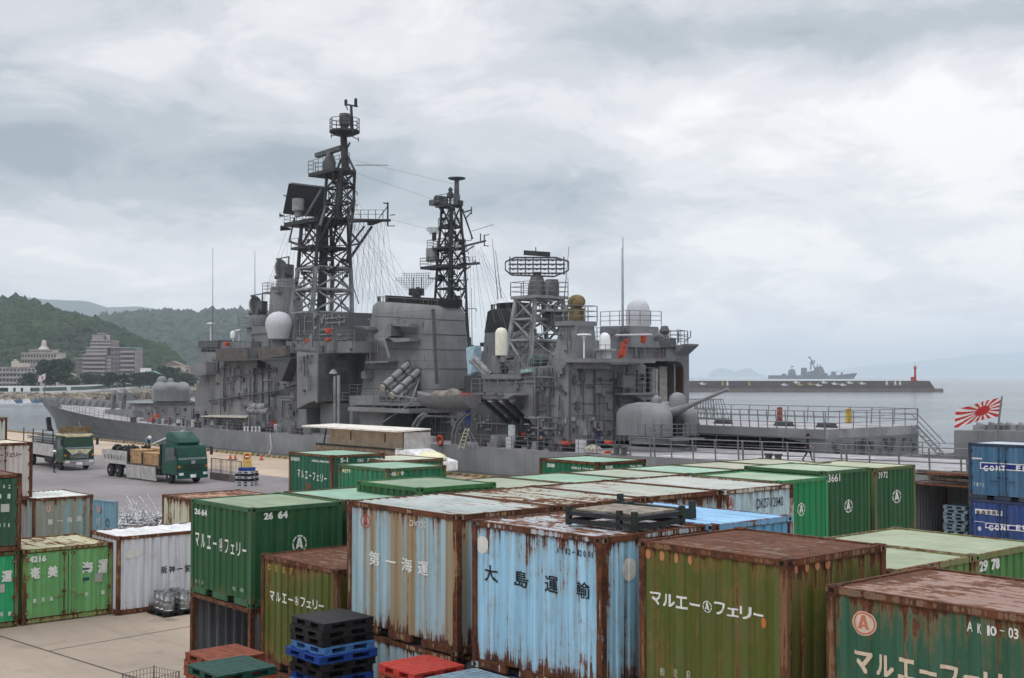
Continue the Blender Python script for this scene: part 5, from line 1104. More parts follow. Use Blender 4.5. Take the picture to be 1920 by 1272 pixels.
# awning on the weather deck
mb = MB(); a, b, c, d = P(376, 781, -0.3), P(462, 783, -0.3), P(470, 774, -4.0), P(400, 775, -4.0); mb.add([a, b, c, d, a - Vector((0, 0, .06)), b - Vector((0, 0, .06)), c - Vector((0, 0, .06)), d - Vector((0, 0, .06))], [(0, 1, 2, 3), (7, 6, 5, 4), (0, 4, 5, 1), (1, 5, 6, 2), (2, 6, 7, 3), (3, 7, 4, 0)]); mb.build('awning', M_AWN, DS)
mb = MB()
for x in (378, 405, 432, 460): mb.bar(P(x, 782, -0.35), P(x, 808, -0.35), 0.04, 5)
mb.build('awning_pole', M_RAIL, DS)
part(DS, 'deck_locker', M_SHIP, -0.8, 1.2, [(383, 797), (438, 799), (438, 812), (383, 810)], 0.05)
# ------------ main lattice mast
L = [lev(655, 541, 580, -5.6, -10.6), lev(585, 547, 585, -5.7, -10.5), lev(541, 553, 589, -5.85, -10.35), lev(500, 559, 592, -6.0, -10.2), lev(462, 562, 594.5, -6.1, -10.0), lev(408, 566, 598, -6.3, -9.8)]
mb = MB(); lattice(mb, L[:4], 0.24, 0.11, 0.15); mb.build('mast', M_MASTL, DS, smooth=50)
mb = MB(); lattice(mb, L[3:], 0.2, 0.09, 0.13); L2 = [lev(408, 606, 632, -7.2, -9.0), lev(378, 609, 636, -7.2, -8.95), lev(348, 611, 638, -7.25, -8.9), lev(320, 613, 641, -7.3, -8.85)]; lattice(mb, L2, 0.16, 0.075, 0.11)
c0 = sum(L[0], Vector()) / 4; c1 = sum(L2[3], Vector()) / 4; mb.bar(c0, sum(L[5], Vector()) / 4, 0.5, 10, 0.45); mb.bar(sum(L2[0], Vector()) / 4, c1, 0.42, 10, 0.34)
for q in range(4): mb.bar(L[4][q], L2[1][q], 0.13, 6)
mb.build('upper_mast', M_MASTD, DS, smooth=50)
mb = MB(); pc = (L[5][0] + L[5][2]) / 2
ps, pe = S(532, 408, -5.9)[0], S(655, 412, -10.0)[0]; mb.box(ps, pe, -10.0, -5.9, pc.z - 0.4, pc.z); mb.rail([(pe, -5.95, pc.z), (ps, -5.95, pc.z), (ps, -9.9, pc.z)], 1.0, 3, 1.2)
mb.build('mast_platform', M_MASTD, DS)
mb = MB(); _, zp = S(640, 458, -8); ps, pe = S(545, 458, -5.9)[0], S(646, 458, -9.8)[0]; mb.box(ps, pe, -9.8, -5.9, zp - 0.25, zp); mb.rail([(ps, -5.95, zp), (pe, -5.95, zp)], 0.9, 2, 1.2); mb.build('mast_platform', M_MASTD, DS)
# yard to the right, with struts, rail and small aerials
mb = MB(); r_ = L[5][3]; a = P(648, 414, -9.8); b = P(732, 413.5, -14.6); mb.bar(a, b, 0.24, 8, 0.14); mb.bar(P(650, 494, -10.2), P(697, 425, -12.6), 0.15, 6); mb.bar(P(652, 430, -10), P(674, 456, -11.4), 0.11, 6); mb.bar(P(654, 462, -10), P(683, 425, -11.8), 0.11, 6); mb.bar(P(655, 461, -10), P(674, 457, -11.4), 0.1, 6); mb.bar(P(655, 461, -10), P(650, 494, -10.2), 0.1, 6)
rl = [a.lerp(b, i / 6) + Vector((0, 0, 0.2)) for i in range(6)]; mb.rail(rl, 0.9, 2, 1.2, 0.03)
mb.prism([S(690, 417, -12.3), S(716, 416, -12.3), S(697, 423, -12.3), S(690, 423, -12.3)], -12.4, -12.2)
top = b.lerp(a, 0.06); mb.bar(top + Vector((0, 0, -0.6)), top + Vector((0, 0, 1.9)), 0.09, 6); mb.bar(top + Vector((0, 0, 1.75)), top + Vector((0.3, 0.4, 1.85)), 0.07, 5); mb.bar(top + Vector((-0.1, -0.2, 0.55)), top + Vector((-0.5, -0.6, 0.6)), 0.05, 5); mb.bar(top + Vector((0, 0, -0.6)), top + Vector((-0.6, -0.5, -0.6)), 0.05, 5); mb.bar(top + Vector((0.5, 0.8, 0.2)), top + Vector((0, 0, 1.5)), 0.05, 5)
mb.build('yardarm', M_MASTD, DS)
mb = MB(); mb.bar(P(530, 405, -6), P(525, 404, -5.4), 0.12, 6); mb.bar(P(525, 399, -5.4), P(525, 409, -5.4), 0.05, 5); mb.bar(P(552, 409, -6), P(542, 455, -6), 0.09, 6); mb.bar(P(543, 453, -6), P(566, 462, -6), 0.12, 6); mb.bar(P(541, 371, -8), P(532, 366, -8), 0.07, 5); mb.bar(P(545, 430, -6), P(526, 428, -5), 0.1, 6, 0.3); mb.build('aerial', M_MASTD, DS)
# 3D radar panel tilted back on the mast, its rear to the camera
pn = MB(); q = [P(546, 344, -6.2), P(611, 352, -8.2), P(601, 407, -8.2), P(535, 400, -6.2)]; nn_ = (q[1] - q[0]).cross(q[3] - q[0]).normalized() * 0.5; pn.add(q + [p - nn_ for p in q], [(0, 1, 2, 3), (7, 6, 5, 4), (0, 4, 5, 1), (1, 5, 6, 2), (2, 6, 7, 3), (3, 7, 4, 0)]); pn.build('radar_panel', M_PANEL, DS)
mb = MB()
for i in range(4): mb.bar(q[i] + nn_ * 0.1, q[(i + 1) % 4] + nn_ * 0.1, 0.1, 6)
mb.bar(P(603, 356, -7.4), P(573, 406, -6.0), 0.16, 6); mb.bar(P(612, 385, -7.2), P(600, 424, -6.0), 0.18, 6); mb.build('radar_frame', M_MAST, DS)
mb = MB(); stack_drum(mb, P(559, 396, -5.8), 0.62, 1.25); mb.bar(P(559, 406, -5.8), P(559, 395, -5.8), 0.4, 10); mb.build('aerial_drum', M_MASTL, DS, smooth=40)
# upper platform with navigation radar, pole mast, top platform
_, zu = S(640, 319, -8); mb = MB(); s0 = S(578, 322, -6.6)[0]; s1 = S(668, 317, -9.2)[0]; mb.box(s0, s1, -9.2, -6.6, zu - 0.35, zu); mb.rail([(s0, -9.2, zu), (s0, -6.6, zu), (S(606, 320, -6.6)[0], -6.6, zu)], 1.25, 3, 0.9); mb.rail([(S(655, 319, -6.6)[0], -6.6, zu), (s1, -6.6, zu)], 1.1, 3, 0.9); mb.bar(P(667, 310, -8), P(727, 310, -11), 0.035, 5); mb.build('radar_platform', M_MASTD, DS)
mb = MB(); c = P(618, 312, -7.6); mb.lathe([(0.6, -0.6), (0.65, 0.4), (0.4, 1.1), (0.3, 1.5)], c, 14); mb.obox(P(617, 285, -7.6), (1.9, 0.28, 0.22), Matrix.Rotation(R(6), 3, 'Y') @ Matrix.Rotation(R(10), 3, 'Z')); mb.build('navigation_radar', M_MAST, DS, smooth=40)
mb = MB(); a = P(648, 320, -8); b = P(644, 252, -8); mb.bar(a, b, 0.42, 10, 0.34)
for x in (632, 664): mb.bar(P(x, 318, -8), P(647, 283, -8), 0.12, 6)
mb.bar(P(656, 268, -8), P(648, 283, -8), 0.1, 6)
c = P(646, 249, -8); mb.lathe([(0.9, -0.3), (1.55, 0.0), (1.55, 0.18)], c, 14); mb.rail([c + Vector((1.5 * math.cos(t_), 1.5 * math.sin(t_), 0.18)) for t_ in [i * math.pi / 4 for i in range(9)]], 1.2, 3, 1.3, 0.035)
mb.bar(P(660, 248, -8), P(658.5, 199, -8), 0.2, 8, 0.13); mb.bar(P(648, 196, -8), P(670, 200, -8), 0.09, 6); mb.bar(P(652, 206, -8), P(648, 198, -8), 0.06, 5)
for x, y in ((648.5, 189), (667, 187)): mb.bar(P(x, 198, -8), P(x, y, -8), 0.16, 8); mb.ball(P(x, y, -8), 0.16, 8)
mb.bar(P(653, 216, -8), P(658, 226, -8), 0.07, 5); mb.bar(P(633, 253, -8), P(622, 255, -7), 0.05, 5); mb.bar(P(621, 250, -7), P(621, 259, -7), 0.05, 5); mb.bar(P(660, 256, -8), P(672, 262, -8.6), 0.05, 5); mb.bar(P(672, 258, -8.6), P(672, 266, -8.6), 0.05, 5)
mb.build('topmast', M_MASTD, DS, smooth=50)
mb = MB(); stack_drum(mb, P(646, 236, -8), 0.55, 1.2); mb.bar(P(646, 247, -8), P(646, 235, -8), 0.42, 12); mb.build('aerial_drum', M_MAST, DS, smooth=40)
mb = MB(); mb.bar(P(655, 518, -10.3), P(673, 570, -8.5), 0.06, 5)
for i in range(9): f = 0.1 + i * 0.1; p_ = a0 = P(650, 414, -9.8).lerp(P(730, 413.5, -14.6), f); mb.bar(p_, Vector((p_.x - 2.0 - i * 0.5, p_.y + 2.5, S(690, 560, -8)[1])), 0.018, 3); mb.bar(p_, Vector((p_.x - 1.0 - i * 0.3, p_.y + 3.5, S(690, 640, -8)[1])), 0.014, 3)
for i in range(3): p_ = P(540 + 7 * i, 456, -6.2); mb.bar(p_, P(520 + 6 * i, 640, -3), 0.013, 3)
mb.build('halyard', M_MAST, DS)
# ------------ funnel
def rring(x0, x1, y, vc, hv, n=36, e=5.0, vref=None):
    vr = vc + hv if vref is None else vref; s0, z = S(x0, y, vr); s1, _ = S(x1, y, vr); _, z = S((x0 + x1) / 2, y, vr); return sup(((s0 + s1) / 2, vc), abs(s0 - s1) / 2, hv, z, n, e)
FV = -6.2
def fring(x0, x1, y, hv, tilt, n=36, e=6.0, dzz=0.0):
    rg = rring(x0, x1, y, FV, hv, n, e, -4.0); xm = sum(p_.x for p_ in rg) / n
    for p_ in rg: p_.z += tilt * (p_.x - xm) + dzz
    return rg
def fat(y): f = (y - 574) / 192.0; return 683 - 19 * f, 813 + 10 * f, 1.75 + 0.55 * f, max(0.0, 0.085 * (1 - f * 1.6))
def frg(y, grow=0.0): x0, x1, hv, tl = fat(y); return fring(x0 - grow, x1 + grow, y, hv + grow * 0.04, tl)
mb = MB(); mb.loft([frg(766), frg(700), frg(640), frg(590), frg(577), fring(688, 809, 568, 1.45, 0.085)]); mb.build('funnel', M_SHIP, DS, smooth=40)
r3 = fring(688, 809, 568, 1.45, 0.085)
mb = MB(); q0 = fring(700, 815, 568.5, 1.3, 0.085); q1 = [Vector((p_.x, p_.y, p_.z + 0.6)) for p_ in q0]; mb.loft([q0, q1]); mb.build('funnel_cap', M_BLACK, DS, smooth=40)
mb = MB(); mb.rail([p_ + Vector((0, 0, 0.0)) for p_ in r3[:18]], 0.45, 1, 2.5, 0.035); mb.build('funnel_rail', M_RAIL, DS)
mb = MB()
for y in (596, 625, 655, 693, 730):
    rg = frg(y, 0.35); mb.loft([rg, [Vector((p_.x, p_.y, p_.z + 0.06)) for p_ in rg]])
mb.build('funnel_band', M_SHIPD, DS)
fittings(DS, -3.9, 692, 600, 805, 700, 22, 11, M_SHIP, 0.7)
mb = MB(); mb.path([P(812, 580, -3.95), P(815, 640, -3.9), P(819, 720, -3.85)], 0.16, 8); mb.build('standpipe', M_SHIPD, DS)
mb = MB(); bk(mb, -3.0, 1.1, [(702, 628), (724, 614), (732, 608), (733, 630), (716, 640), (702, 636)]); bk(mb, -3.0, 1.1, [(684, 677), (728, 677), (728, 680), (684, 682)]); bk(mb, -3.2, 0.9, [(725, 608), (767, 607), (767, 612), (725, 612)]); bk(mb, -3.0, 1.1, [(728, 634), (768, 634), (768, 640), (740, 642)]); bk(mb, -3.2, 0.9, [(677, 698), (684, 694), (686, 710), (677, 710)])
for x in (688, 694, 708): mb.bar(P(x, 632, -3.1), P(x, 678, -3.1), 0.05, 5)
mb.bar(P(720, 636, -3.0), P(731, 672, -3.0), 0.14, 7); mb.build('funnel_platform', M_SHIP, DS)
mb = MB(); bk(mb, -3.0, 2.2, [(661, 611), (680, 613), (686, 618), (664, 614)]); mb.build('searchlight_platform', M_SHIPD, DS)
# ------------ anti-ship missile canisters
mb = MB(); _, zpl = S(740, 765, -2); mb.box(S(684, 760, -2)[0], S(800, 765, -2)[0], -6, -0.2, zpl - 0.35, zpl); mb.rail([(S(686, 760, -0.3)[0], -0.3, zpl), (S(782, 765, -0.3)[0], -0.3, zpl)], 1.0, 3, 1.2); mb.build('launcher_platform', M_SHIP, DS)
def can(a, b):
    t = empty('missile_canister', a); t.parent = DS; d = (b - a); mb = MB(); mb.bar((0, 0, 0), d, 0.31, 16); mb.build('tube', M_MASTL, t, smooth=40)
    mb = MB()
    for f in (0.02, 0.28, 0.55, 0.8): mb.bar(d * f, d * (f + 0.035), 0.40, 16)
    mb.build('clamp_ring', M_MAST, t, smooth=40)
    mb = MB(); mb.bar(d * -0.012, d * 0.0, 0.3, 16); mb.build('end_cap', M_AWN, t)
for a, b in (((717, 727, -0.9), (777, 673, -4.9)), ((735, 742, -0.9), (797, 686, -4.9)), ((724, 734, -1.3), (783, 681, -5.2)), ((743, 748, -1.4), (801, 694, -5.3))): can(P(*a), P(*b))
mb = MB()
for a, b in (((735, 742, -1), (735, 765, -1.4)), ((790, 700, -4.5), (768, 762, -2)), ((790, 700, -4.5), (745, 750, -1.2)), ((770, 690, -4.2), (760, 765, -3)), ((722, 735, -1), (728, 765, -1.5))): mb.bar(P(*a), P(*b), 0.09, 6)
mb.build('launcher_frame', M_MASTL, DS)
# ------------ midships below the funnel
part(DS, 'superstructure', M_SHIPD, -4.5, 8.0, [(700, 762), (1010, 758), (1010, 832), (700, 826)]); part(DS, 'deckhouse', M_SHIP, -1.2, 3.0, [(683, 763), (724, 763), (724, 770), (712, 826), (690, 824)], 0.05)  # first block set back, its darker grey paints the shade below the sponson
part(DS, 'upper_deck', M_SHIP, -1.0, 12.0, [(655, 752), (770, 757), (770, 762), (655, 759)])
fittings(DS, -4.45, 710, 768, 1000, 826, 80, 13, M_SHIP); 
part(DS, 'sponson', M_SHIP, -0.4, 12.0, [(884, 737), (960, 737), (962, 742), (950, 749), (884, 749)], 0.04); fittings(DS, -0.35, 886, 740, 948, 747, 10, 14, M_SHIPD, 0.6)
mb = MB()
for x in (905, 925, 945, 962): mb.bar(P(x, 750, -0.6), P(x + 45, 790, -4.4), 0.2, 6)
mb.build('sponson_strut', M_SHIPD, DS)
# ------------ after superstructure
AF = S(1067, 700, -2.0)[0]; AV = -10.3
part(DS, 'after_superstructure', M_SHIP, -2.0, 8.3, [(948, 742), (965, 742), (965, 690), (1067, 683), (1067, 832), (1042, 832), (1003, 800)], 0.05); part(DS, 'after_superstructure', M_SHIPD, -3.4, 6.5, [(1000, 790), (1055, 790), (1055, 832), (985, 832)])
fittings(DS, -1.95, 1005, 690, 1064, 826, 34, 16, M_SHIPD); fittings(DS, -1.95, 985, 780, 1064, 828, 24, 17, M_MASTL, 0.8); fittings(DS, -1.95, 970, 695, 1060, 735, 22, 18, M_SHIP)
def end_fittings(root, s, va, vb, za, zb, n, seed, mat, big=1.0):
    rn = random.Random(seed); mb = MB()
    for i in range(n):
        v = va + (vb - va) * rn.random(); z = za + (zb - za) * rn.random(); k = rn.random()
        if k < 0.32: mb.bar((s - 0.09, v, z), (s - 0.09, v, min(zb, z + 1 + 3 * rn.random())), 0.035, 5)
        elif k < 0.48: mb.bar((s - 0.09, v, z), (s - 0.09, max(vb, v - 1 - 2 * rn.random()), z), 0.035, 5)
        else:
            w, h, d = (0.06 + 0.2 * rn.random()) * big, (0.08 + 0.26 * rn.random()) * big, 0.06 + 0.2 * rn.random(); mb.box(s - d, s, v - w, v + w, z, z + 2 * h)
    o = mb.build('wall_fittings', mat, root); o['kind'] = 'stuff'; return o
_, az0 = S(1120, 838, -6); _, az1 = S(1120, 690, -6)
end_fittings(DS, AF, -2.2, -10.0, az0 + 0.3, az1 - 0.4, 34, 41, M_SHIPD); end_fittings(DS, AF, -2.2, -10.0, az0 + 0.2, az0 + 2.2, 34, 42, M_MASTL); end_fittings(DS, AF, -2.3, -9.8, az0 + 0.2, az1 - 0.4, 22, 43, M_SHIP, 1.2)
mb = MB()
for v_ in (-2.05, -4.6, -6.7, -9.2): mb.bar((AF - 0.06, v_, az0), (AF - 0.06, v_, az1 - 0.2), 0.075, 6)
for z_ in (0.33, 0.55, 0.78): zz = az0 + (az1 - az0) * z_; mb.box(AF - 0.05, AF, AV, -2.0, zz, zz + 0.07)
mb.build('standpipe', M_SHIPD, DS)
mb = MB()
for v_, h_ in ((-3.4, 1.9), (-8.9, 1.9)): mb.box(AF - 0.06, AF, v_ - 0.4, v_ + 0.4, az0 + 0.25, az0 + 0.25 + h_)
mb.build('door', M_MASTL, DS)
mb = MB()
for x in (1005, 1030): mb.bar(P(x, 700, -1.85), P(x, 822, -1.85), 0.06, 6)
mb.build('standpipe', M_SHIPD, DS)
mb = MB(); mb.rail([P(884, 737, -0.5), P(1003, 735, -0.5)], 1.1, 3, 1.0, 0.03); mb.rail([P(965, 690, -2.1), P(1030, 688, -2.1)], 1.0, 3, 1.1); mb.build('guard_rail', M_RAIL, DS)
zz = lambda y: S(1165, y, -7)[1]
mb = MB(); mb.box(AF - 0.7, AF, -8.3, -6.9, zz(727), zz(704)); mb.build('deckhouse', M_SHIP, DS, bevel=0.04)
mb = MB(); mb.box(AF - 1.1, AF, -10.3, -6.6, zz(741), zz(737)); mb.rail([(AF - 1.05, -6.7, zz(737)), (AF - 1.05, -10.2, zz(737))], 1.9, 5, 1.2, 0.03); mb.prismx([(-8.0, zz(741)), (-10.2, zz(741)), (-10.2, zz(748)), (-9.0, zz(752))], AF - 0.9, AF); mb.build('sponson', M_SHIP, DS)
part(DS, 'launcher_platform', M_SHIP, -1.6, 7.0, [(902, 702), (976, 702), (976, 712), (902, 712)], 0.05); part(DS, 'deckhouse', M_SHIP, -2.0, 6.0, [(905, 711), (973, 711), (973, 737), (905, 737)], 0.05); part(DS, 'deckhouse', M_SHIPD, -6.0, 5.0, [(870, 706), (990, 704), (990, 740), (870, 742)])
# close-in gun with white dome
cw = empty('close_in_gun', P(940, 702, -3.6)); cw.parent = DS; k_ = 96.0 / FPX
mb = MB(); mb.lathe([(0.98 * 0.5, 1.5), (0.5, 3.2), (0.44, 3.5), (0.28, 3.68), (0.02, 3.74)], (0, 0, 0), 22); mb.build('radome', M_CREAMD, cw, smooth=50)
mb = MB(); mb.prism([(0.85, 0), (0.62, 1.5), (0.05, 1.5), (-0.35, 0.15), (-0.35, 0)], -0.55, 0.55); mb.box(-0.75, -0.1, -0.3, 0.3, 0.9, 1.45); mb.lathe([(1.0, -0.15), (1.0, 0.02)], (0, 0, 0), 18); mb.build('mount', M_SHIP, cw, bevel=0.05)
mb = MB(); mb.bar((-0.5, 0, 1.2), (-1.5, 0, 1.25), 0.09, 8); mb.bar((-0.2, 0, 0.55), (-0.55, 0, 0.3), 0.28, 12); mb.build('barrel', M_BLACK, cw)
mb = MB(); 
for a, b in (((884, 676), (914, 706)), ((890, 672), (920, 703))): mb.bar(P(*a, -2.8), P(*b, -2.8), 0.22, 12)
mb.build('decoy_launcher', M_MASTL, DS, smooth=40); part(DS, 'canvas_cover', M_LBLUE, -4.5, 0.8, [(872, 652), (890, 648), (889, 700), (876, 706)], 0.1); part(DS, 'canvas_cover', plain('green_cover', (0.05, 0.10, 0.075), 0.8), -2.4, 1.2, [(992, 673), (1003, 664), (1009, 672), (1004, 688), (990, 688)], 0.1)
mb = MB(); bk(mb, -1.5, 1.0, [(976, 694), (988, 692), (990, 698), (976, 700)]); mb.build('canvas_cover', plain('pale_green_cover', (0.27, 0.40, 0.37), 0.8), DS)
# lattice tower with air search array
T = [lev(700, 944, 992, -5.2, -10.6), lev(638, 955, 998, -5.8, -10.0), lev(598, 961, 1001, -6.1, -9.7), lev(559, 968, 1004, -6.4, -9.4)]
mb = MB(); lattice(mb, T, 0.21, 0.1, 0.13); mb.build('mast', M_MASTL, DS, smooth=50)
ct = sum(T[3], Vector()) / 4; mb = MB(); plat(mb, ct + Vector((0, 0, 0.25)), 1.6, 1.75, 0.25, 1.15, r=0.035); plat(mb, ct + Vector((-1.3, -0.4, -0.9)), 0.9, 1.3, 0.2, 1.0, r=0.03); mb.build('radar_platform', M_MASTL, DS)
mb = MB(); mb.lathe([(0.8, 0.2), (0.72, 1.3), (0.5, 1.9)], ct + Vector((0.35, -0.05, 0)), 16); mb.lathe([(0.6, 0.2), (0.6, 1.3), (0.5, 1.6)], ct + Vector((-1.1, -0.4, 0)), 14); mb.box(ct.x - 1.7, ct.x - 0.7, ct.y - 1.0, ct.y + 0.3, ct.z - 2.3, ct.z - 0.9); mb.build('radar_pedestal', M_MAST, DS, smooth=40)
ar = empty('air_search_radar', ct + Vector((0.35, -0.05, 2.75)), R(-131)); ar.scale = (0.92, 0.92, 0.92); ar.parent = DS
mb = MB(); W_, Hh = 2.85, 0.9
outl = [(-W_, -0.3), (-W_ * 0.8, -Hh * 0.85), (W_ * 0.55, -Hh), (W_, -0.35), (W_, 0.45), (W_ * 0.6, Hh * 0.9), (-W_ * 0.7, Hh * 0.9), (-W_, 0.4)]
for y in (-0.35, 0.35):
    for i in range(8): mb.bar((outl[i][0], y, outl[i][1]), (outl[(i + 1) % 8][0], y, outl[(i + 1) % 8][1]), 0.05, 5)
    for z in (-0.6, -0.2, 0.2, 0.6): mb.bar((-W_ * 0.9, y, z), (W_ * 0.9, y, z), 0.045, 5)
for i in range(8): x = -W_ * 0.85 + i * W_ * 1.7 / 7; mb.bar((x, -0.35, -0.8), (x, -0.35, 0.85), 0.06, 5); mb.bar((x, 0.35, -0.7), (x, 0.35, 0.8), 0.045, 5); mb.bar((x, -0.4, 0), (x, 0.9, 0), 0.05, 5)
for i in range(7):
    for z in (-0.6, -0.2, 0.2, 0.6): x = -W_ * 0.75 + i * W_ * 1.5 / 6; mb.box(x - 0.1, x + 0.1, 0.5, 0.8, z - 0.06, z + 0.06)
mb.build('reflector_frame', M_MAST, ar); mb = MB(); mb.obox((0, 0.1, 1.18), (1.2, 0.22, 0.2), Matrix.Rotation(R(4), 3, 'Y')); mb.bar((-0.1, 0, 1.3), (-0.1, 0, 1.75), 0.05, 5); mb.bar((0, 0, -1.3), (0, 0, -0.5), 0.35, 10); mb.build('feed', M_MASTD, ar)
# tapered director tower, tan covered director
mb = MB(); mb.loft([rring(1030, 1076, 692, -5.4, 1.5, 28, 8, -3.9), rring(1046, 1080, 611, -5.4, 1.05, 28, 8, -4.35)]); mb.build('director_tower', M_SHIP, DS, smooth=30)
mb = MB(); c = P(1080, 607, -5.4); plat(mb, c + Vector((0, 0, 0.15)), 1.0, 1.3, 0.35, 1.2, r=0.035); mb.build('director_platform', M_SHIP, DS)
mb = MB(); c = P(1081, 603, -5.4); mb.lathe([(0.62, 0), (0.6, 0.8), (0.66, 1.0)], c, 14); mb.ball(c + Vector((0, 0, 1.5)), 0.72, 14, 1.15, 0.8, 0.8); mb.build('covered_director', M_TAN, DS, smooth=60)
fittings(DS, -3.95, 1050, 620, 1072, 685, 12, 19, M_SHIPD, 0.6)
mb = MB(); z_ = S(1120, 673, -5)[1]; mb.prismz([(AF + 0.5, -1.6), (AF - 0.5, -1.7), (AF - 1.3, -3.2), (AF - 1.6, -5.5), (AF - 1.6, -9.6), (AF + 0.5, -9.6)], z_ - 0.3, z_); mb.prismz([(AF + 0.5, -2.2), (AF - 0.2, -2.4), (AF - 0.7, -3.6), (AF - 0.8, -5.5), (AF + 0.5, -6.2)], z_ - 0.75, z_ - 0.3); mb.rail([(AF - 1.3, -3.2, z_), (AF - 1.55, -5.5, z_), (AF - 1.55, -9.5, z_)], 1.0, 3, 1.0); mb.build('sponson', M_SHIP, DS)
mb = MB(); c = P(1134, 650, -6.2); mb.lathe([(0.42, -0.2), (0.44, 0.5), (0.36, 0.85), (0.2, 1.02), (0.02, 1.06)], c, 20); mb.build('radome', M_RDOME, DS, smooth=50)
mb = MB(); mb.lathe([(0.85, -0.3), (0.85, -0.2)], c, 18); mb.bar(c + Vector((0.4, 0, -1.1)), c + Vector((0.4, 0, -0.3)), 0.36, 12); mb.bar(c + Vector((-0.2, 0, -1.1)), c + Vector((-0.2, 0, -0.3)), 0.36, 12); mb.build('radome_stand', M_RDOMEG, DS)
mb = MB(); mb.bar(P(1095, 672, -4.0), P(1095, 628, -4.0), 0.06, 6); mb.lathe([(0.12, -0.25), (0.16, -0.02), (0.55, 0.0), (0.52, 0.1), (0.05, 0.14)], P(1095, 629, -4.0), 16); mb.build('satellite_antenna', M_RDOME, DS, smooth=50)
# whip aerials
for (x0, y0), (x1, y1), v in (((399, 655), (399, 465), -2), ((478, 562), (478, 470), -6), ((934, 562), (923, 448), -6), ((940, 560), (929, 470), -7), ((1058, 560), (1067, 462), -6), ((886, 700), (884, 540), -9), ((1065, 600), (1065, 520), -8)):
    mb = MB(); mb.bar(P(x0, y0, v), P(x1, y1, v), 0.045, 5, 0.02); mb.build('whip_aerial', M_MAST, DS)
# orange rescue gear, reels and boxes along the deck
for i, (px, py, w, h, v) in enumerate([(421, 645, 3, 4, -2.3), (281, 788, 5, 3, -2), (290, 783, 4, 6, -2), (305, 791, 5, 5, -2), (283, 797, 4, 2, -2), (510, 797, 4, 9, -1.6), (516, 805, 5, 4, -1.6), (572, 640, 2.5, 4, -1.5), (612, 637, 3, 3, -1.4), (612, 620, 2.5, 5, -1.4), (586, 797, 6, 3, -4.5), (588, 812, 5, 4, -4), (1055, 832, 9, 4.5, -1.4), (1078, 832, 5, 4, -1.4), (1137, 830, 6, 3, -1.4), (980, 815, 5, 4, -3), (787, 820, 8, 3, -3.5), (1135, 850, 4, 4, -0.8)]):
    mb = MB(); bk(mb, v, 0.5, [(px - w, py - h), (px + w, py - h * 0.8), (px + w * 0.8, py + h), (px - w * 0.9, py + h)]); mb.build('rescue_gear', M_ORANGE, DS, bevel=0.08)
mb = MB(); c = P(825, 826, 0.1)
rg = []
for i in range(20):
    a = 2 * math.pi * i / 20; rr = 0.34; cc = c + Vector((math.cos(a) * rr, 0, math.sin(a) * rr)); rg.append([cc + Vector((math.cos(a) * 0.1 * math.cos(b), 0.1 * math.sin(b), math.sin(a) * 0.1 * math.cos(b))) for b in [j * math.pi / 3 for j in range(6)]])
rg.append(rg[0]); mb.loft(rg, cap0=False, cap1=False); mb.build('lifebuoy', M_ORANGE, DS, smooth=60)
part(DS, 'white_door', plain('pale_door', (0.52, 0.58, 0.60), 0.5), -1.7, 0.15, [(952, 797), (964, 797), (964, 833), (952, 833)], 0.04); part(DS, 'deck_locker', M_MASTL, -1.0, 1.2, [(919, 816), (937, 816), (937, 838), (919, 838)], 0.04)
mb = MB(); c = P(1112, 846, -0.6); mb.ball(c, 0.62, 14, 1.3, 0.8, 0.7, z0=0.0); mb.build('net_bundle', plain('net_bundle', (0.33, 0.30, 0.26), 0.95, 0.4, 5, bump=0.6), DS)
for px, py in ((1045, 846), (1163, 850), (440, 806), (505, 814), (1450, 838), (250, 800), (370, 806), (560, 822), (720, 833)):
    mb = MB(); c = P(px, py, -0.4); 
    for dx in (-0.35, 0.35): mb.lathe([(0.2, 0), (0.2, 0.45), (0.27, 0.5), (0.27, 0.58)], Vector((c.x + dx, c.y, dz(c.x))), 10)
    mb.box(c.x - 0.7, c.x + 0.7, c.y - 0.22, c.y + 0.22, dz(c.x), dz(c.x) + 0.08); mb.build('bollard', M_SHIPD, DS)
# guard rails along the deck edge and round the after deck
mb = MB(); mb.rail([(s, CV + hw(s) - 0.12, dz(s)) for s in (104, 96, 88, 80, 72, 64, 55, 40, 22, 8, -8)], 0.95, 3, 1.8, 0.022); mb.build('guard_rail', M_RAIL, DS)
mb = MB(); mb.rail([(s, CV - fw(s) + 0.12, dz(s)) for s in (80, 55, 10, -36)], 0.95, 3, 2.0, 0.022); mb.build('guard_rail', M_RAIL, DS)
mb = MB()
for i in range(15):                                # safety net frames on the flight deck edge
    s = -9.5 - i * 1.8; mb.bar((s, CV + hw(s) - 0.05, dz(s)), (s - 0.06, CV + hw(s) + 0.12, dz(s) + 1.25), 0.05, 6)
    if i % 4 == 1: mb.bar((s - 0.35, CV + hw(s) - 0.05, dz(s)), (s - 0.41, CV + hw(s) + 0.12, dz(s) + 1.25), 0.06, 6)
for h in (0.45, 0.85, 1.25): mb.bar((-9.5, CV + hw(-9.5) + 0.1 * h, dz(-9.5) + h), (-35.5, CV + hw(-35.5) + 0.1 * h, dz(-35.5) + h), 0.03, 5)
mb.build('flight_deck_rail', M_RAIL, DS)
mb = MB()
def mark(a, b, w):
    a, b = Vector(a), Vector(b); d = (b - a).normalized(); n_ = Vector((-d.y, d.x)) * w / 2; v4 = [a - n_, b - n_, b + n_, a + n_]; mb.add([(p_.x, p_.y, dz(p_.x) + 0.016) for p_ in v4], [(0, 1, 2, 3)])
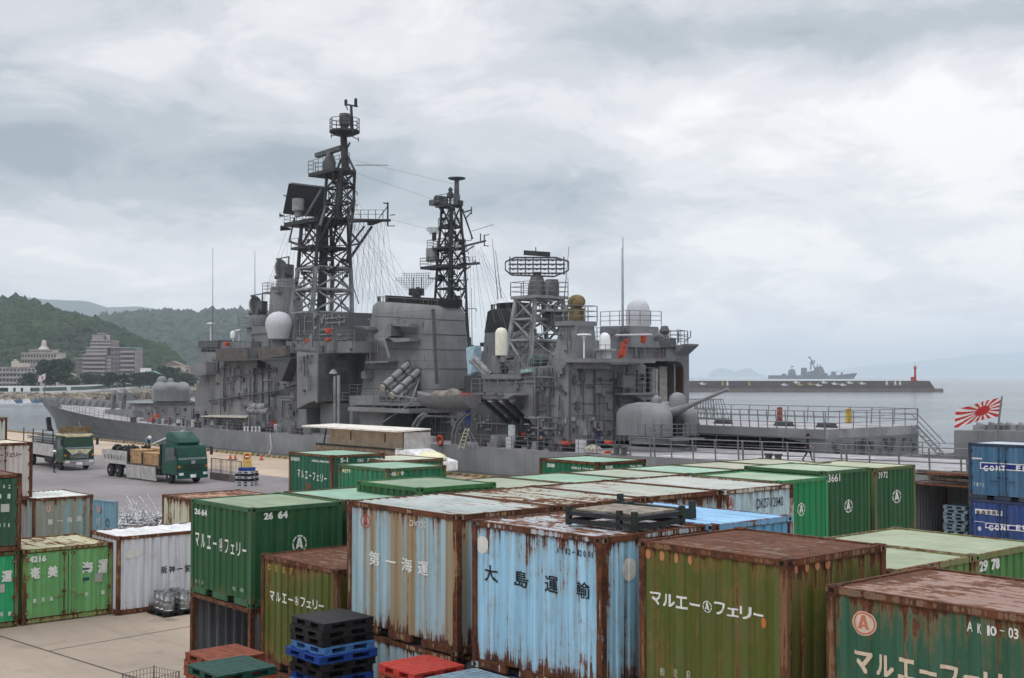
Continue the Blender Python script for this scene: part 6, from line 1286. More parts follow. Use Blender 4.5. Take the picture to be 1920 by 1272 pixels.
mark((-11, -1.6), (-34, -2.4), 0.35); mark((-11, -1.6), (-18, -6.5), 0.35); mark((-18, -6.5), (-34, -7.4), 0.4); mark((-18, -5.0), (-23, -8.5), 0.7); mark((-24, -3.2), (-35, -5.4), 0.3); mark((-11, -10), (-34, -9.6), 0.3); mb.build('deck_marking', M_MARK, DS)
mb = MB(); rp = []
a, b = P(225, 788, -3), P(250, 800, -1)
for i in range(13): f = i / 12; p_ = P(205 + 95 * f, 789 + 14 * f + (9 * math.sin(f * math.pi * 2) ** 2), -2.0); rp.append(p_)
mb.path(rp, 0.07, 5); mb.path([P(507, 815, 0.1), P(509, 840, 0.6), P(501, 862, 1.6)], 0.06, 5); mb.path([P(148, 789, -4), P(155, 815, -3.4), P(154, 830, -2)], 0.05, 5); mb.build('mooring_rope', M_ROPE, DS)
# jack staff and ensign staff with flags
M_FLAGW = plain('flag_white', (0.62, 0.60, 0.59), 0.85, 0.05); M_FLAGR = plain('flag_red', (0.42, 0.03, 0.03), 0.85, 0.08)
def flag(label, a, b, W, Hf, rays, droop, seed, cat='flag'):
    f = thing('flag', label, cat, a, 0); mb = MB(); mb.bar((0, 0, 0), b - a, 0.07, 8, 0.05); mb.build('flagpole', M_RAIL, f)
    d = (b - a); top = d * 0.97; dv = d.normalized(); fl = Vector((-0.93, 0.25, -droop)).normalized(); nx, ny = 60, 40; V, F, M = [], [], []
    for j in range(ny + 1):
        for i in range(nx + 1):
            u, w = i / nx, j / ny; p_ = top - dv * (w * Hf) + fl * (u * W) + Vector((0.15, 1, 0)) * (0.16 * u ** 0.7 * math.sin(u * 8 + w * 2 + seed)) + Vector((0, 0, 0.1 * math.sin(u * 5 + seed) * u)); V.append(p_)
    for j in range(ny):
        for i in range(nx):
            u, w = (i + 0.5) / nx, (j + 0.5) / ny; x, y = (u - (0.40 if rays else 0.5)) * 1.5, (w - 0.5); r_ = math.hypot(x, y)
            red = r_ < 0.25 or (rays and int(math.floor((math.atan2(y, x) / (2 * math.pi) * 16 + 0.5))) % 1 == 0 and (math.atan2(y, x) / (2 * math.pi) * 16) % 1.0 < 0.5)
            F.append((j * (nx + 1) + i, j * (nx + 1) + i + 1, (j + 1) * (nx + 1) + i + 1, (j + 1) * (nx + 1) + i)); M.append(1 if red else 0)
    mb = MB(); mb.v = [tuple(v) for v in V]; mb.f = F; mb.m = M; mb.build('cloth', [M_FLAGW, M_FLAGR], f, smooth=60); return f
def wp(px, py, v): p_ = P(px, py, v); return Vector((P0.x, P0.y, 0)) + AX * p_.x - BX * p_.y + Vector((0, 0, p_.z))
flag('red and white sunburst ensign flying from a staff at the stern', wp(1868, 826, -7), wp(1879, 743, -7), 2.55, 1.1, True, 0.24, 0.6)
flag('small white flag with a red disc on the jack staff at the bow', wp(83, 748, CV), wp(86, 699, CV), 1.25, 0.9, False, 0.3, 1.2)
# ------------------------------------------------------------------ outer ship
DF = thing('destroyer', 'second grey destroyer moored outside the first, with an open helicopter hangar', 'warship', (P0.x, P0.y, 0), YAW)
def partf(name, mat, v, depth, pts, bevel=0.0): return part(DF, name, mat, v, depth, pts, bevel)
N0, N1 = -11.7, -32.8
SE = S(1546, 820, N0)[0]
VE = min((-12 - 0.1 * i for i in range(200)), key=lambda v: abs(S(1722, 805, v)[0] - SE))
rings = []
for s, w, z in ((SE - 1.0, (N0 - VE) / 2, 1.6), (SE + 2, (N0 - VE) / 2 + 0.2, 1.6), (-10, 10.5, 1.6), (20, 10.5, 1.8), (42, 10.0, 2.1), (60, 7.5, 2.4), (78, 4.2, 3.0), (93, 1.8, 3.6), (101, 0.1, 4.2)):
    c = (N0 + N1) / 2; sb = s if s < 60 else 60 + (s - 60) * 0.85; rings.append([Vector((s, c + w, z)), Vector((sb, c + w * 0.85, -3)), Vector((sb, c - w * 0.85, -3)), Vector((s, c - w, z))])
mb = MB(); mb.loft(rings); mb.build('hull', M_HULL, DF, smooth=35)
sH = S(1292, 700, -31.0)[0]; _, zt = S(1240, 648, -26.0); _, zo = S(1235, 677, -26.0); _, zd = S(1300, 800, -24.0)
# hangar: walls round an open door that faces the stern
def hbox(nm, mat, s0, s1, v0, v1, z0, z1, bevel=0.0): mb = MB(); mb.box(s0, s1, v0, v1, z0, z1); return mb.build(nm, mat, DF, bevel=bevel)
v0, v1 = -31.0, -24.3
hbox('hangar_wall', M_SHIP, sH, sH + 14, v1, -18.2, 2.0, zt); hbox('hangar_wall', M_SHIP, sH, sH + 14, v0, v0 + 0.75, 2.0, zt); hbox('hangar_roof', M_SHIP, sH, sH + 14, v0 + 0.75, v1, zo, zt); hbox('hangar_back', plain('hangar_inside', (0.20, 0.165, 0.13), 0.8), sH + 12, sH + 13, v0 + 0.75, v1, 2.0, zo); hbox('hangar_floor', M_DECK, sH, sH + 12, v0 + 0.75, v1, 2.0, zd)
hbox('hangar_wall', M_SHIP, sH + 0.01, sH + 14, v1, -18.0, zt, zt + 0.35, 0)
for sg, vv in ((1, v0 + 0.75), (-1, v1)):
    mb = MB(); pts = [(vv, zo)] + [(vv + sg * 0.9 * (1 - math.sin(t_)), zo - 0.9 * (1 - math.cos(t_))) for t_ in [i * math.pi / 12 for i in range(7)]][::-1]
    mb.prismx([(vv, zo), (vv + sg * 0.9, zo), (vv + sg * 0.35, zo - 0.2), (vv + sg * 0.1, zo - 0.5), (vv, zo - 0.9)], sH + 0.005, sH + 1.5); mb.build('door_corner', M_SHIP, DF)
hbox('door_edge', plain('maroon_edge', (0.09, 0.03, 0.03), 0.6), sH + 0.1, sH + 0.9, v0 + 0.752, v0 + 0.85, zd, zo - 0.5)
mb = MB(); mb.lathe([(0.55, 2.2), (0.4, 3.2), (0.45, 4.4), (0.5, 5.2)], (sH + 1.2, -27.2, zd), 14); mb.box(sH + 1.6, sH + 3, -28.6, -24.4, zd, zd + 1.5); mb.box(sH + 1.0, sH + 2.2, -25.9, -24.5, zd + 2.0, zd + 2.9); mb.ball((sH + 1.6, -27.6, zd + 1.4), 0.9, 14, 1.4, 0.9, 0.9); mb.box(sH + 1.4, sH + 1.9, -29.4, -28.3, zd + 1.6, zo - 0.5); mb.bar((sH + 0.8, -29.8, zd), (sH + 0.8, -29.8, zo - 0.3), 0.07, 6); mb.build('hangar_fittings', plain('hangar_gear', (0.36, 0.34, 0.31), 0.6), DF, smooth=50)
mb = MB(); mb.obox((sH + 2, -24.0, zo - 0.3), (0.2, 0.5, 0.1), Matrix.Identity(3)); mb.box(sH - 0.08, sH, -27.6, -25.9, zo + 0.35, zt - 0.15); mb.build('hull_number_board', plain('dark_board', (0.055, 0.05, 0.055), 0.7), DF)
mb = MB()
for r_ in range(3):
    for c_ in range(3):
        vs_, fs_ = glyph('八三三米'[(r_ + c_) % 3], 0.02); mb.add([(sH - 0.085, -26.0 - (c_ + v_.x * 0.8) * 0.5, zt - 0.6 - r_ * 0.42 + v_.y * 0.36) for v_ in vs_], fs_)
mb.build('board_lettering', plain('pale_pink_letters', (0.45, 0.33, 0.33), 0.7), DF)
for s_ in (-1,):
    mb = MB(); mb.prism([(sH + 0.0, zt), (sH - 1.4, zt + 0.2), (sH - 1.4, zt + 0.05), (sH, zt - 0.9)], v0 + 0.2, v0 + 2.2); mb.build('corner_sponson', M_SHIP, DF)
partf('hangar_upperworks', M_SHIP, -22.0, 4.0, [(1124, 612), (1180, 611), (1184, 652), (1124, 652)], 0.05); partf('hangar_upperworks', M_SHIPD, -26.0, 3.0, [(1215, 632), (1228, 633), (1230, 652), (1215, 652)], 0.05)
fittings(DF, -21.95, 1128, 616, 1178, 648, 18, 31, M_SHIP)
end_fittings(DF, sH, -18.6, -24.2, 2.4, zt - 0.3, 30, 44, M_SHIPD)
mb = MB(); c = P(1196.5, 612, -25.5); r_ = 26 * 105 / FPX; mb.lathe([(r_ * 0.96, -0.1), (r_, 0.9), (r_ * 0.98, 1.35), (r_ * 0.87, 1.95), (r_ * 0.62, 2.4), (r_ * 0.3, 2.6), (0.02, 2.65)], c, 30); mb.build('radome', M_RDOMEG, DF, smooth=60)
mb = MB(); mb.rail([P(1126, 611, -22.1), P(1180, 609, -22.1), P(1240, 610, -26)], 1.3, 3, 1.2, 0.035); mb.rail([Vector((sH + 3, -18.4, zt + 0.35)), Vector((sH, -18.4, zt + 0.35)), Vector((sH, -30.8, zt + 0.35)), Vector((sH + 6, -30.8, zt + 0.35))], 1.15, 3, 1.2, 0.035); mb.rail([P(1270, 650, -27), P(1290, 653, -29)], 1.6, 3, 0.8, 0.03); mb.build('guard_rail', M_RAIL, DF)
mb = MB(); c = P(1246, 634, -24); mb.lathe([(0.5, 0), (0.55, 0.5), (0.3, 0.9), (0.5, 1.2), (0.3, 1.7)], c + Vector((0, 0, -0.6)), 12); mb.lathe([(0.5, 0), (0.5, 0.4), (0.2, 0.7)], P(1236, 640, -22), 12); mb.bar(P(1284, 640, -30), P(1295, 632, -31), 0.05, 5); mb.bar(P(1295, 632, -31), P(1295, 620, -31), 0.05, 5); mb.build('deck_fitting', M_MAST, DF)
for i, (px, py, w, h) in enumerate([(1166, 655, 5, 13), (1160, 665, 4, 8), (1170, 640, 3, 4), (1203, 634, 4, 10), (1199, 628, 6, 3)]):
    mb = MB(); bk(mb, -17.6, 0.5, [(px - w * 0.6, py - h), (px + w, py - h * 0.8), (px + w * 0.3, py + h), (px - w, py + h * 0.9)]); mb.build('rescue_gear', M_ORANGE, DF, bevel=0.08)
mb = MB(); mb.bar(P(1155, 629, -17.4), P(1222, 628, -17.4), 0.1, 6); mb.build('davit_boom', M_RDOMEG, DF)
hbox('superstructure', M_SHIP, sH + 14.01, sH + 24, -31, -18.3, 2.0, zt - 0.6)
# flight deck
_, zf = S(1440, 802, N0)
mb = MB(); mb.box(SE, sH - 0.01, VE, N0 - 0.15, zf - 0.65, zf); mb.build('flight_deck', M_DECK, DF)
mb = MB(); mb.box(SE + 0.02, -5.5, N0 - 0.15, N0 - 0.01, zf - 0.62, zf - 0.03); mb.build('deck_edge', M_SHIP, DF)
s_a = SE + 2.0; mb = MB(); mb.prism([(SE, 1.5), (SE, zf - 0.66), (s_a + 1.6, zf - 0.66), (s_a + 1.4, zf - 0.75), (s_a - 0.3, zf - 0.95), (s_a - 0.6, 1.5)], VE + 0.05, N0 - 0.2); mb.build('after_hull', M_SHIP, DF)
mb = MB(); mb.box(s_a - 0.5, sH, VE + 1.0, -15.0, 1.5, zf - 0.66); mb.build('underdeck_shade', M_VOID, DF)  # near-black block filling the gap below the deck, shade put into its colour
fittings(DF, -14.9, 1310, 826, 1500, 850, 40, 33, M_SHIPD, 0.6); end_fittings(DF, SE, N0 - 0.8, VE + 0.6, 1.8, zf - 1.0, 26, 37, M_SHIPD)
mb = MB()
for v_ in (N0 - 0.1, VE + 0.05):
    for i in range(15): s = -5.7 - i * (-5.75 - SE) / 14 if v_ > -13 else sH - 1 - i * (sH - 1.1 - SE) / 14; mb.bar((s, v_, zf - 0.1), (s, v_ + (0.15 if v_ > -13 else -0.15), zf + 1.25), 0.04, 6)
    for h in (0.45, 0.85, 1.25): mb.bar((-5.7 if v_ > -13 else sH - 1, v_ + (0.1 if v_ > -13 else -0.1) * h, zf + h), (SE + 0.1, v_ + (0.1 if v_ > -13 else -0.1) * h, zf + h), 0.03, 5)
mb.rail([(SE + 0.05, N0 - 0.2, zf), (SE + 0.05, VE + 0.1, zf)], 1.25, 3, 1.6, 0.028)
mb.build('flight_deck_rail', M_RAIL, DF)
mb = MB(); mb.rail([(SE - 0.9, N0 - 0.6, 1.6), (SE, N0 - 0.4, 1.6)], 1.0, 3, 1.3); mb.rail([(SE - 0.9, N0 - 0.6, 1.6), (SE - 0.9, VE + 1, 1.6)], 1.0, 3, 1.5); mb.build('guard_rail', M_RAIL, DF)
mb = MB(); a = Vector((SE - 0.1, VE + 0.8, zf)); b = Vector((SE - 2.4, VE + 0.8, 1.6))
for dv in (-0.4, 0.4): mb.bar(a + Vector((0, dv, 0)), b + Vector((0, dv, 0)), 0.06, 5); mb.bar(a + Vector((0, dv, 0.9)), b + Vector((0, dv, 0.9)), 0.04, 5)
for i in range(7): p_ = a.lerp(b, (i + 0.5) / 7); mb.bar(p_ + Vector((0, -0.4, 0)), p_ + Vector((0, 0.4, 0)), 0.05, 4)
mb.build('ladder', M_RAIL, DF)
mb = MB()
for a, b in (((-6, -12.6), (SE + 1, -12.9)), ((-2, -15), (-7, -18)), ((-7, -18), (SE + 1, -18)), ((2, VE + 1.5), (SE + 1, VE + 1.5))):
    a, b = Vector(a), Vector(b); d = (b - a).normalized(); n_ = Vector((-d.y, d.x)) * 0.2; mb.add([(p_.x, p_.y, zf + 0.012) for p_ in (a - n_, b - n_, b + n_, a + n_)], [(0, 1, 2, 3)])
mb.build('deck_marking', M_MARK, DF)
for px, py, c_, w in ((1462, 779, plain('dull_red_gear', (0.25, 0.06, 0.05), 0.6), 0.13), (1591, 777, plain('yellow_gear', (0.42, 0.28, 0.04), 0.6), 0.16), (1550, 788, M_SHIPD, 0.7), (1356, 795, M_SHIPD, 0.7), (1470, 799, M_SHIPD, 0.7)):
    s_, z_ = S(px, py, VE + 0.8 if py < 785 else -15.0); mb = MB(); mb.box(s_ - w, s_ + w, (VE + 0.8 if py < 785 else -15.0) - 0.25, (VE + 0.8 if py < 785 else -15.0) + 0.25, zf, zf + (1.15 if py < 785 else 0.35)); mb.box(s_ - w * 1.2, s_ + w * 1.2, (VE + 0.8 if py < 785 else -15.0) - 0.3, (VE + 0.8 if py < 785 else -15.0) + 0.3, zf, zf + 0.12); mb.build('deck_gear', c_, DF, bevel=0.06)
mb = MB(); c = P(1325, 790, VE + 1); [mb.bar((c.x + 2.0 - i * 0.4, y_, zf), (c.x + 1.3 - i * 0.26, y_, zf + 1.7), 0.035, 5) for i in range(11) for y_ in (VE + 0.4, VE + 1.8)]; [mb.bar((c.x + a_, y_, zf + h_), (c.x - a_, y_, zf + h_), 0.04, 5) for a_, h_ in ((2.0, 0.05), (1.65, 0.85), (1.3, 1.7)) for y_ in (VE + 0.4, VE + 1.8)]; mb.build('net_frame', M_RAIL, DF)
# outer ship: masts and funnel that show above the inner ship
U = [lev(690, 808, 836, -23.0, -26.4), lev(640, 811, 838, -23.2, -26.3), lev(588, 814, 840, -23.4, -26.1), lev(540, 817, 842, -23.6, -26.0), lev(500, 820, 844, -23.7, -25.8), lev(464, 822, 845, -23.8, -25.7), lev(425, 826, 846, -24.0, -25.5), lev(384, 828, 847, -24.1, -25.4)]
mb = MB(); lattice(mb, U, 0.15, 0.075, 0.1); mb.bar(sum(U[0], Vector()) / 4, sum(U[7], Vector()) / 4, 0.34, 10, 0.22); mb.build('mast', M_MASTD, DF, smooth=50)
uc = lambda k: sum(U[k], Vector()) / 4
mb = MB(); c = uc(7); plat(mb, c + Vector((0.3, 0.3, 0.1)), 1.1, 0.9, 0.25, 1.1, r=0.035); c = uc(5); plat(mb, c + Vector((0.5, 0.3, 0.1)), 1.7, 1.4, 0.25, 0.9, r=0.03); c = uc(4); plat(mb, c + Vector((0.9, 0.5, 0.2)), 2.2, 1.5, 0.3, 0.95, r=0.03); plat(mb, uc(6) + Vector((0.4, 0, 0.3)), 0.9, 0.8, 0.15, 0.8); mb.build('mast_platform', M_MASTD, DF)
mb = MB()
for a, b, r_ in (((858, 497, -25), (898, 494, -29.5), 0.16), ((862, 513, -25), (882, 500, -28), 0.1), ((870, 462, -25), (910, 452, -30), 0.13), ((860, 480, -25), (888, 462, -28), 0.09), ((864, 400, -25), (884, 394, -27), 0.09), ((884, 388, -27), (884, 402, -27), 0.06), ((868, 398, -25), (873, 410, -26), 0.09), ((873, 410, -26), (886, 448, -28), 0.09), ((884, 398, -27), (873, 410, -26), 0.07), ((908, 440, -30), (908, 462, -30), 0.07), ((901, 438, -29.5), (901, 452, -29.5), 0.07), ((908, 442, -30), (917, 440, -31), 0.05), ((908, 460, -30), (916, 462, -31), 0.05), ((890, 494, -29), (890, 490, -29), 0.1), ((884, 434, -28), (926, 421, -32), 0.03)): mb.bar(P(*a), P(*b), r_, 6)
mb.rail([P(862, 496, -25), P(892, 493, -29)], 0.7, 2, 1.0, 0.025); mb.build('yardarm', M_MASTD, DF)
mb = MB(); a = P(856, 384, -25); b = P(856.5, 336, -25); mb.bar(a, b, 0.32, 10, 0.26); mb.lathe([(0.2, -0.2), (0.95, 0.0), (1.0, 0.12), (0.05, 0.18)], b, 18); mb.bar(P(844, 384, -25), P(844.5, 360, -25), 0.14, 6); mb.lathe([(0.3, 0), (0.42, 0.4), (0.2, 0.8), (0.3, 1.0), (0.05, 1.3)], P(844.5, 372, -25), 10); mb.box(*[f_ for f_ in (P(826, 380, -25).x - 0.5, P(826, 380, -25).x + 0.5, -25.6, -24.4, P(826, 382, -25).z, P(826, 369, -25).z)]); mb.box(P(816, 380, -25).x - 0.5, P(816, 380, -25).x + 0.4, -25.6, -24.4, P(816, 386, -25).z, P(816, 376, -25).z); mb.build('topmast', M_MAST, DF, smooth=45)
mb = MB(); stack_drum(mb, P(811, 490, -23.5), 0.75, 1.45); mb.build('aerial_drum', M_MASTL, DF, smooth=40)
def mesh_dish(name, c, W, H, head, nx, ny, r, curve, cut):
    t = empty(name, c, head); t.parent = DF; mb = MB()
    def pt(u, w): 
        x = (u - 0.5) * W; z = (w - 0.5) * H; return Vector((x, -curve * (2 * u - 1) ** 2 * W * 0.25, z))
    def ok(u, w): return not ((u < cut and w < (cut - u) / cut * 0.6) or (u > 1 - cut and w < (u - 1 + cut) / cut * 0.6) or (u < cut * 0.4 and w > 0.8) or (u > 1 - cut * 0.4 and w > 0.8))
    for i in range(nx + 1):
        for j in range(ny): 
            if ok(i / nx, (j + .5) / ny): mb.bar(pt(i / nx, j / ny), pt(i / nx, (j + 1) / ny), r, 4)
    for j in range(ny + 1):
        for i in range(nx):
            if ok((i + .5) / nx, j / ny): mb.bar(pt(i / nx, j / ny), pt((i + 1) / nx, j / ny), r, 4)
    mb.build('reflector', M_MAST, t); return t
d_ = mesh_dish('air_search_radar', P(781, 530, -24), 4.6, 2.1, R(-141), 16, 8, 0.03, 0.35, 0.35); mb = MB(); mb.box(-0.8, 0.8, -0.5, 0.5, -1.5, -0.7); mb.bar((0, 0, -3.5), (0, 0, -1.4), 0.5, 12); mb.bar((0, 0, -0.6), (0, 1.3, -0.5), 0.07, 5); mb.bar((-.4, -.1, -0.9), (-.4, 0.1, 0.6), 0.05, 5); mb.bar((.6, -.1, -0.9), (.6, 0.1, 0.6), 0.05, 5); mb.build('pedestal', M_MASTD, d_)
d_ = mesh_dish('surface_search_radar', P(814, 433, -24), 1.7, 0.75, R(-140), 12, 5, 0.03, 0.3, 0.2); mb = MB(); mb.bar((0, 0, -1.1), (0, 0, -0.2), 0.25, 10); mb.bar((0, 0, -0.2), (0, 0.7, -0.1), 0.06, 5); mb.build('pedestal', M_MASTD, d_)
mb = MB(); fr = [rring(893, 965, 705, -26.0, 2.0, 32, 4, -24.0), rring(900, 963, 622, -26.0, 1.9, 32, 4, -24.1)]; mb.loft(fr); mb.build('funnel', M_SHIP, DF, smooth=40)
mb = MB(); fr = [rring(899.5, 963.5, 623, -26.0, 1.93, 32, 4, -24.1), rring(906, 962, 583, -26.0, 1.8, 32, 4, -24.2), rring(911, 960, 579, -26.0, 1.6, 32, 4, -24.2)]; mb.loft(fr); q0 = rring(922, 962, 581, -26.0, 1.4, 28, 4, -24.4); mb.loft([q0, [Vector((p_.x, p_.y, p_.z + 0.75)) for p_ in q0]]); mb.rail([p_ for p_ in fr[2][:16]], 0.5, 1, 2, 0.035); mb.build('funnel_top', M_BLACK, DF, smooth=40)
mb = MB(); mb.bar(P(1168.5, 650, -21.5), P(1168, 445, -21.5), 0.07, 6, 0.03); mb.bar(P(1166, 640, -21.5), P(1166, 465, -21.5), 0.04, 6, 0.02); mb.build('whip_aerial', M_MAST, DF)
part(DF, 'mast_deckhouse', M_SHIPD, -20.5, 2.0, [(842, 632), (856, 632), (858, 700), (842, 700)]); fittings(DF, -20.4, 845, 600, 880, 690, 40, 35, M_MASTD, 0.9); fittings(DF, -20.4, 885, 650, 915, 700, 22, 36, M_MASTD, 0.9)
flag('small white flag hoisted under the outer ship mast platform', wp(857, 470, -24.5), wp(860, 452, -24.5), 0.9, 0.6, False, 0.6, 2.0)
# ------------ the clutter of cables, lamps, boxes and small aerials on the masts
def mast_clutter(root, L, n, seed, mat, out=0.5):
    rn = random.Random(seed); mb = MB()
    for i in range(n):
        k = rn.randrange(len(L) - 1); f = rn.random(); q = [L[k][j].lerp(L[k + 1][j], f) for j in range(4)]; j = rn.randrange(4); p_ = q[j].lerp(q[(j + 1) % 4], rn.random()); c = sum(q, Vector()) / 4; o = (p_ - c); o.z = 0; o = o.normalized(); r = rn.random()
        if r < 0.3: e = p_ + o * (0.2 + out * rn.random()); mb.bar(p_, e, 0.04, 5); mb.bar(e, e + Vector((0, 0, rn.choice((-1, 1)) * (0.2 + 0.4 * rn.random()))), 0.045, 5)
        elif r < 0.55: s_ = 0.1 + 0.16 * rn.random(); e = p_ + o * 0.1; mb.box(e.x - s_, e.x + s_, e.y - s_, e.y + s_, e.z, e.z + 0.2 + 0.4 * rn.random())
        elif r < 0.75: mb.bar(p_, p_ - Vector((0, 0, 1.5 + 2 * rn.random())), 0.035, 5)
        elif r < 0.9: mb.ball(p_ + o * 0.2, 0.14 + 0.1 * rn.random(), 8)
        else: mb.bar(p_, q[(j + 2) % 4], 0.05, 5)
    for j in (0, 2):
        for d_ in (0.16, -0.16):
            for k in range(len(L) - 1): mb.bar(L[k][j] + Vector((d_, 0.3, 0)), L[k + 1][j] + Vector((d_, 0.3, 0)), 0.03, 4)
    o = mb.build('mast_fittings', mat, root); o['kind'] = 'stuff'
mast_clutter(DS, L[2:], 70, 51, M_MASTD, 0.8); mast_clutter(DS, L[:3], 30, 52, M_MAST, 0.4); mast_clutter(DS, L2, 46, 53, M_MASTD, 0.7); mast_clutter(DF, U[2:], 130, 54, M_MASTD, 1.0); mast_clutter(DS, T, 34, 55, M_MAST, 0.5)
mb = MB(); rn = random.Random(61)
for i in range(14): mb.bar(P(640 + 12 * rn.random(), 330 + 70 * rn.random(), -8), P(672 + 22 * i * 0.4, 556, -6 - 0.4 * i), 0.014, 3)
for i in range(10): mb.bar(P(880 + 3 * i, 455 + rn.random() * 40, -12), P(868 + 12 * i, 600 + 40 * rn.random(), -7), 0.014, 3)
for a, b in (((655, 320), (856, 390)), ((732, 412), (850, 440)), ((660, 300), (850, 345)), ((560, 400), (480, 600)), ((545, 410), (470, 630))): mb.bar(P(*a, -9), P(*b, -14 if b[0] > 700 else -6), 0.014, 3)
mb.build('rigging_wire', M_MAST, DS)
# deck gear and extra rails along the superstructure
mb = MB()
for x0, y0, x1, y1, v_ in ((378, 662, 470, 660, -1.9), (556, 660, 592, 663, -0.8), (600, 757, 655, 757, -2.0), (655, 742, 700, 742, -1.6), (700, 758, 770, 758, -1.1), (885, 700, 980, 700, -1.7), (1000, 683, 1066, 682, -2.1), (470, 612, 500, 612, -4.3)): mb.rail([P(x0, y0, v_), P(x1, y1, v_)], 1.0, 3, 1.1, 0.022)
mb.build('guard_rail', M_RAIL, DS)
rn = random.Random(77)
for i in range(60):
    s_ = rn.uniform(-7, 66); v_ = -0.5 - rn.random() * 0.9; w_, d_, h_ = 0.12 + 0.3 * rn.random(), 0.1 + 0.15 * rn.random(), 0.2 + 0.7 * rn.random(); mb = MB()
    if i % 3 == 0: mb.lathe([(w_ * 0.6, 0), (w_ * 0.6, h_ * 0.8), (w_ * 0.8, h_ * 0.85), (w_ * 0.5, h_)], (s_, v_, dz(s_)), 10)
    else: mb.box(s_ - w_, s_ + w_, v_ - d_, v_ + d_, dz(s_), dz(s_) + h_)
    mb.build('deck_gear', rn.choice([M_SHIP, M_SHIPD, M_SHIPD, M_MASTL, M_RDOMEG, M_BLACK, M_MASTL]), DS)
# ------------ grey barge behind the blue containers
bg_ = thing('moored_barge', 'plain grey steel barge moored beyond the stern, behind the blue containers', 'barge', (P0.x, P0.y, 0), YAW)
part(bg_, 'hull', M_SHIP, -13.0, 8.0, [(1788, 807), (2010, 810), (2010, 880), (1788, 870)], 0.05)
mb = MB()
for x, w in ((1838, 0.5), (1864, 0.6), (1880, 0.5), (1900, 0.7), (1916, 0.4)):
    s_, z_ = S(x, 808, -14.0); mb.box(s_ - w, s_ + w, -15, -14, z_, z_ + 0.35); mb.bar((s_ - w, -14.5, z_ + 0.2), (s_ + w, -14.5, z_ + 0.45), 0.12, 6)
mb.build('deck_fitting', M_MASTL, bg_)
# ------------ ship's boat on its davits
sb = thing('ship_boat', 'grey open motor boat under a canvas cover hung on davits amidships', 'boat', (P0.x, P0.y, 0), YAW)
s0 = S(783, 745, 0.6)[0]; s1 = S(886, 745, 0.6)[0]; zt = S(835, 743, 0.6)[1]; zb = S(835, 771, 0.6)[1]; L_ = s0 - s1; mb = MB(); rings = []
for f, w, sh, kl in ((0.0, 0.95, 0.18, 0.25), (0.08, 1.05, 0.12, 0.12), (0.3, 1.2, 0.02, 0.0), (0.6, 1.15, 0.02, 0.02), (0.82, 0.8, 0.15, 0.2), (0.95, 0.3, 0.3, 0.5), (1.0, 0.03, 0.36, 0.8)):
    s = s1 + L_ * f; c = 0.6; rings.append([Vector((s, c + w, zt + sh)), Vector((s, c + w * 0.92, zb + 0.62 + kl)), Vector((s, c + w * 0.45, zb + 0.15 + kl)), Vector((s, c, zb + kl)), Vector((s, c - w * 0.45, zb + 0.15 + kl)), Vector((s, c - w * 0.92, zb + 0.62 + kl)), Vector((s, c - w, zt + sh))])
mb.loft(rings); mb.build('hull', plain('boat_grey', (0.15, 0.145, 0.15), 0.5), sb, smooth=50)
mb = MB(); mb.ball(((s0 + s1) / 2 + 0.2, 0.6, zt - 0.02), 1.0, 16, 1.35, 0.85, 0.5, z0=0.0); mb.ball(((s0 + s1) / 2 - 1.1, 0.6, zt - 0.02), 0.8, 16, 1.1, 0.95, 0.8, z0=0.0); mb.build('canvas_cover', plain('boat_canvas', (0.17, 0.155, 0.13), 0.9, 0.3, 1.5, bump=0.5), sb, smooth=60)
mb = MB(); q = P(872, 742, 0.9); mb.box(q.x - 0.4, q.x + 0.5, 0.5, 1.0, q.z - 0.1, q.z + 0.18); mb.build('fuel_can', M_ORANGE, sb)
for x0 in (0, 78):
    mb = MB(); mb.path([P(770 + x0, 832, -0.2), P(771 + x0, 812, -0.1), P(776 + x0, 796, 0.1), P(785 + x0, 783, 0.3), P(796 + x0, 775, 0.5)], 0.13, 8); mb.path([P(776 + x0, 832, -0.2), P(778 + x0, 812, -0.1), P(783 + x0, 798, 0.1), P(791 + x0, 786, 0.3), P(800 + x0, 777, 0.5)], 0.1, 8); mb.build('davit', M_MASTL, DS)
mb = MB(); mb.bar(P(800, 781, -0.2), P(880, 782, -0.2), 0.08, 6); mb.bar(P(716, 793, -0.8), P(780, 750, -0.4), 0.07, 6); mb.bar(P(740, 742, -0.6), P(782, 748, 0.2), 0.05, 6); mb.build('davit_brace', M_MASTL, DS)
mb = MB(); a, b = wp(348, 806, 0.0), wp(274, 838, 2.2); d = (b - a); n_ = Vector((d.y, -d.x, 0)).normalized() * 0.4
mb.add([a - n_, a + n_, b + n_, b - n_, a - n_ - Vector((0, 0, .15)), a + n_ - Vector((0, 0, .15)), b + n_ - Vector((0, 0, .15)), b - n_ - Vector((0, 0, .15))], [(0, 1, 2, 3), (7, 6, 5, 4), (0, 4, 5, 1), (1, 5, 6, 2), (2, 6, 7, 3), (3, 7, 4, 0)])
tag(mb.build('gangway', M_RDOME), 'white plank gangway sloping down from the deck to the lorry', 'gangway')
